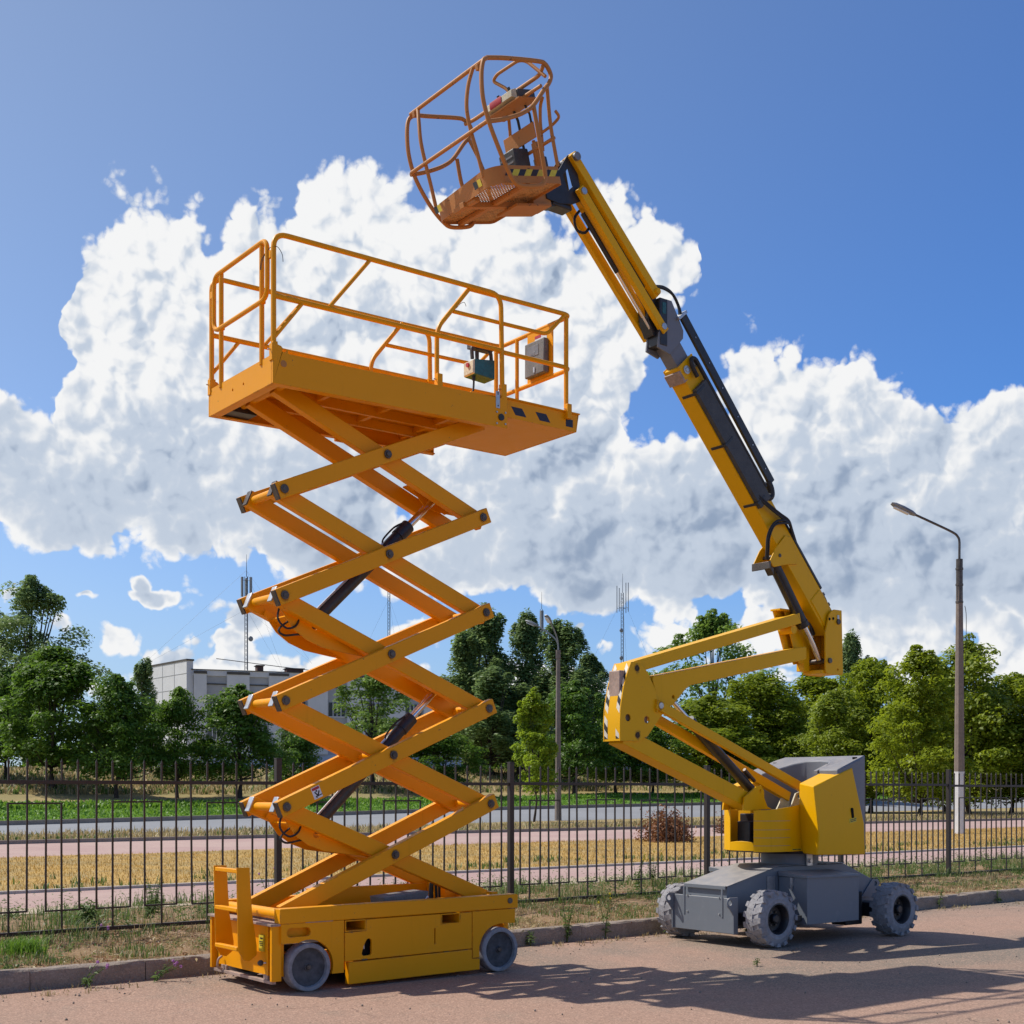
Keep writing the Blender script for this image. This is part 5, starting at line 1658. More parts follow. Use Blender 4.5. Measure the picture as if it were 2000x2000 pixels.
MB().tube([a + d * .2 + Vector((0.03, -.05, .03)), b_ + Vector((.03, -.05, .03))], .012, 6).tube([a + d * .3 + Vector((0.10, -.02, .17)), b_ + Vector((.0, -.02, .22))], .02, 6).build('jib_hose', 'black_rubber', boom)
MB().arm((9.16, 6.42), (8.27, 7.36), 0.045, 9.70, 9.76, 0, 0).build('level_rod', LM, boom, 0.004)
MB().tube(curve_pts([(8.30, 9.74, 7.26), (8.24, 9.74, 7.17), (8.27, 9.74, 7.07), (8.36, 9.73, 7.06), (8.41, 9.72, 7.12)]), .014, 7).build('hose', 'black_rubber', boom)
# black head carrying the basket
bk = [(8.07, 7.70), (8.16, 7.73), (8.24, 7.40), (8.25, 7.31), (8.14, 7.25), (7.98, 7.21), (7.82, 7.22), (7.80, 7.30), (7.86, 7.42), (7.96, 7.52)]
for ys in ((9.645, 9.66), (9.80, 9.815)):
    MB().prism([bk, [(8.02, 7.50), (8.08, 7.58), (8.14, 7.42), (8.08, 7.36)]], 'xz', *ys).build('basket_bracket', 'black_steel', boom, 0.003)
MB().cyl((7.93, BYC + .03, 7.18), (7.80, BYC + .03, 7.62), .065, 20).build('rotator', 'black_steel', boom, 0.004)
MB().box((7.90, 9.655, 7.19), (8.14, 9.805, 7.23)).build('bracket_foot', 'black_steel', boom, 0.01)

# --- basket, tipped a little forwards
basket = empty('basket', (0, 0, 0))
bpy.data.objects.remove(basket)
PH = R(15.1)
BO = Vector((6.891, 0, 6.95))


def bl(a, y, h):
    return (BO.x + math.cos(PH) * a - math.sin(PH) * h, y, BO.z + math.sin(PH) * a + math.cos(PH) * h)


FOm = 'faded_orange'
N0, N1 = 9.225, 10.305
plan = []
rc = 0.16
for (cx_, cy_, a0) in ((rc, N0 + rc, 180), (0.81 - .05, N0 + .05, 270), (0.81 - .05, N1 - .05, 0), (rc + .1, N1 - rc, 90)):
    rr = .05 if cx_ > .5 else rc
    for k in range(6):
        aa = R(a0 + 90 * k / 5)
        plan.append((cx_ + rr * math.cos(aa), cy_ + rr * math.sin(aa)))
# rim of the floor
rv, rfc = [], []
m = len(plan)
cxm, cym = .40, (N0 + N1) / 2
for (h, inset) in ((0.0, 0.0), (0.15, 0.0), (0.15, 0.012), (0.0, 0.012)):
    for (a_, y) in plan:
        vx, vy = a_ - cxm, y - cym
        ll = math.hypot(vx, vy)
        rv.append(bl(a_ - vx / ll * inset, y - vy / ll * inset, h))
for lv in range(4):
    for k in range(m):
        j = (k + 1) % m
        l2 = (lv + 1) % 4
        rfc.append((lv * m + k, lv * m + j, l2 * m + j, l2 * m + k))
rim = MB().add(rv, rfc).build('basket_rim', FOm, boom, 0.0, 40)
# perforated floor as its own flat sheet with local axes in its plane
fme = bpy.data.meshes.new('basket_floor')
fme.from_pydata([(a_ - .4, y - cym, 0) for (a_, y) in plan], [], [tuple(range(m))])
fme.materials.append(MATS['perforated_plate'])
fl = bpy.data.objects.new('basket_floor', fme)
COL.objects.link(fl)
fl.parent = boom
fl.location = Vector(bl(.4, cym, 0.02)) - Vector(BC)
fl.rotation_euler = (0, -PH, 0)
# floor bearers
def bbox_(name, a0, a1, y0, y1, h0, h1, mat=FOm, bev=0.003, par=None):
    v = [bl(a0, y0, h0), bl(a1, y0, h0), bl(a1, y1, h0), bl(a0, y1, h0), bl(a0, y0, h1), bl(a1, y0, h1), bl(a1, y1, h1), bl(a0, y1, h1)]
    return MB().hexa(v).build(name, mat, par or boom, bev)


bbox_('bearer', .36, .42, 9.24, 10.29, -.022, .016)
bbox_('bearer', .02, .80, 9.735, 9.795, -.035, .014)
bbox_('bearer', .05, .11, 9.60, 9.93, -.03, .012)
bbox_('mount_plate', .55, .98, 9.62, 9.92, -.06, -.036)
bbox_('mount_box', .80, 1.02, 9.66, 9.88, -.05, .10)
# hazard stripes on the near end
for k in range(9):
    a0 = .13 + k * .074
    mt = 'black_print' if k % 2 == 0 else 'yellow_print'
    v = []
    for (da, h) in ((0.0, .062), (.074, .062), (.074 + .045, .118), (.045, .118)):
        v.append((min(a0 + da, .80), h))
    q = [bl(a_, N0 - .0012, h) for (a_, h) in v] + [bl(a_, N0 - .0002, h) for (a_, h) in v]
    if a0 < .74:
        MB().add(q, [(0, 1, 2, 3), (4, 7, 6, 5), (0, 4, 5, 1), (1, 5, 6, 2), (2, 6, 7, 3), (3, 7, 4, 0)]).build('hazard_stripe', mt, rim, 0, 0)
for (ya, yb) in ((9.40, 9.52), (10.03, 10.13)):
    for k in range(2):
        y0_ = ya + (yb - ya) * .5 * k
        pts = [(y0_, .035), (y0_ + .05, .035), (y0_ + .065, .10), (y0_ + .015, .10)]
        q = [bl(-.0015, y, h) for (y, h) in pts] + [bl(-.0003, y, h) for (y, h) in pts]
        MB().add(q, [(0, 1, 2, 3), (4, 7, 6, 5), (0, 4, 5, 1), (1, 5, 6, 2), (2, 6, 7, 3), (3, 7, 4, 0)]).build('hazard_stripe', 'black_print' if k else 'yellow_print', rim, 0, 0)

RB = 0.0185


def brail(name, pts, r=RB, fr=0.0, smooth_n=0):
    q = [bl(*p_) for p_ in pts]
    if fr:
        q = fillet(q, fr, 6)
    if smooth_n:
        q = curve_pts(q, smooth_n)
    return MB().tube(q, r, 10).build(name, FOm, boom)


YN_, YF_ = 9.105, 10.345
for si in (0, 1):
    Y_ = YN_ if si == 0 else YF_
    s = 1 if si == 0 else -1
    yi = lambda d_: Y_ + d_ * s
    # bulging front post running down, under the floor and up again behind
    da = 0.0 if si == 0 else 0.045
    dh = 0.0 if si == 0 else 0.022
    brail('hoop_post', [(a_ + da, y_, h_ + (dh if h_ < 0.02 else 0)) for (a_, y_, h_) in ((.10, yi(.02), 1.003), (.035, yi(0), .965), (-.015, yi(0), .85), (-.050, yi(0), .66), (-.038, yi(0), .47), (.010, yi(.01), .30), (.075, yi(.03), .14), (.15, yi(.05), .0), (.235, yi(.05), -.05), (.44, yi(.05), -.048), (.52, yi(.05), -.005), (.535, yi(.04), .07), (.522, yi(.02), .23), (.508, yi(0), .40), (.515, yi(0), .62))], .0195, 0, 5)
    # side loop: top rail, rear bend and curved return
    brail('side_loop', [(.10, yi(.02), 1.005), (.30, yi(0), 1.006), (.66, yi(0), 1.004), (.745, yi(.0), .988), (.795, yi(.01), .935), (.80, yi(.01), .88), (.76, yi(.01), .825), (.68, yi(.0), .765), (.51, yi(0), .62), (.38, yi(0), .555), (.245, yi(0), .515), (.10, yi(0), .485), (-.03, yi(0), .468)], .0195, 0, 5)
    bbox_('gusset_eye', .05, .09, min(yi(.10), yi(.14)), max(yi(.10), yi(.14)), .94, .985)
    # inner front posts
    yb = 9.375 if si == 0 else 10.125
    brail('front_post', [(.085, yb - .06 * s, .995), (.03, yb - .015 * s, .86), (-.015, yb + .01 * s, .68), (-.015, yb + .012 * s, .48), (.0, yb + .005 * s, .30), (.01, yb, .10)], .0175, 0, 5)
    brail('side_post', [(.78, yi(.12), .15), (.77, yi(.10), .50), (.74, yi(.02), .80)], .017, 0, 5)
brail('front_top_rail', [(.09, YN_ + .03, 1.0), (.085, 9.45, .998), (.085, 10.05, .998), (.09, YF_ - .03, 1.0)], .0185)
brail('front_mid_rail', [(-.03, YN_ + .02, .478), (-.03, YF_ - .02, .478)], .0185)
brail('rear_top_rail', [(.72, YN_, .965), (.75, 9.20, .93), (.75, 10.2, .935), (.75, YF_, .95)], .0185, .05)
brail('console_rail', [(.66, YN_ + .01, .80), (.66, 9.93, .812), (.60, 10.0, .78)], .0165, .04)
brail('rear_mid_rail', [(.80, 9.22, .40), (.80, 10.28, .40)], .0165)
brail('console_guard', [(.74, 9.62, .935), (.74, 9.66, 1.0), (.72, 9.80, 1.12), (.72, 9.725, 1.15), (.72, 9.40, 1.14), (.72, 9.30, 1.09), (.73, 9.11, .88)], .0155, .06)
brail('rear_brace', [(.80, 9.92, .40), (.80, 9.80, .62), (.76, 9.72, .80)], .0155, .05)
brail('rear_brace', [(.80, 9.40, .35), (.80, 9.36, .60), (.80, 9.32, .72), (.78, 9.25, .76)], .0155, .05)
brail('hand_loop', [(.80, 9.36, .50), (.83, 9.24, .52), (.86, 9.16, .56), (.80, 9.14, .60)], .0135, .04)
bbox_('rear_panel', .765, .775, 9.42, 9.87, .48, .62)
con = bbox_('control_console', .60, .80, 9.36, 9.80, .795, .875, 'black_plastic', .008)
MB().hexa([bl(.55, 9.40, .82), bl(.60, 9.38, .80), bl(.60, 9.80, .80), bl(.55, 9.80, .82), bl(.56, 9.40, .88), bl(.60, 9.38, .885), bl(.60, 9.80, .885), bl(.56, 9.80, .88)]).build('console_face', 'cream_paint', con, .003)
MB().hexa([bl(.545, 9.55, .835), bl(.549, 9.55, .82), bl(.549, 9.72, .82), bl(.545, 9.72, .835), bl(.552, 9.55, .875), bl(.556, 9.55, .885), bl(.556, 9.72, .885), bl(.552, 9.72, .875)]).build('red_label', 'red_print', con)
MB().cyl(bl(.64, 9.50, .875), bl(.62, 9.50, .94), .014, 10).cyl(bl(.64, 9.66, .875), bl(.62, 9.66, .93), .014, 10).build('joysticks', 'black_plastic', con)
bbox_('console_tray', .56, .80, 9.32, 9.84, .775, .79, FOm, .002, con)
brail('rear_post', [(.80, 9.50, .10), (.80, 9.50, .48)], .016)
brail('rear_post', [(.80, 9.80, .10), (.80, 9.80, .48)], .016)
MB().tube([bl(*p_) for p_ in ((.72, 9.60, .79), (.77, 9.62, .70), (.79, 9.64, .55), (.80, 9.64, .30))], .013, 7).tube([bl(*p_) for p_ in ((.74, 9.46, .79), (.78, 9.46, .70), (.79, 9.47, .62))], .011, 7).build('control_cable', 'black_rubber', boom)
tb = bbox_('tool_box', .60, .78, 9.57, 9.80, .18, .44, 'black_plastic', .014)
for k in range(4):
    bbox_('slot', .596, .602, 9.60, 9.78, .22 + k * .05, .235 + k * .05, 'lamp_grey', 0, tb)
bbox_('hinge_post', .79, .84, 9.46, 9.53, .15, .46)

# ------------------------------------------------------------------ street lamps
def lamp_right():
    x, y = 43.41, 28.9
    L = Vector((-SY, CY, 0))          # the arm reaches over the path
    r = empty('street_lamp', (x, y, 0), 'tall concrete street lamp with one arm and whitewashed foot behind the fence', 'street lamp')
    p = MB()
    vs, fs = [], []
    zs = [(0, .205), (2.9, .185), (6.0, .155), (8.6, .13), (10.35, .115)]
    for (z, w) in zs:
        for k in range(8):
            a = 2 * PI * (k + .5) / 8
            vs.append((x + w * math.cos(a), y + w * math.sin(a), z))
    for i in range(len(zs) - 1):
        for k in range(8):
            fs.append((i * 8 + k, i * 8 + (k + 1) % 8, i * 8 + 8 + (k + 1) % 8, i * 8 + 8 + k))
    fs.append(tuple(range(32, 40)))
    p.add(vs, fs).build('pole', 'concrete_pole', r, 0, 0)
    w2 = MB()
    vs = []
    for (z, w) in ((0, .211), (2.35, .194)):
        for k in range(8):
            a = 2 * PI * (k + .5) / 8
            vs.append((x + w * math.cos(a), y + w * math.sin(a), z))
    w2.add(vs, [(k, (k + 1) % 8, 8 + (k + 1) % 8, 8 + k) for k in range(8)]).build('whitewashed_foot', 'whitewash', r, 0, 0)
    for zb in (8.7, 9.35, 9.95):
        MB().lathe([(.12, 0), (.145, .0), (.145, .07), (.12, .07)], (x, y, zb), 'z', 16).build('band', 'bolt_steel', r)
    c0 = Vector((x, y, 0))
    MB().tube([c0 + Vector((0, 0, 8.8)), c0 + Vector((0, 0, 10.35))], .128, 10).build('sleeve', 'bolt_steel', r)
    pts = [c0 + Vector((0, 0, 10.3)), c0 + Vector((0, 0, 10.62)), c0 + Vector((0, 0, 11.0)), c0 + L * .05 + Vector((0, 0, 11.18)), c0 + L * .25 + Vector((0, 0, 11.36)), c0 + L * 1.0 + Vector((0, 0, 11.72)), c0 + L * 1.72 + Vector((0, 0, 12.05))]
    MB().tube(curve_pts(pts, 5), .045, 8).build('arm', 'bolt_steel', r)
    d = (L * .84 + Vector((0, 0, .40))).normalized()
    up = Vector((0, 0, 1))
    up = (up - d * up.dot(d)).normalized()
    sd = d.cross(up)
    h0 = c0 + L * 1.66 + Vector((0, 0, 12.02))
    vs = []
    prof = [(0, .07, .06, .06), (.15, .13, .10, .08), (.5, .17, .12, .10), (.85, .155, .10, .09), (1.0, .10, .05, .05)]
    for (t, w, hu, hd) in prof:
        for k in range(10):
            a = 2 * PI * k / 10
            vs.append(h0 + d * t + sd * w * math.cos(a) + up * ((hu if math.sin(a) > 0 else hd) * math.sin(a)))
    fs = []
    for i in range(len(prof) - 1):
        for k in range(10):
            fs.append((i * 10 + k, i * 10 + (k + 1) % 10, i * 10 + 10 + (k + 1) % 10, i * 10 + 10 + k))
    fs += [tuple(range(10)), tuple(range(40, 50))]
    hd_ = MB().add(vs, fs).build('lamp_head', 'lamp_grey', r)
    MB().obox(h0 + d * .55 - up * .09, d, sd, up, .62, .22, .05).build('glass', 'whitewash', hd_, .02)
    MB().tube(curve_pts([c0 + Vector((.20, -.1, 8.6)), c0 + Vector((.26, -.12, 8.2)), c0 + Vector((.24, -.12, 7.0)), c0 + Vector((.22, -.1, 6.2))]), .012, 5).build('loose_wire', 'black_rubber', r)


def lamp_double():
    x, y = 45.75, 55.47
    L = Vector((-SY, CY, 0))
    r = empty('street_lamp', (x, y, 0), 'grey street lamp with two lamp heads rising among the trees', 'street lamp')
    c0 = Vector((x, y, 0))
    vs, fs = [], []
    zs = [(0, .20), (2.5, .165), (6.0, .14), (9.0, .115)]
    for (z, w) in zs:
        for k in range(8):
            a = 2 * PI * (k + .5) / 8
            vs.append((x + w * math.cos(a), y + w * math.sin(a), z))
    for i in range(len(zs) - 1):
        for k in range(8):
            fs.append((i * 8 + k, i * 8 + (k + 1) % 8, i * 8 + 8 + (k + 1) % 8, i * 8 + 8 + k))
    MB().add(vs, fs).build('pole', 'concrete_pole', r, 0, 0)
    MB().cyl(c0 + Vector((0, 0, 8.9)), c0 + Vector((0, 0, 9.35)), .14, 12).build('collar', 'concrete_pole', r)
    for (ex, ez, yd) in ((1.15, 10.75, .35), (.42, 10.72, -.75)):
        e_ = c0 + L * ex + Vector((CY, SY, 0)) * yd + Vector((0, 0, ez))
        MB().tube(curve_pts([c0 + Vector((0, 0, 9.1)), c0 + Vector((0, 0, 9.6)), c0 + (e_ - c0) * Vector((.12, .12, 0)) + Vector((0, 0, 9.95)), c0 + (e_ - c0) * Vector((.5, .5, 0)) + Vector((0, 0, 10.35)), e_], 5), .042, 8).build('arm', 'pole_steel', r)
        d = Vector((e_.x - x, e_.y - y, .55)).normalized()
        up = (Vector((0, 0, 1)) - d * d.z).normalized()
        sd = d.cross(up)
        prof = [(-.05, .06, .05), (.12, .13, .09), (.4, .16, .11), (.62, .13, .08), (.72, .07, .03)]
        vs = []
        for (t, w, hh) in prof:
            for k in range(10):
                a = 2 * PI * k / 10
                vs.append(e_ + d * t + sd * w * math.cos(a) + up * hh * math.sin(a))
        fs = []
        for i in range(len(prof) - 1):
            for k in range(10):
                fs.append((i * 10 + k, i * 10 + (k + 1) % 10, i * 10 + 10 + (k + 1) % 10, i * 10 + 10 + k))
        fs += [tuple(range(10)), tuple(range(40, 50))]
        hd_ = MB().add(vs, fs).build('lamp_head', 'pole_steel', r)
        MB().obox(e_ + d * .38 - up * .09, d, sd, up, .45, .2, .05).build('glass', 'whitewash', hd_, .02)


lamp_right()
lamp_double()


# ------------------------------------------------------------------ the factory behind the trees
plain('white_panel', (0.62, 0.63, 0.64), 0.8, 0.0, 0.10, 0.6, 0.3, 0.05)
plain('grey_panel', (0.40, 0.41, 0.42), 0.8, 0.0, 0.12, 0.5, 0.3, 0.05)
plain('pale_blue_wall', (0.44, 0.50, 0.62), 0.85, 0.0, 0.16, 0.7, 0.3, 0.05)
plain('roof_felt', (0.10, 0.095, 0.09), 0.9, 0.0, 0.3, 0.6, 0.2, 0)
plain('window_glass', (0.045, 0.055, 0.065), 0.15, 0.0, 0.3, 0.5, 0.6, 0)
plain('rust_iron', (0.12, 0.065, 0.05), 0.8, 0.0, 0.3, 3.0, 0.3, 0)

fac = empty('factory_building', (84, 152, 3.6), 'flat roofed white panelled factory standing behind the left trees', 'building')
A_, B_ = Vector((68.47, 154.93, 0)), Vector((102.27, 144.63, 0))     # ends of the long front
U_ = (B_ - A_).normalized()
LF = (B_ - A_).length
N_ = Vector((U_.y, -U_.x, 0))
if N_.y > 0:
    N_ = -N_                                                         # towards the street


def fb(u0, u1, n0, n1, z0, z1, b=None):
    b = b or MB()
    vs = []
    for z in (z0, z1):
        for (u, n) in ((u0, n0), (u1, n0), (u1, n1), (u0, n1)):
            q = A_ + U_ * u + N_ * n
            vs.append((q.x, q.y, z))
    return b.hexa(vs)


fb(0, LF, -16, 0, 2.5, 16.2).build('front_wall', 'grey_panel', fac, 0, 0)
fb(-.1, LF + .1, -16.2, .15, 16.2, 16.9).build('parapet', 'white_panel', fac, 0, 0)
fb(-.3, LF + .3, -16.4, .25, 16.9, 17.0).build('roof', 'roof_felt', fac, 0, 0)
fb(0, LF, 0, .25, 2.5, 6.4).build('plinth_wall', 'pale_blue_wall', fac, 0, 0)
bays = [(0.0, 1.55), (4.1, 6.9), (9.4, 11.9), (14.4, 17.0), (19.6, 22.2), (24.8, 27.4), (30.0, 32.6)]
for (u0, u1) in bays:
    fb(u0, u1, .002, .55, 6.4, 16.55).build('pilaster', 'white_panel', fac, 0, 0)
    fb(u0 - .06, u1 + .06, .55, .62, 16.4, 16.75).build('coping', 'roof_felt', fac, 0, 0)
for k in range(len(bays) - 1):
    u0, u1 = bays[k][1] + .25, bays[k + 1][0] - .25
    for (z0, z1) in ((8.2, 10.2), (11.4, 13.2)):
        w = fb(u0, u1, .03, .10, z0, z1).build('window', 'window_glass', fac, 0, 0)
        fb(u0 - .08, u1 + .08, .02, .16, z0 - .15, z0).build('sill', 'white_panel', w, 0, 0)
        nm = 4
        for q in range(1, nm):
            uu = u0 + (u1 - u0) * q / nm
            fb(uu - .05, uu + .05, .10, .14, z0, z1).build('mullion', 'white_panel', w, 0, 0)
    fb(bays[k][1], bays[k + 1][0], .02, .12, 15.1, 15.25).build('ledge', 'roof_felt', fac, 0, 0)
# taller gable block at the left end
G0 = A_ + N_ * .3 + U_ * (-.9)
gd = Vector((67.6 - 68.0, 176.3 - 155.4, 0)).normalized()


def gb(g0, g1, d0, d1, z0, z1a, z1b=None, b=None):
    """Box along the gable wall: g runs back from the corner, d is depth behind the face."""
    z1b = z1a if z1b is None else z1b
    gn = Vector((gd.y, -gd.x, 0))
    b = b or MB()
    P_ = lambda g, d, z: tuple(G0 + gd * g + gn * d + Vector((0, 0, z)))
    return b.hexa([P_(g0, d0, z0), P_(g1, d0, z0), P_(g1, d1, z0), P_(g0, d1, z0), P_(g0, d0, z1a), P_(g1, d0, z1b), P_(g1, d1, z1b), P_(g0, d1, z1a)])


gb(0, 11, .02, .9, 2.5, 18.0, 18.0).build('gable_wall', 'white_panel', fac, 0, 0)
gb(-.1, 11, -.06, 1.0, 18.0, 18.22, 18.22).build('gable_coping', 'roof_felt', fac, 0, 0)
gb(0, 11, -.03, .02, 2.5, 6.4).build('gable_plinth', 'pale_blue_wall', fac, 0, 0)
for zz in (8.2, 10.3, 12.4, 14.5, 16.4):
    gb(0, 11, -.012, .02, zz, zz + .06).build('panel_joint', 'grey_panel', fac, 0, 0)
for g in (3.6, 7.2):
    gb(g, g + .06, -.012, .02, 6.4, 18.0).build('panel_joint', 'grey_panel', fac, 0, 0)
for (u, w_, h_) in ((8.2, .8, .8), (12.0, 2.2, .55), (17.2, 2.0, 1.35), (21.5, 1.9, .5), (27, 1.2, .8)):
    fb(u, u + w_, -3.0, -1.4, 17.0, 17.0 + h_).build('roof_vent', 'rust_iron', fac, 0, 0)
    fb(u - .15, u + w_ + .15, -3.15, -1.25, 17.0 + h_, 17.1 + h_).build('vent_cap', 'roof_felt', fac, 0, 0)

wl = empty('boundary_wall', (80, 100, 3.5), 'pale blue painted concrete wall under the dark trees left of the boom', 'wall')
for k in range(7):
    x0 = 82.0 + k * 3.0
    y0 = 107.5 - k * .4
    MB().hexa([(x0, y0, 2.6), (x0 + 2.95, y0 - .4, 2.6), (x0 + 2.95, y0 - .2, 2.6), (x0, y0 + .2, 2.6), (x0, y0, 5.7), (x0 + 2.95, y0 - .4, 5.7), (x0 + 2.95, y0 - .2, 5.7), (x0, y0 + .2, 5.7)]).build('wall_panel', 'pale_blue_wall', wl, 0, 0)


# ------------------------------------------------------------------ radio masts
def mast(x, y, z0, z1, label, kind):
    r = empty('radio_mast', (x, y, z0), label, 'radio mast', 'radio masts on the skyline')
    c0 = Vector((x, y, 0))
    w = .22
    b = MB()
    zt = z1 - (2.2 if kind != 'thin' else .2)
    legs = []
    for k in range(3):
        a = 2 * PI * k / 3 + .4
        legs.append(Vector((math.cos(a) * w, math.sin(a) * w, 0)))
        b.tube([c0 + legs[k] + Vector((0, 0, z0)), c0 + legs[k] + Vector((0, 0, zt))], .045, 5)
    b.build('lattice_legs', 'mast_steel', r, 0, 0)
    br = MB()
    n = int((zt - z0) / .55)
    for i in range(n):
        za, zb = z0 + i * .55, z0 + (i + 1) * .55
        for k in range(3):
            j = (k + 1) % 3
            br.tube([c0 + legs[k] + Vector((0, 0, za)), c0 + legs[j] + Vector((0, 0, zb))], .02, 4)
    br.build('lattice_braces', 'mast_steel', r, 0, 0)
    MB().tube([c0 + Vector((0, 0, zt)), c0 + Vector((0, 0, z1 + .6))], [.05, .02], 5).build('tip', 'mast_steel', r, 0, 0)
    if kind == 'panels':
        for k in range(3):
            a = 2 * PI * k / 3 + 1.1
            q = c0 + Vector((math.cos(a) * .62, math.sin(a) * .62, 0))
            MB().box((q.x - .14, q.y - .12, zt - 2.6), (q.x + .14, q.y + .12, zt - .1)).build('antenna_panel', 'pole_steel', r, .02, 0)
            MB().tube([c0 + Vector((0, 0, zt - .5)), q + Vector((0, 0, zt - .5))], .03, 4).build('bracket', 'mast_steel', r, 0, 0)
            MB().box((q.x - .1, q.y - .1, zt - 4.6), (q.x + .1, q.y + .1, zt - 3.4)).build('antenna_panel', 'pole_steel', r, .02, 0)
            MB().tube([c0 + Vector((0, 0, zt - 4.0)), q + Vector((0, 0, zt - 4.0))], .03, 4).build('bracket', 'mast_steel', r, 0, 0)
        MB().lathe([(0, 0), (.3, .05), (.34, .14), (.3, .2), (0, .22)], (x + .5, y - .3, z0 + 4.0), 'y', 14).build('dish', 'pole_steel', r)
    elif kind == 'whips':
        for k in range(4):
            a = 2 * PI * k / 4 + .3
            q = c0 + Vector((math.cos(a) * .95, math.sin(a) * .95, 0))
            MB().tube([q + Vector((0, 0, zt - 2.8)), q + Vector((0, 0, zt + 1.6 - .5 * k % 1.3))], .06, 5).build('antenna', 'pole_steel', r, 0, 0)
            MB().tube([c0 + Vector((0, 0, zt - 2.2)), q + Vector((0, 0, zt - 2.2))], .03, 4).build('bracket', 'mast_steel', r, 0, 0)
        for zz in (zt - 5.5, zt - 9.5):
            MB().lathe([(0, 0), (.28, .05), (.32, .14), (.28, .2), (0, .22)], (x - .5, y - .4, zz), 'y', 14).build('dish', 'pole_steel', r)
    elif kind == 'cage':
        MB().box((x - .24, y - .24, zt - 3.6), (x + .24, y + .24, zt - .2)).build('antenna_cage', 'pole_steel', r, .05, 0)
        MB().box((x - .6, y - .5, zt - 5.2), (x + .6, y + .5, zt - 4.7)).build('platform', 'mast_steel', r, .02, 0)
    gw = MB()
    for (k, zz) in ((0, .9), (1, .9), (2, .9), (0, .55), (1, .55), (2, .55)):
        a = 2 * PI * k / 3 + .7
        q = c0 + Vector((math.cos(a) * 13, math.sin(a) * 13, z0))
        gw.tube([c0 + Vector((0, 0, z0 + (z1 - z0) * zz)), q], .010, 4)
    o = gw.build('guy_wires', 'mast_steel', r, 0, 0)
    o['kind'] = 'stuff'


mast(74.3, 152.0, 16.95, 31.0, 'lattice mast with panel antennas standing on the factory roof', 'panels')
mast(106.9, 170.1, 4.0, 34.1, 'plain thin lattice mast seen between the scissor arms', 'thin')
mast(131.6, 163.7, 4.0, 33.0, 'mast with a caged antenna rising behind the tall poplars', 'cage')
mast(128.4, 141.0, 4.0, 32.6, 'lattice mast with four whip antennas left of the boom knee', 'whips')
cable = MB().tube(curve_pts([(69.5, 150.5, 18.0), (90, 147, 16.7), (118, 138, 16.5), (150, 126, 17.6)], 8), .045, 4).build('overhead_cable', 'black_rubber', None, 0, 0)
tag(cable, 'thin dark overhead cable strung from the factory roof past the poplars', 'cable')

# ------------------------------------------------------------------ foliage
def leaf_mat(name, dark, light, trans=0.35):
    m, nt, b, out = new_mat(name)
    g = nt.nodes.new('ShaderNodeNewGeometry')
    rnd = g.outputs['Random Per Island']
    n1 = noise(nt, g.outputs['Position'], 0.9, 3, 0.6)
    f = mth(nt, 'ADD', mth(nt, 'MULTIPLY', rnd, 0.65), mth(nt, 'MULTIPLY_ADD', n1, 0.9, -0.25), clamp=True)
    c = mixrgb(nt, f, dark, light)
    nt.links.new(c, b.inputs['Base Color'])
    b.inputs['Roughness'].default_value = 0.5
    b.inputs['Specular IOR Level'].default_value = 0.35
    tr = nt.nodes.new('ShaderNodeBsdfTranslucent')
    nt.links.new(mixrgb(nt, 0.45, c, tuple(min(1, x * 1.6) for x in light)), tr.inputs['Color'])
    mx = nt.nodes.new('ShaderNodeMixShader')
    mx.inputs[0].default_value = trans
    nt.links.new(b.outputs[0], mx.inputs[1])
    nt.links.new(tr.outputs[0], mx.inputs[2])
    nt.links.new(mx.outputs[0], out.inputs[0])
    return m


leaf_mat('maple_leaf', (0.030, 0.080, 0.010), (0.150, 0.260, 0.028), 0.42)
leaf_mat('lime_leaf', (0.085, 0.140, 0.008), (0.310, 0.370, 0.022), 0.45)
leaf_mat('poplar_leaf', (0.080, 0.140, 0.045), (0.250, 0.345, 0.115), 0.42)
leaf_mat('ash_leaf', (0.080, 0.150, 0.022), (0.220, 0.330, 0.050), 0.42)
leaf_mat('young_leaf', (0.110, 0.190, 0.012), (0.300, 0.390, 0.026), 0.45)
leaf_mat('dry_leaf', (0.14, 0.055, 0.025), (0.30, 0.13, 0.05), 0.2)
leaf_mat('weed_leaf', (0.050, 0.095, 0.020), (0.130, 0.200, 0.045))
leaf_mat('fresh_grass', (0.085, 0.190, 0.018), (0.210, 0.360, 0.040))
leaf_mat('straw_blade', (0.36, 0.22, 0.06), (0.60, 0.40, 0.12), 0.25)
leaf_mat('hay_blade', (0.26, 0.20, 0.09), (0.46, 0.36, 0.18), 0.25)
leaf_mat('petal', (0.35, 0.14, 0.36), (0.55, 0.26, 0.55), 0.3)
leaf_mat('yellow_petal', (0.50, 0.40, 0.02), (0.68, 0.58, 0.06), 0.3)

NR = np.random.default_rng(21)


def unit(v):
    return v / np.maximum(np.linalg.norm(v, axis=-1, keepdims=True), 1e-9)


def leaves(c, n, size, rs, asp=0.62):
    """Rhombic leaves at centres c facing n."""
    k = len(c)
    t = unit(np.cross(n, rs.normal(size=(k, 3))))
    b = np.cross(n, t)
    s = size[:, None]
    fold = n * s * 0.12
    v = np.stack([c - t * s * .6, c - b * s * asp * .5 + fold, c + t * s * .6, c + b * s * asp * .5 + fold], 1).reshape(-1, 3)
    f = np.arange(4 * k).reshape(k, 4)
    return v, f


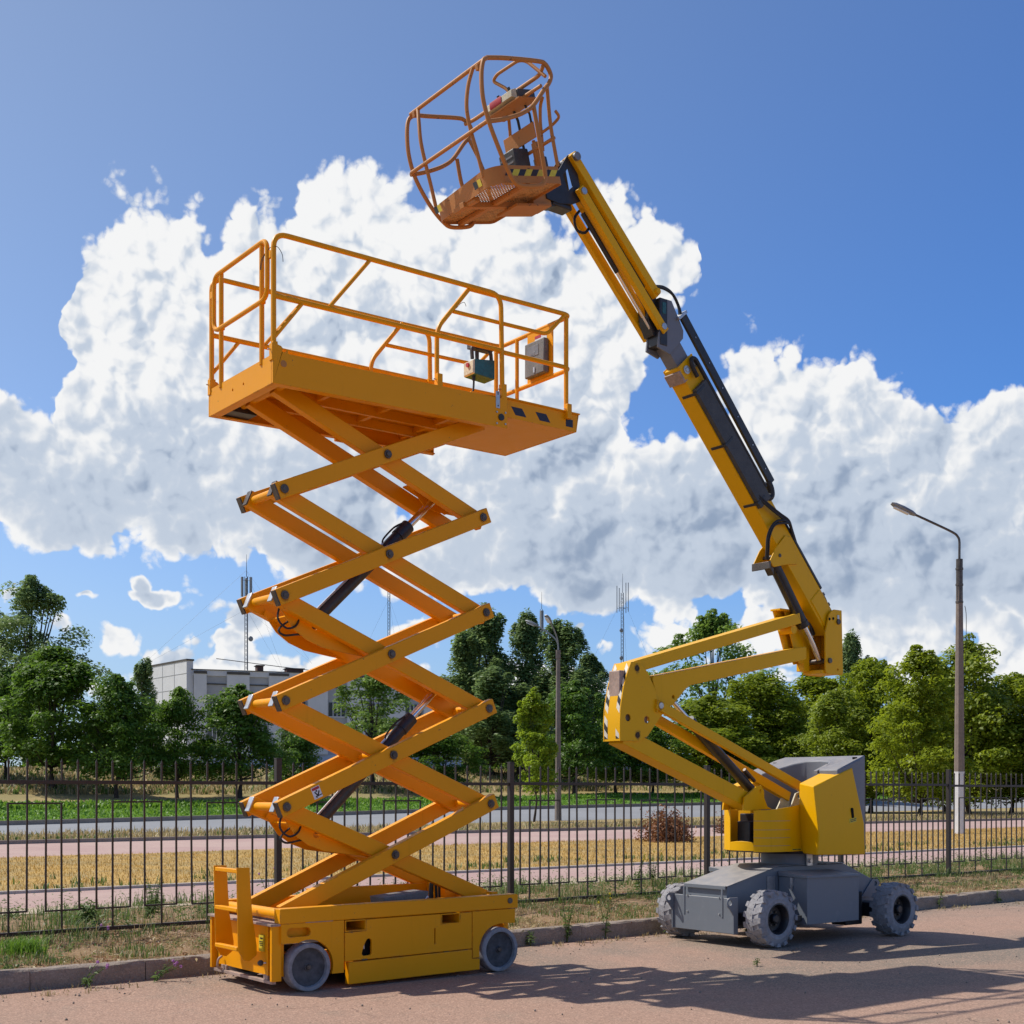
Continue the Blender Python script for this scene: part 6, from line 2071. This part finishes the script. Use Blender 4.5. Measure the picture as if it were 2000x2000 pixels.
def crown(kind, seed, H, cb, Rr, nl, ls, ncl, crad, flat=0.8):
    """Crown as many leaf clumps inside an uneven envelope; returns leaf arrays and the clump centres."""
    rs = np.random.default_rng(seed)
    cen = []
    lob = rs.uniform(0, 2 * PI, 4)
    while len(cen) < ncl:
        t = rs.uniform(0, 1)
        a = rs.uniform(0, 2 * PI)
        if kind == 'poplar':
            env = (0.55 + 0.45 * math.sin(PI * min(1, t * .8 + .3))) * (1 - .78 * t ** 2.0)
        elif kind == 'ash':
            env = math.sin(PI * (t * .86 + .12)) ** .8
        elif kind == 'young':
            env = (1 - t) ** .6 * min(1, .45 + 1.6 * t)
        else:
            env = math.sin(PI * (t ** .8 * .80 + .17)) ** .6
        env *= 1 + .16 * math.sin(2 * a + lob[0]) + .12 * math.sin(3 * a + lob[1] + 4 * t) + .10 * math.sin(5 * a + lob[2] - 7 * t)
        q = rs.uniform(0, 1) ** .42
        r = Rr * env * q
        cen.append((r * math.cos(a), r * math.sin(a), cb + (H - cb) * t * .97))
    cen = np.array(cen)
    ang = np.arctan2(cen[:, 1], cen[:, 0])
    dip = .84 + .10 * np.sin(3 * ang + lob[0] * 2) + .06 * np.sin(7 * ang + lob[3])
    cen[:, 2] = cb + (cen[:, 2] - cb) * np.where(np.hypot(cen[:, 0], cen[:, 1]) > .25 * Rr, dip, .93)
    w = rs.uniform(.55, 1.25, ncl)
    # leading shoots that break the outline
    lead = []
    for q in range(9 if kind != 'young' else 3):
        a = rs.uniform(0, 2 * PI)
        r = Rr * rs.uniform(.0, .62)
        zt = cb + (H - cb) * (1.0 - .32 * r / Rr) * rs.uniform(.93, 1.03)
        for st in range(3):
            lead.append((r * math.cos(a) + rs.normal() * .08, r * math.sin(a) + rs.normal() * .08, zt - .42 * st))
    cen = np.concatenate([cen, np.array(lead)])
    w = np.concatenate([w, np.tile([.34, .5, .66], len(lead) // 3)])
    ncl = len(cen)
    cnt = np.maximum((w / w.sum() * nl).astype(int), 8)
    C, Nn = [], []
    for i in range(ncl):
        k = cnt[i]
        d = unit(rs.normal(size=(k, 3)))
        d[:, 2] = np.where(rs.uniform(size=k) < .62, np.abs(d[:, 2]), d[:, 2])
        rad = crad * w[i] * (0.45 + 0.62 * rs.uniform(size=(k, 1)) ** .6)
        sc = np.array([1, 1, 2.3]) * .75 if kind == 'poplar' else np.array([1, 1, flat])
        p = cen[i] + d * rad * sc
        if kind == 'poplar':
            p[:, :2] += (p[:, 2:3] - cen[i][2]) * cen[i][:2] / Rr * .28
        C.append(p)
        Nn.append(unit(d * .6 + np.array([-.15, .2, .65]) + rs.normal(size=(k, 3)) * .45))
    C, Nn = np.concatenate(C), np.concatenate(Nn)
    return leaves(C, Nn, ls * rs.uniform(.65, 1.35, len(C)), rs), cen


def limbs(seed, H, cb, cen, r0, forks=7, lean=0.0):
    """Tapered trunk with limbs reaching into the crown."""
    rs = random.Random(seed)
    b = MB()
    top = Vector((rs.uniform(-.3, .3), rs.uniform(-.3, .3), H * .78))
    fork = Vector((rs.uniform(-.12, .12), rs.uniform(-.12, .12), cb * .85))
    b.tube(curve_pts([(0, 0, -.4), (0, 0, .0), tuple(fork * .5 + Vector((rs.uniform(-.06, .06), 0, 0))), tuple(fork), tuple((fork + top) / 2 + Vector((rs.uniform(-.25, .25), rs.uniform(-.25, .25), 0))), tuple(top)], 3),
           [r0 * q for q in np.interp(np.linspace(0, 1, 16), [0, .1, .25, .5, 1], [1.5, 1.15, 1.0, .65, .12])], 8)
    pick = sorted(range(len(cen)), key=lambda i: rs.random())[:forks * 3]
    for i in pick:
        e = Vector(cen[i])
        st = fork + (top - fork) * max(0, min(.8, (e.z - cb) / (H - cb) - .28)) * rs.uniform(.5, 1)
        md = (st + e) / 2 + Vector((0, 0, -.12 * (e - st).length))
        b.tube(curve_pts([st, md, e], 3), [r0 * q for q in np.linspace(.42, .07, 7)], 5)
    return b


KIND = {   # height, crown base, radius, leaves, leaf size, clumps, clump radius, leaf material, trunk radius
    'M': ('maple_tree', 'maple', 8.0, 1.5, 2.7, 17000, .20, 85, .85, 'maple_leaf', .15, .72),
    'G': ('maple_tree', 'maple', 11.0, 1.0, 3.0, 21000, .215, 120, .92, 'lime_leaf', .17, .75),
    'P': ('poplar_tree', 'poplar', 15.0, 1.6, 2.6, 19000, .24, 120, .80, 'poplar_leaf', .22, 1.0),
    'W': ('willow_tree', 'ash', 16.0, 4.0, 4.0, 17000, .26, 95, 1.15, 'poplar_leaf', .28, .85),
    'A': ('ash_tree', 'ash', 12.0, 2.4, 4.2, 15000, .24, 85, 1.0, 'ash_leaf', .20, .7),
    'Y': ('young_tree', 'young', 7.0, 1.7, 1.6, 10000, .155, 60, .46, 'young_leaf', .07, .8),
}
PROTO = {}
for k, (nm, kd, H, cb, Rr, nl, ls, ncl, crad, mt, tr, fl_) in KIND.items():
    PROTO[k] = []
    for v in range(1 if k in 'YW' else 3):
        (lv, lf), cen = crown(kd, 100 * v + ord(k), H, cb, Rr, nl, ls, ncl, crad, fl_)
        cm = raw_mesh(nm + '_crown', lv, lf, mt)
        lb = limbs(31 * v + ord(k), H, cb, cen, tr)
        tm = bpy.data.meshes.new(nm + '_trunk')
        tm.from_pydata(lb.v, [], lb.f)
        tm.shade_smooth()
        tm.materials.append(MATS['bark'])
        PROTO[k].append((tm, cm))

TREES = [   # kind, x, y, ground, height, half width, label
    ('M', 26.5, 80.5, 1.68, 8.8, 3.1, 'broad dark maple on the bank, second from the left edge'),
    ('M', 25.4, 86.4, 2.41, 7.3, 2.3, 'dark maple cut off by the left edge of the picture'),
    ('M', 28.8, 76.2, 1.22, 7.3, 2.3, 'dark round maple between the broadest maple and the factory corner'),
    ('M', 32.5, 75.9, 1.21, 6.8, 1.6, 'small slim maple right in front of the factory corner'),
    ('M', 36.4, 75.4, 1.19, 7.3, 2.6, 'round maple in front of the factory, just left of the scissor arms'),
    ('M', 42.0, 78.7, 1.40, 5.0, 1.6, 'low dark maple seen between the fence post and the scissor arms'),
    ('W', 35.6, 113.8, 3.34, 16.5, 4.0, 'tall loose grey green tree towering behind the left maples'),
    ('W', 32.5, 118.8, 3.35, 15.2, 4.0, 'tall loose tree at the left edge behind the maples'),
    ('P', 48.3, 120.5, 3.43, 11.0, 1.5, 'slender poplar tip beside the white gable wall'),
    ('A', 50.9, 83.2, 1.85, 8.6, 3.6, 'light green airy tree seen through the middle scissor arms'),
    ('M', 54.4, 79.2, 1.27, 4.7, 2.4, 'low dark tree just right of the lowest scissor arms'),
    ('P', 78.3, 106.3, 3.60, 17.0, 2.7, 'tallest poplar of the middle group, beside the scissor arms'),
    ('P', 82.8, 105.4, 3.60, 16.8, 2.5, 'second tall poplar of the middle group, under the caged mast'),
    ('P', 83.1, 100.1, 3.58, 15.2, 2.9, 'poplar right behind the double street lamp'),
    ('P', 74.2, 104.4, 3.58, 14.1, 2.3, 'leftmost poplar of the middle group'),
    ('P', 89.1, 103.0, 3.60, 12.7, 2.2, 'lower poplar at the right end of the middle group'),
    ('P', 69.2, 93.1, 2.96, 9.8, 2.7, 'short silvery poplar in front of the tall middle ones'),
    ('P', 72.3, 93.3, 2.92, 8.4, 2.4, 'short silvery poplar just left of the bright young tree'),
    ('Y', 42.5, 53.5, 0.00, 7.0, 1.5, 'bright yellow green young tree standing by the road in the middle'),
    ('M', 68.5, 81.0, 1.35, 9.4, 3.1, 'dark maple right of the double street lamp'),
    ('M', 73.9, 82.0, 1.45, 6.4, 2.6, 'dark low maple half behind the boom knee'),
    ('M', 77.7, 81.5, 1.41, 5.8, 2.5, 'dark low maple under the lower boom arm'),
    ('A', 93.6, 89.5, 1.98, 17.2, 5.2, 'tall airy tree rising between the two upper boom arms'),
    ('G', 84.6, 81.3, 1.29, 9.1, 3.7, 'yellowish maple seen through the folded lower boom arms'),
    ('G', 90.1, 80.8, 1.13, 11.8, 3.5, 'green maple under the upper boom arm'),
    ('G', 98.2, 81.0, 0.98, 12.0, 4.1, 'maple behind the grey counterweight'),
    ('G', 91.8, 78.3, 0.83, 9.3, 2.8, 'maple just left of the grey counterweight'),
    ('P', 113.9, 89.1, 1.53, 17.5, 2.2, 'slender tree tip right of the riser block'),
    ('G', 82.6, 62.7, 0.00, 12.4, 2.8, 'maple with a pointed top right of the counterweight'),
    ('G', 73.0, 51.5, 0.00, 11.2, 2.5, 'maple with its dark trunk showing left of the single street lamp'),
    ('G', 81.5, 53.5, 0.00, 12.6, 2.9, 'tallest right hand maple, just right of the single street lamp'),
    ('G', 86.5, 53.3, 0.00, 10.7, 2.7, 'maple at the right edge of the picture'),
    ('G', 84.6, 48.5, 0.00, 10.6, 3.0, 'maple just beyond the right edge of the picture'),
    ('G', 90.5, 61.6, 0.00, 11.6, 2.4, 'maple filling the gap behind the single street lamp'),
    ('G', 78.1, 62.3, 0.00, 9.6, 2.3, 'low maple close beside the turret of the boom lift'),
    ('A', 93.0, 49.7, 0.00, 11.9, 3.4, 'airy tree beyond the right edge of the picture'),
]
used = {}
for i, (k, x, y, z, h, hw, lab) in enumerate(TREES):
    nm, kd, H, cb, Rr = KIND[k][:5]
    v = used.get(k, 0)
    used[k] = v + 1
    tm, cm = PROTO[k][v % len(PROTO[k])]
    t = empty(nm, (x, y, z), lab, 'tree', 'trees beyond the fence')
    t.rotation_euler = (0, 0, 1.7 * i)
    s = hw / Rr * {'P': 1.45, 'M': 1.12, 'G': 1.30, 'A': 1.15, 'W': 1.2, 'Y': 1.05}[k]
    t.scale = (s, s, h / H)
    for (pn, me) in (('trunk', tm), ('crown', cm)):
        o = bpy.data.objects.new(pn, me)
        COL.objects.link(o)
        o.parent = t

# far wood closing the horizon: reads as one mass
rs = np.random.default_rng(5)
k = 26000
az = rs.uniform(-.62, .62, k)
dd = rs.uniform(185, 260, k)
topz = 8.0 + 2.2 * np.sin(az * 23 + 1) + 1.5 * np.sin(az * 61 + 2) + 1.0 * np.sin(az * 140)
topz = topz + np.clip((az - .05) * 9, 0, 3.5)
fwx, rtx = dd * np.cos(az), dd * np.sin(az)
P = np.stack([fwx * CY + rtx * SY, fwx * SY - rtx * CY, 3.0 + (topz - 3.0) * rs.uniform(0, 1, k) ** .7 + rs.normal(size=k) * .5], -1)
lv, lf = leaves(P, unit(rs.normal(size=(k, 3)) + np.array([0, 0, .4])), rs.uniform(.9, 1.8, k), rs)
fwm = raw_mesh('far_wood', lv, lf, 'maple_leaf')
fwo = bpy.data.objects.new('far_wood', fwm)
COL.objects.link(fwo)
tag(fwo, 'far dark wood along the horizon behind the trees', 'wood', kind='stuff')

# ------------------------------------------------------------------ shrubs and single plants
def bush(name, x, y, z, w, h, n, ls, mt, seed, lab, stems=14):
    rs = np.random.default_rng(seed)
    r = empty(name, (x, y, z), lab, 'bush')
    d = unit(rs.normal(size=(n, 3)))
    d[:, 2] = np.abs(d[:, 2])
    lob = 1 + .22 * np.sin(5 * np.arctan2(d[:, 1], d[:, 0]) + seed) + .12 * rs.normal(size=n)
    p = d * (rs.uniform(size=(n, 1)) ** .4) * lob[:, None] * np.array([w, w, h])
    lv, lf = leaves(p, unit(d + rs.normal(size=(n, 3)) * .8), ls * rs.uniform(.6, 1.4, n), rs)
    o = bpy.data.objects.new('foliage', raw_mesh('foliage', lv, lf, mt))
    COL.objects.link(o)
    o.parent = r
    b = MB()
    for i in range(stems):
        e = d[i * 7 % n] * np.array([w, w, h]) * .95
        b.tube(curve_pts([(x, y, z - .05), (x + e[0] * .4, y + e[1] * .4, z + e[2] * .6), (x + e[0], y + e[1], z + e[2])], 3), [.02, .018, .016, .012, .010, .008, .006], 5)
    b.build('stems', 'bark', r)
    return r


bush('dry_bush', 29.1, 29.9, 0.0, .80, .95, 5200, .075, 'dry_leaf', 3, 'rust brown dead round bush on the straw grass behind the fence')
bush('dry_bush', 36.9, 34.7, 0.0, .55, .75, 900, .06, 'dry_leaf', 8, 'thin leafless brown bush left of the boom turret', 30)


def blades(P, hgt, wid, lean, rs, seg=1):
    """Grass blades: thin bent triangles standing on points P."""
    n = len(P)
    a = rs.uniform(0, 2 * PI, n)
    d = np.stack([np.cos(a), np.sin(a), np.zeros(n)], -1)
    s = np.stack([-np.sin(a), np.cos(a), np.zeros(n)], -1)
    tip = P + d * (lean * hgt)[:, None] + np.array([0, 0, 1.0]) * (hgt * (1 - .3 * lean))[:, None]
    mid = P + d * (lean * hgt * .3)[:, None] + np.array([0, 0, 1.0]) * (hgt * .6)[:, None]
    w = wid[:, None]
    v = np.stack([P - s * w, P + s * w, mid + s * w * .7, mid - s * w * .7, tip, tip], 1)
    v = v[:, :5].reshape(-1, 3)
    base = np.arange(n)[:, None] * 5
    tri = np.concatenate([base + np.array([[0, 1, 2]]), base + np.array([[0, 2, 3]]), base + np.array([[3, 2, 4]])], 0)
    return v, tri


def tuft(name, x, y, z, n, h, spread, mt, seed, lab, cat='grass tuft', wid=.004):
    rs = np.random.default_rng(seed)
    q = rs.normal(size=(n, 2)) * spread * .4
    P_ = np.stack([q[:, 0], q[:, 1], np.zeros(n)], -1)
    v, f = blades(P_, h * rs.uniform(.5, 1.1, n), np.full(n, wid), rs.uniform(.15, .75, n), rs)
    r = empty(name, (x, y, z), lab, cat)
    o = bpy.data.objects.new('blades', raw_mesh('blades', v, f, mt))
    COL.objects.link(o)
    o.parent = r
    return r


tuft('grass_tuft', 3.60, 11.72, 0.15, 700, .21, .22, 'fresh_grass', 4, 'bright green rounded grass tuft on the verge at the left edge')


def weed(x, y, z, h, seed, lab, nstem=3, petal=None, lean=(0, 0), leafs=.055, name='weed_plant'):
    """Upright weed: stems with lance-shaped leaves and, on some, small flower heads."""
    rs = np.random.default_rng(seed)
    r = empty(name, (x, y, z), lab, 'weed')
    b = MB()
    C, N, S, tops = [], [], [], []
    for k in range(nstem):
        a = rs.uniform(0, 2 * PI)
        e = Vector((math.cos(a) * h * .22 + lean[0], math.sin(a) * h * .22 + lean[1], h * rs.uniform(.75, 1.05)))
        path = curve_pts([(x, y, z), (x + e.x * .3, y + e.y * .3, z + e.z * .5), (x + e.x, y + e.y, z + e.z)], 6)
        b.tube(path, [float(q) for q in np.linspace(.005, .0018, len(path))], 5)
        tops.append(Vector(path[-1]) - Vector((x, y, z)))
        nl_ = int(26 * h / .5)
        for i in range(nl_):
            t = rs.uniform(.12, 1)
            q = path[int(t * (len(path) - 1))] - Vector((x, y, z))
            aa = rs.uniform(0, 2 * PI)
            s_ = leafs * (1.25 - .8 * t) * rs.uniform(.7, 1.3)
            C.append((q.x + math.cos(aa) * s_ * .6, q.y + math.sin(aa) * s_ * .6, q.z + s_ * .15))
            N.append((math.cos(aa) * .3 + rs.normal() * .25, math.sin(aa) * .3 + rs.normal() * .25, .8))
            S.append(s_)
    b.build('stems', 'weed_leaf', r)
    lv, lf = leaves(np.array(C), unit(np.array(N)), np.array(S), rs, .34)
    o = bpy.data.objects.new('leaves', raw_mesh('leaves', lv, lf, 'weed_leaf'))
    COL.objects.link(o)
    o.parent = r
    if petal:
        C, N = [], []
        for t in tops:
            for i in range(16):
                d = unit(rs.normal(size=(1, 3)))[0]
                C.append(np.array(t) + d * .011)
                N.append(d)
        lv, lf = leaves(np.array(C), np.array(N), np.full(len(C), .016), rs, .8)
        o = bpy.data.objects.new('flower_heads', raw_mesh('flower_heads', lv, lf, petal))
        COL.objects.link(o)
        o.parent = r
    return r


weed(8.95, 10.70, 0.0, .52, 1, 'tall leafy green weed at the kerb foot just right of the scissor lift', 4)
weed(9.50, 10.71, 0.0, .46, 2, 'thin weed with pale flower heads halfway between the lifts at the kerb', 3, 'yellow_petal')
weed(8.42, 10.66, 0.0, .18, 3, 'small weed beside the rear wheel of the scissor lift', 4)
weed(15.6, 10.70, 0.0, .30, 4, 'green weed at the kerb foot right of the boom lift', 3)
weed(14.95, 10.68, 0.0, .38, 5, 'feathery dry weed at the kerb close to the rear boom wheel', 3)
weed(17.0, 10.69, 0.0, .22, 6, 'small green weed at the kerb near the right edge', 3)
weed(7.25, 14.2, 0.10, .62, 7, 'thistle with purple heads behind the fence left of the scissor arms', 5, 'petal', name='thistle')
weed(4.55, 12.35, 0.15, .16, 8, 'little purple flowered weed on the verge left of the ladder', 3, 'petal')
weed(4.95, 14.0, 0.12, .34, 9, 'broad leaved green dock plant at the fence foot on the left', 5, None, (0, 0), .16)
weed(5.9, 14.6, 0.1, .50, 10, 'bushy pale green weed behind the left fence panel', 6, None, (0, 0), .07)
weed(6.3, 15.4, 0.08, .55, 11, 'feathery weed behind the fence beside the scissor ladder', 6, None, (0, 0), .06)
weed(13.4, 14.4, 0.1, .55, 12, 'yellow flowered weed behind the fence left of the boom wheels', 6, 'yellow_petal')
weed(14.2, 14.9, 0.1, .60, 13, 'taller yellow flowered weed behind the fence at the boom chassis', 6, 'yellow_petal')
weed(3.75, 10.62, 0.0, .20, 14, 'pinkish flowered weed creeping out at the left kerb foot', 4, 'petal', (.1, -.12))
weed(4.35, 10.60, 0.0, .16, 15, 'sprawling weed on the asphalt just left of the ladder', 4, 'petal', (.14, -.10))
weed(10.35, 10.60, 0.0, .22, 16, 'weed growing beside the far front wheel of the boom lift', 6)
weed(11.25, 10.25, 0.0, .12, 17, 'low green weed showing under the grey battery box', 7)
weed(9.08, 8.15, 0.0, .07, 18, 'tiny green sprout in the asphalt between the shadows', 4)


# ------------------------------------------------------------------ ground cover nobody could count
def cover(name, x0, x1, y0, y1, n, h0, h1, wid, mt, seed, lab, patch=0.0, zf=None, clump=1, freq=.5):
    rs = np.random.default_rng(seed)
    x = rs.uniform(x0, x1, n)
    y = rs.uniform(y0, y1, n)
    if patch:
        keep = fbm2(x, y, seed + 1, freq, 3) > patch
        x, y = x[keep], y[keep]
    if clump > 1:
        x = np.repeat(x, clump) + rs.normal(size=len(x) * clump) * .035
        y = np.repeat(y, clump) + rs.normal(size=len(y) * clump) * .035
    z = zf(x, y) if zf else np.zeros_like(x)
    P_ = np.stack([x, y, z], -1)
    m_ = len(x)
    v, f = blades(P_, rs.uniform(h0, h1, m_), np.full(m_, wid) * rs.uniform(.6, 1.3, m_), rs.uniform(.1, .9, m_), rs)
    o = bpy.data.objects.new(name, raw_mesh(name, v, f, mt))
    COL.objects.link(o)
    return tag(o, lab, 'grass', kind='stuff')


cover('dry_verge_grass', 2.0, 24, 10.88, 13.4, 6500, .02, .09, .0035, 'hay_blade', 31, 'sparse dry grass on the verge in front of the fence', -.1, verge_z, 5, .7)
cover('green_verge_grass', 2.0, 24, 10.88, 13.4, 5200, .03, .11, .004, 'weed_leaf', 32, 'scattered green weeds on the verge in front of the fence', .25, verge_z, 6, .8)
cover('fence_foot_grass', 2.0, 26, 12.9, 14.2, 2600, .06, .22, .004, 'weed_leaf', 33, 'green weeds growing along the foot of the fence', .22, verge_z, 6, .6)
cover('fence_foot_hay', 2.0, 26, 13.0, 16.5, 2200, .06, .22, .004, 'hay_blade', 34, 'dry stalks behind the fence', .1, verge_z, 5, .5)
cover('back_weeds', 3.0, 40, 13.9, 18.0, 5200, .06, .24, .006, 'weed_leaf', 35, 'pale green weeds along the near path behind the fence', .32, verge_z, 5, .35)
cover('straw_grass', 5.0, 60, 21.1, 32.3, 90000, .03, .10, .007, 'straw_blade', 36, 'golden dried grass between the two paths', 0, None, 1)
cover('straw_green', 5.0, 60, 21.0, 24, 2500, .06, .20, .012, 'weed_leaf', 37, 'green sprigs along the near edge of the straw grass', .25, None, 4, .3)
cover('strip_hay', 5.0, 120, 41, 49, 22000, .10, .35, .02, 'hay_blade', 38, 'dry tall grass between the far path and the road', 0, None, 1)
cover('strip_green', 5.0, 120, 41, 49, 7000, .08, .25, .03, 'weed_leaf', 39, 'green patches between the far path and the road', .2, None, 2, .12)


def leafy_cover(name, x0, x1, y0, y1, n, per, rad, hgt, ls, mt, seed, lab, patch, zf, freq=.6):
    """Low leafy weeds: small heaps of leaves."""
    rs = np.random.default_rng(seed)
    x, y = rs.uniform(x0, x1, n), rs.uniform(y0, y1, n)
    keep = fbm2(x, y, seed + 1, freq, 3) > patch
    x, y = x[keep], y[keep]
    sz = rs.uniform(.4, 1.3, len(x))
    x, y, sz = np.repeat(x, per), np.repeat(y, per), np.repeat(sz, per)
    d = rs.normal(size=(len(x), 3))
    d[:, 2] = np.abs(d[:, 2])
    P_ = np.stack([x + d[:, 0] * rad * sz, y + d[:, 1] * rad * sz, zf(x, y) + d[:, 2] * hgt * sz * .6], -1)
    nrm = unit(d * .4 + np.array([0, 0, .7]) + rs.normal(size=d.shape) * .4)
    lv, lf = leaves(P_, nrm, ls * rs.uniform(.5, 1.4, len(x)), rs, .42)
    o = bpy.data.objects.new(name, raw_mesh(name, lv, lf, mt))
    COL.objects.link(o)
    return tag(o, lab, 'ground cover', kind='stuff')


leafy_cover('verge_weeds', 2.0, 26, 10.9, 13.6, 1500, 22, .05, .06, .030, 'weed_leaf', 51, 'low leafy weeds on the verge in front of the fence', .1, verge_z)
leafy_cover('fence_weeds', 2.0, 34, 13.0, 17.4, 2600, 26, .09, .20, .040, 'weed_leaf', 52, 'leafy pale weeds behind the fence', .12, verge_z)
leafy_cover('leaf_litter', 2.0, 24, 10.88, 14.0, 3000, 9, .10, .010, .028, 'dry_leaf', 53, 'brown leaf litter lying on the verge', -.2, verge_z, 1.0)
leafy_cover('hay_litter', 2.0, 24, 10.88, 14.0, 2400, 10, .09, .012, .040, 'hay_blade', 54, 'dry stalks and chaff lying on the verge', -.2, verge_z, 1.0)


def strip_cover(name, r0, r1, n, h0, h1, wid, mt, seed, lab, lo=0.0, hi=1.0):
    """Blades over a sloping strip of the terrain."""
    rs = np.random.default_rng(seed)
    c0 = np.array(rows[r0])[1:8]
    c1 = np.array(rows[r1])[1:8]
    u = rs.uniform(0, len(c0) - 1.001, n)
    i = u.astype(int)
    t = (u - i)[:, None]
    s_ = rs.uniform(lo, hi, n)[:, None]
    a = c0[i] * (1 - t) + c0[i + 1] * t
    b = c1[i] * (1 - t) + c1[i + 1] * t
    P_ = a * (1 - s_) + b * s_
    v, f = blades(P_, rs.uniform(h0, h1, n), np.full(n, wid) * rs.uniform(.6, 1.3, n), rs.uniform(.1, .9, n), rs)
    o = bpy.data.objects.new(name, raw_mesh(name, v, f, mt))
    COL.objects.link(o)
    return tag(o, lab, 'grass', kind='stuff')


strip_cover('green_strip_grass', 1, 2, 26000, .06, .20, .05, 'fresh_grass', 41, 'short green grass beside the road')
strip_cover('green_strip_plants', 1, 2, 9000, .18, .40, .08, 'fresh_grass', 42, 'taller green plants along the back of the green strip', .72, 1.0)
strip_cover('bank_grass', 3, 4, 26000, .15, .45, .04, 'hay_blade', 43, 'dry grass on the bank under the trees')
strip_cover('bank_green', 3, 4, 7000, .2, .5, .07, 'weed_leaf', 44, 'green patches on the bank under the trees')

# pebbles and crumbs on the asphalt
rs = np.random.default_rng(9)
oct_v = np.array([(1, 0, 0), (-1, 0, 0), (0, 1, 0), (0, -1, 0), (0, 0, 1), (0, 0, -1)], float)
oct_f = np.array([(0, 2, 4), (2, 1, 4), (1, 3, 4), (3, 0, 4), (2, 0, 5), (1, 2, 5), (3, 1, 5), (0, 3, 5)])
V_, F_ = [], []
for i in range(700):
    near = rs.uniform() < .55
    x = rs.uniform(2, 20)
    y = 10.70 - abs(rs.normal()) * .28 if near else rs.uniform(5, 10.6)
    s_ = rs.uniform(.004, .013)
    V_.append(oct_v * s_ * rs.uniform(.6, 1.3, (6, 3)) + np.array([x, y, s_ * .5]))
    F_.append(oct_f + 6 * i)
po = bpy.data.objects.new('pebbles', raw_mesh('pebbles', np.concatenate(V_), np.concatenate(F_), 'kerb_concrete'))
COL.objects.link(po)
tag(po, 'small pebbles and crumbs strewn on the asphalt', 'pebbles', kind='stuff')
cover('kerb_litter', 2.0, 20, 10.30, 10.72, 500, .015, .06, .004, 'hay_blade', 45, 'dry grass litter lying along the kerb foot', .1, None, 5, .8)
